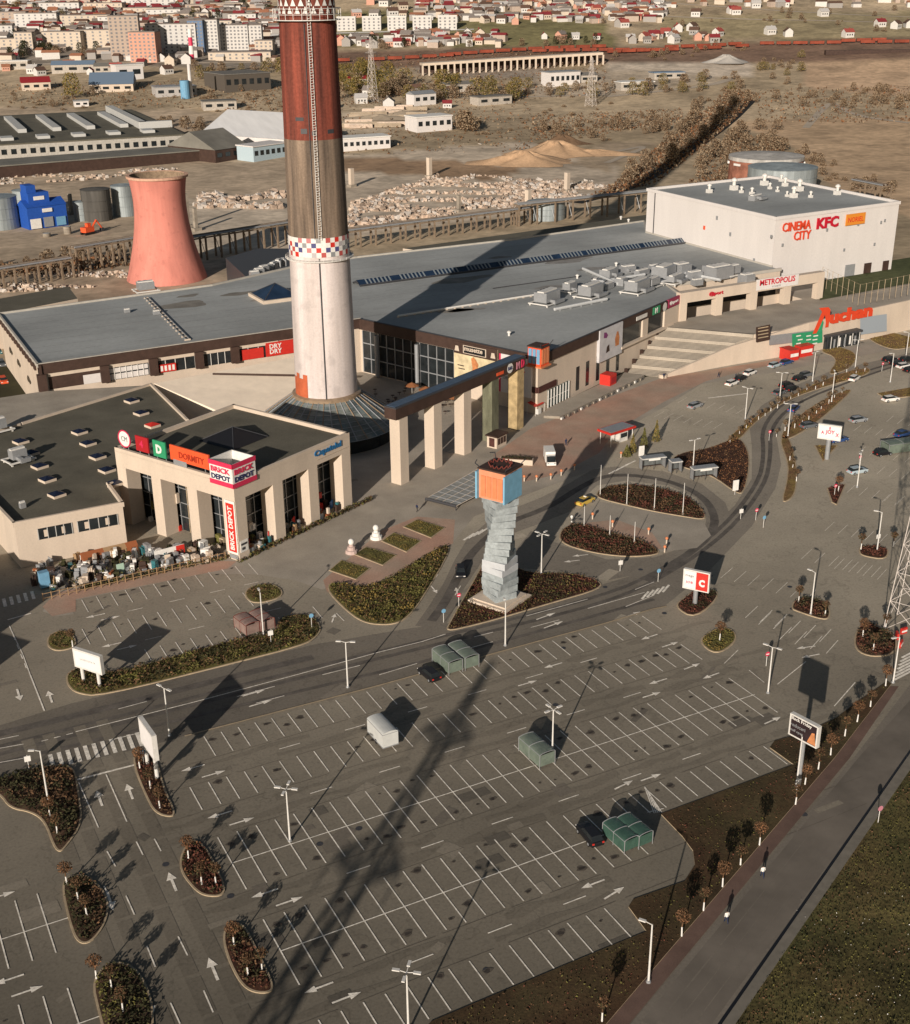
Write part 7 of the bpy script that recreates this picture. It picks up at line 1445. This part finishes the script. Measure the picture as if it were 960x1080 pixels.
for px, py, zz, ri in [(734, 17, 'alone on the bare slope, dark roofed', 4), (772, 14, 'upper of the pair on the bare slope', 1), (776, 15, 'lower of the pair on the bare slope', 0), (828, 7, 'high on the bare slope', 1), (812, 36, 'left of the two behind the wagons', 5), (831, 38, 'right of the two behind the wagons', 4), (894, 39, 'behind the red wagon group', 0), (928, 28, 'left in the row at the right edge', 1), (945, 30, 'middle in the row at the right edge', 4), (958, 29, 'right in the row at the right edge', 4), (797, 8, 'small on the upper slope', 5), (868, 17, 'tiny and pale alone in the field', 5), (681, 8, 'on the upper slope right of centre', 0), (702, 38, 'with red roof just above the wagons', 0), (715, 33, 'in the small cluster above the wagons', 0), (730, 32, 'in the small cluster above the wagons', 4), (757, 38, 'peach house at the end of the row', 0)]: house(px, py, zz, .95, ri, 0)
# the town beyond what can be told apart
b = MB(); tw = [bw[0], bw[1], bw[2], walls[3][1]]
for (x0_, y0_, x1_, y1_), n in (((0, 1, 345, 34), 420), ((0, 30, 300, 66), 120), ((440, 1, 700, 24), 150), ((355, 38, 540, 50), 40), ((700, 1, 960, 8), 20)):
    for _ in range(n):
        px, py = rnd.uniform(x0_, x1_), rnd.uniform(y0_, y1_)
        if 294 < px < 356: continue
        g = att(px, py); w1, d1, h1 = rnd.uniform(5, 16), rnd.uniform(5, 9), rnd.uniform(3, 6); rz = atan2(RX.y, RX.x)+rnd.uniform(-.5, .5); b.box((g.x, g.y, g.z-1), (w1, d1, h1+1), rnd.choice(tw), rz)
        cr_, sr_ = cos(rz), sin(rz); R_ = lambda x, y, z: (g.x+x*cr_-y*sr_, g.y+x*sr_+y*cr_, g.z+z)
        b.add([R_(-w1/2-.4, -d1/2-.4, h1-.1), R_(w1/2+.4, -d1/2-.4, h1-.1), R_(w1/2, 0, h1+2), R_(-w1/2, 0, h1+2), R_(-w1/2-.4, d1/2+.4, h1-.1), R_(w1/2+.4, d1/2+.4, h1-.1)], [(0, 1, 2, 3), (3, 2, 5, 4), (0, 3, 4), (1, 5, 2)], rnd.choice([TR, TR, roofs[1][1], roofs[4][1], roofs[5][1], roofs[2][1], TR]))
b.build('distant_town', kind='stuff', label='mass of far small roofs filling the town behind the apartment blocks')
# rubble, sand heaps, stumps -------------------------------------------
def heap(label, px, py, rx, ry, h, m_, name='sand_heap', n=26):
    g = att(px, py); b = MB(); vs = [(0, 0, h)]; rings = 7
    for j in range(1, rings+1):
        for i in range(n): a = 2*pi*i/n; u = j/rings; k = 1+.18*sin(a*3+px)+.1*sin(a*7+py); vs.append((rx*u*k*cos(a), ry*u*k*sin(a), h*(1-u)**1.3*(1+.2*sin(a*5+j))-.1*(j == rings)))
    fs = [(0, 1+i, 1+(i+1) % n) for i in range(n)]+[(1+(j-1)*n+i, 1+j*n+i, 1+j*n+(i+1) % n, 1+(j-1)*n+(i+1) % n) for j in range(1, rings) for i in range(n)]
    b.add(vs, fs, m_); return b.build(name, label=label, cat='heap', loc=g, rotz=atan2(RX.y, RX.x), smooth=True)
snd = mat('sand', (.50, .33, .20), 1, var=.15, scale=.2, fine=.1, fscale=1); drk = mat('earth', (.16, .10, .06), 1, var=.3, scale=.3)
heap('large orange sand heap in the quarry yard', 552, 172, 30, 15, 7, snd); heap('orange sand heap behind the large one', 585, 163, 30, 16, 8, snd); heap('dark earth heap behind the sand', 592, 152, 16, 8, 6, drk); heap('long low orange sand bank right of the heaps', 625, 163, 34, 9, 3, snd)
heap('flat white gravel heap near the railway', 766, 66, 22, 14, 7, mat('gravel_white', (.45, .42, .38), 1, var=.1)); heap('long pale timber and gravel bank', 400, 125, 34, 14, 3, mat('pale_earth', (.42, .34, .25), 1, var=.2, scale=.2)); heap('pale earth bank beside the white house', 420, 120, 30, 10, 3, MATS['pale_earth'])
rub = [mat('rubble_pale', (.62, .50, .40), 1, var=.2, scale=.5), mat('rubble_tan', (.52, .40, .31), 1, var=.25, scale=.5), mat('rubble_dark', (.34, .26, .20), 1, var=.3), mat('rubble_white', (.55, .50, .45), 1, var=.1)]
def rubble(label, poly, n, s0, s1):
    q = P2(poly); xs = [p[0] for p in q]; ys = [p[1] for p in q]; b = MB(); k = 0; g0 = q[0]
    while k < n:
        p = (rnd.uniform(min(xs), max(xs)), rnd.uniform(min(ys), max(ys)))
        if not inside(p, q): continue
        k += 1; f_ = .5+.5*sin(p[0]*.11+2*sin(p[1]*.07))*sin(p[1]*.13+p[0]*.05)
        if f_ < .38: continue
        s = s0+(s1-s0)*rnd.random()**2*(.5+f_); v = []; m_ = rnd.choice(rub)
        for sx in (-1, 1):
            for sy in (-1, 1):
                for sz in (0, 1): v.append((p[0]+sx*s*rnd.uniform(.4, 1), p[1]+sy*s*rnd.uniform(.4, 1), sz*s*rnd.uniform(.6, 1.6)-.05))
        b.add(v, [(0, 2, 3, 1), (4, 5, 7, 6), (0, 1, 5, 4), (2, 6, 7, 3), (1, 3, 7, 5), (0, 4, 6, 2)], m_)
    b.build('rubble', kind='stuff', label=label)
rubble('pale broken rubble spread across the quarry yard', [(370, 232), (470, 230), (560, 218), (640, 205), (640, 192), (560, 190), (470, 182), (440, 192), (400, 205), (370, 215)], 3600, .3, 1.15)
rubble('row of pale rubble blocks left of the chimney', [(203, 222), (300, 220), (300, 203), (210, 206)], 750, .5, 1.7); rubble('scattered stones behind the chimney', [(362, 240), (440, 236), (430, 225), (362, 228)], 300, .4, 1.4)
rubble('scrap and stones along the upper yard', [(480, 160), (560, 152), (560, 142), (470, 148)], 300, .6, 1.8); rubble('scrap at the works yard', [(255, 150), (300, 150), (300, 112), (240, 118)], 300, .6, 2.0)
rubble('debris between the pipe bridges and the factory', [(-20, 196), (190, 186), (190, 178), (-20, 188)], 600, .3, 1.2)
for i, (px, py, h) in enumerate([(453, 187, 10), (371, 197, 9), (557, 222, 9), (598, 202, 9), (484, 223, 7), (199, 240, 14), (207, 243, 9), (76, 226, 9)]):
    g = at(px, py); t = thing('concrete_pillar', 'lone concrete pillar, %s of those left standing in the demolished works' % ORD[i], 'pillar', (g.x, g.y, 0), .3, 'lone pillars of the demolished works'); b = MB(); b.box((0, 0, 0), (2.2 if i < 4 else 1.4, 2.0 if i < 4 else 1.4, h), CREAM if i < 4 else CONC); b.build('shaft', t); b = MB(); b.box((0, 0, -.05), (3.6, 3.4, 1.2), CONC); b.build('footing', t)
# pipe bridges behind the mall
def pipebridge(label, p, q, h, n, m_=None, w_=4):
    a, c = at(*p), at(*q); d = Vector((c.x-a.x, c.y-a.y)); L_ = d.length; t = thing('pipe_bridge', label, 'pipe bridge', (a.x, a.y, 0), atan2(d.y, d.x)); m_ = m_ or mat('rusty_steel', (.17, .12, .085), .8, var=.3, scale=.4)
    b = MB()
    for y in (-w_/2, w_/2): b.box((L_/2, y, h), (L_, .5, .5), MATS['rusty_concrete'] if 'rusty_concrete' in MATS else mat('rusty_concrete', (.22, .165, .115), .9, var=.3))
    b.build('beam', t)
    for k in range(4): b = MB(); b.tube((0, -w_/2+.6+k*1.0, h+.9), (L_, -w_/2+.6+k*1.0, h+.9), .35, [METALG, m_, CONC, m_][k], 8); b.build('pipe', t)
    for i in range(n):
        x = L_*i/(n-1); b = MB()
        for y in (-w_/2, w_/2): b.box((x, y, 0), (.6, .6, h+.6), MATS['rusty_concrete'])
        b.box((x, 0, h+.2), (.5, w_, .4), MATS['rusty_concrete']); b.tube((x, -w_/2, .5), (x, w_/2, h), .12, m_, 4); b.build('support', t)
pipebridge('rusty pipe bridge left of the cooling tower', (80, 287), (142, 276), 8, 6); pipebridge('low pipe bridge in the shadows at the far left', (-10, 306), (76, 292), 6, 8); pipebridge('rusty pipe bridge right of the cooling tower', (200, 276), (305, 258), 8, 8); pipebridge('long pipe bridge along the rubble yard behind the chimney', (362, 262), (556, 236), 6, 14); pipebridge('pale pipe bridge running to the cinema', (545, 238), (690, 222), 8, 9, METALG); pipebridge('pipe frame behind the cinema at the right', (900, 215), (932, 222), 10, 3, BROWN, 6)
rubble('dark clutter under the pipe bridges', [(-20, 312), (140, 300), (140, 284), (-20, 296)], 500, .3, 1.0)
for i in range(34):
    px, py = rnd.uniform(492, 560), rnd.uniform(148, 158); g = at(px, py); k = rnd.choice(['grey', 'white', 'blue', 'silver', 'pale']); dup(cp[k], (g.x, g.y, .05), rnd.random()*6, 'car among the scrapped cars beyond the sand heaps', 'scrapped cars beyond the sand heaps')
for i in range(16):
    px, py = rnd.uniform(362, 440), rnd.uniform(114, 136); g = att(px, py); b = MB(); L_ = rnd.uniform(12, 30)
    for r_ in range(3):
        for q_ in range(6-r_): b.tube((-L_/2, (q_-2.5+r_*.5)*.9, .45+r_*.8), (L_/2, (q_-2.5+r_*.5)*.9, .45+r_*.8), .45, rub[0] if i % 2 else MATS['pale_earth'], 6)
    b.build('timber_stack', label='long stack of pale logs in the yard right of the chimney', cat='logs', group='log stacks in the yard right of the chimney', loc=g, rotz=rnd.uniform(-.7, -.2))
# excavator
g = at(93, 247); t = thing('excavator', 'orange excavator on the dirt yard left of the cooling tower', 'excavator', (g.x, g.y, 0), .5)
b = MB(); b.box((0, 0, .9), (4.5, 3.2, 2.0), ORANGE); b.box((1, .6, 2.9), (1.8, 1.6, 1.4), ORANGE); b.build('cab', t); b = MB(); b.box((0, -1.3, 0), (5, .8, 1), BLACK); b.box((0, 1.3, 0), (5, .8, 1), BLACK); b.build('track', t); b = MB(); b.tube((2, 0, 2), (5, 0, 5), .4, ORANGE, 6); b.tube((5, 0, 5), (7.5, 0, 1.5), .3, ORANGE, 6); b.box((7.5, 0, .3), (1.3, 1.4, 1.2), METALD); b.build('boom', t)
# far pylons
for i, (px, py, h) in enumerate([(393, 108, 46), (623, 112, 34), (305, 60, 30)]):
    g = att(px, py); pylon(['far pale pylon right of the chimney above the yard', 'far pale pylon above the brown scrub', 'far pylon hidden beside the chimney'][i], g, h, 6, .5, ((h*.75, 7), (h*.9, 5)))
# ------------------------------------------------------------------ scrub and trees far off
def bush_mesh(r, h, n, mats, size):
    b = MB()
    for _ in range(n):
        a = rnd.random()*6.28; u = rnd.random()**.5; z = rnd.random(); rr = r*u*(1-.5*z*z)
        b.leaf((rr*cos(a), rr*sin(a), z*h), size, rnd.choice(mats))
    return b
fp = {}
for k, (nm, r, h, n, ms, sz) in {'tan': ('bare_tree', 4.2, 7.5, 420, [L_TAN, L_BROWN, L_TAN], .5), 'brown': ('bare_tree', 4, 7, 400, [L_BROWN, L_TAN, L_TAN], .5), 'olive': ('leafing_tree', 5, 9, 460, [L_OLIVE, L_YEL, L_TAN], .55), 'yellow': ('leafing_tree', 6.5, 12, 600, [L_YEL, L_OLIVE, L_YEL], .6), 'dark': ('evergreen_tree', 4.2, 11, 400, [L_DARK, L_GREEN], .6), 'scrub': ('scrub_bush', 3, 2.6, 200, [L_BROWN, L_TAN, L_TAN], .42)}.items():
    t = thing(nm, 'x', 'tree' if k != 'scrub' else 'bush'); b = bush_mesh(r, h, n, ms, sz); o = b.build('crown', t); o.location = (0, 0, h*.15 if k != 'scrub' else 0); b = MB(); b.tube((0, 0, -1), (0, 0, h*.5), .35, L_BROWN, 5, .15); b.build('trunk', t); fp[k] = reg(t)
desc = {'tan': 'pale bare tree', 'brown': 'brown bare tree', 'olive': 'olive leafing tree', 'yellow': 'yellow green leafing tree', 'dark': 'dark evergreen tree', 'scrub': 'low brown scrub bush'}
def wood(poly, n, kinds, where, s0=.7, s1=1.2):
    xs = [p[0] for p in poly]; ys = [p[1] for p in poly]; k = 0; tries = 0
    while k < n and tries < n*60:
        tries += 1; p = (rnd.uniform(min(xs), max(xs)), rnd.uniform(min(ys), max(ys)))
        if not inside(p, poly): continue
        k += 1; kd = rnd.choice(kinds); s = rnd.uniform(s0, s1); dup(fp[kd], att(*p), rnd.random()*6, '%s %s' % (desc[kd], where), '%ss %s' % (desc[kd], where), scale=(s*rnd.uniform(.8, 1.3), s, s*rnd.uniform(.75, 1.15)))
wood([(358, 92), (400, 88), (540, 98), (560, 100), (540, 108), (400, 104), (358, 104)], 62, ['olive', 'yellow', 'olive', 'olive', 'tan', 'brown'], 'in the belt above the works yard right of the chimney', .8, 1.4)
wood([(358, 80), (400, 78), (390, 92), (358, 92)], 8, ['yellow'], 'in the yellow clump beside the chimney')
wood([(540, 92), (700, 88), (780, 80), (780, 96), (640, 104), (540, 104)], 40, ['tan', 'brown', 'olive', 'scrub'], 'along the track above the brown field', .6, 1.1)
wood([(200, 74), (300, 70), (300, 80), (200, 84)], 20, ['olive', 'brown', 'tan'], 'below the gridded apartment slabs', .7, 1.1)
wood([(0, 52), (110, 54), (110, 58), (0, 62)], 20, ['dark', 'brown', 'dark'], 'between the cream apartment blocks', .7, 1.1)
wood([(0, 98), (300, 96), (300, 120), (0, 116)], 60, ['scrub', 'scrub', 'scrub', 'tan'], 'on the waste ground above the factory hall', .4, .9)
wood([(0, 0), (330, 0), (330, 45), (0, 50)], 80, ['brown', 'dark', 'olive', 'dark'], 'between the roofs of the upper left town', .6, 1)
wood([(160, 125), (215, 130), (215, 150), (180, 150)], 22, ['brown', 'tan', 'scrub'], 'beside the factory hall', .5, 1.0)
dup(fp['yellow'], att(77, 104), 0, 'big yellow willow beside the dark red roofed villa', scale=(1.25, 1.2, 1.35))
wood([(478, 138), (500, 134), (498, 140), (482, 142)], 6, ['tan', 'brown'], 'in the tall pale clump beside the white house', 1.1, 1.5)
wood([(560, 135), (700, 122), (720, 128), (700, 145), (640, 150), (570, 142)], 50, ['tan', 'scrub', 'brown', 'scrub'], 'on the brown rise left of the creek', .5, .9)
wood([(735, 95), (785, 92), (790, 105), (760, 135), (720, 165), (690, 190), (640, 205), (650, 190), (700, 150), (730, 120)], 56, ['tan', 'scrub', 'scrub', 'brown'], 'along the left bank of the creek', .7, 1.2)
wood([(795, 130), (830, 140), (830, 165), (790, 185), (730, 195), (740, 170), (770, 140)], 46, ['tan', 'brown', 'scrub'], 'on the right bank of the creek behind the cinema', .8, 1.2)
wood([(800, 62), (850, 60), (845, 95), (815, 100), (800, 85)], 20, ['olive', 'brown', 'scrub'], 'in the thicket by the ditch', .5, .9)
wood([(790, 100), (960, 92), (960, 118), (900, 115), (800, 112)], 40, ['tan', 'scrub', 'scrub', 'brown'], 'in the hedge line beyond the right field', .5, 1.0)
wood([(820, 152), (920, 190), (950, 200), (940, 215), (860, 190)], 36, ['scrub', 'brown', 'scrub'], 'on the stony bank behind the cinema', .4, .8)
wood([(560, 25), (960, 8), (960, 36), (700, 30)], 26, ['brown', 'scrub', 'tan'], 'on the bare upper slope', .4, .9)
wood([(360, 48), (640, 44), (640, 48), (360, 54)], 24, ['brown', 'dark', 'tan'], 'among the gardens below the white block row', .6, .9)
wood([(360, 150), (640, 105), (660, 112), (540, 140), (380, 160)], 30, ['scrub'], 'scattered in the upper yard', .5, .9)
wood([(600, 60), (680, 60), (790, 45), (800, 52), (680, 66)], 30, ['brown', 'scrub'], 'beside the railway', .5, .8)
wood([(-5, 284), (130, 272), (130, 266), (-5, 278)], 26, ['scrub', 'brown'], 'in the ditch behind the left end of the mall', .3, .6)
for t in fp.values():
    for c, gs in KID[t.name]: bpy.data.objects.remove(c)
    bpy.data.objects.remove(t)
b = MB(); 
for poly, n in (([(600, 215), (690, 195), (760, 140), (800, 100), (770, 92), (700, 150), (640, 200)], 4200), ([(360, 60), (640, 52), (640, 100), (360, 110)], 2600), ([(350, 110), (560, 104), (560, 160), (350, 165)], 700), ([(560, 150), (720, 130), (720, 115), (560, 122)], 1200), ([(800, 130), (960, 130), (960, 90), (800, 96)], 900), ([(-10, 296), (140, 282), (140, 270), (-10, 280)], 600), ([(0, 110), (300, 118), (300, 86), (0, 90)], 1200), ([(720, 200), (820, 185), (830, 150), (770, 140)], 900)):
    q = [(lambda g: (g.x, g.y))(att(*p)) for p in poly]; xs = [p[0] for p in q]; ys = [p[1] for p in q]; k = 0
    while k < n:
        p = (rnd.uniform(min(xs), max(xs)), rnd.uniform(min(ys), max(ys)))
        if inside(p, q): k += 1; b.leaf((p[0], p[1], terr(*p)+rnd.random()*1.6), .9, rnd.choice([L_BROWN, L_TAN, L_RUST, L_BROWN]))
b.build('undergrowth', kind='stuff', label='dry brown undergrowth on the waste land and creek banks')
# dirt tracks, creek
def drape(name, pts, wd, m_, dz=.15):
    q = [att(*p) for p in smooth_line(pts, 1)]; b = MB(); prev = None
    for i in range(len(q)-1):
        n_ = max(1, int((q[i+1]-q[i]).length/12))
        for k in range(n_+1):
            p = q[i].lerp(q[i+1], k/n_); d = (q[i+1]-q[i]).normalized(); nn = Vector((-d.y, d.x, 0))*wd/2; a, c = p+nn, p-nn; a.z = terr(a.x, a.y)+dz; c.z = terr(c.x, c.y)+dz
            if prev: b.quad(prev[1], c, a, prev[0], m_)
            prev = (a, c)
    b.build(name, kind='structure')
TRK = mat('dirt_track', (.45, .38, .30), 1, var=.15, scale=.1)
drape('path', [(640, 102), (700, 96), (750, 90), (775, 82)], 7, TRK); drape('path', [(850, 135), (870, 112), (880, 108), (900, 122), (960, 130)], 5, TRK); drape('path', [(500, 104), (560, 102), (640, 100)], 6, TRK); drape('path', [(360, 100), (440, 100), (500, 104)], 5, TRK)
drape('path', [(640, 14), (760, 20), (960, 24)], 5, TRK); drape('path', [(700, 3), (860, 14), (960, 18)], 5, TRK); drape('path', [(640, 162), (690, 152), (640, 172)], 4, TRK); drape('path', [(355, 35), (500, 31)], 6, MATS['block_white']); drape('road', [(0, 68), (300, 66)], 8, TRK)
drape('creek', [(606, 214), (660, 200), (700, 178), (740, 150), (770, 128), (792, 106)], 8, mat('creek_bed', (.02, .018, .014), .6), .1)
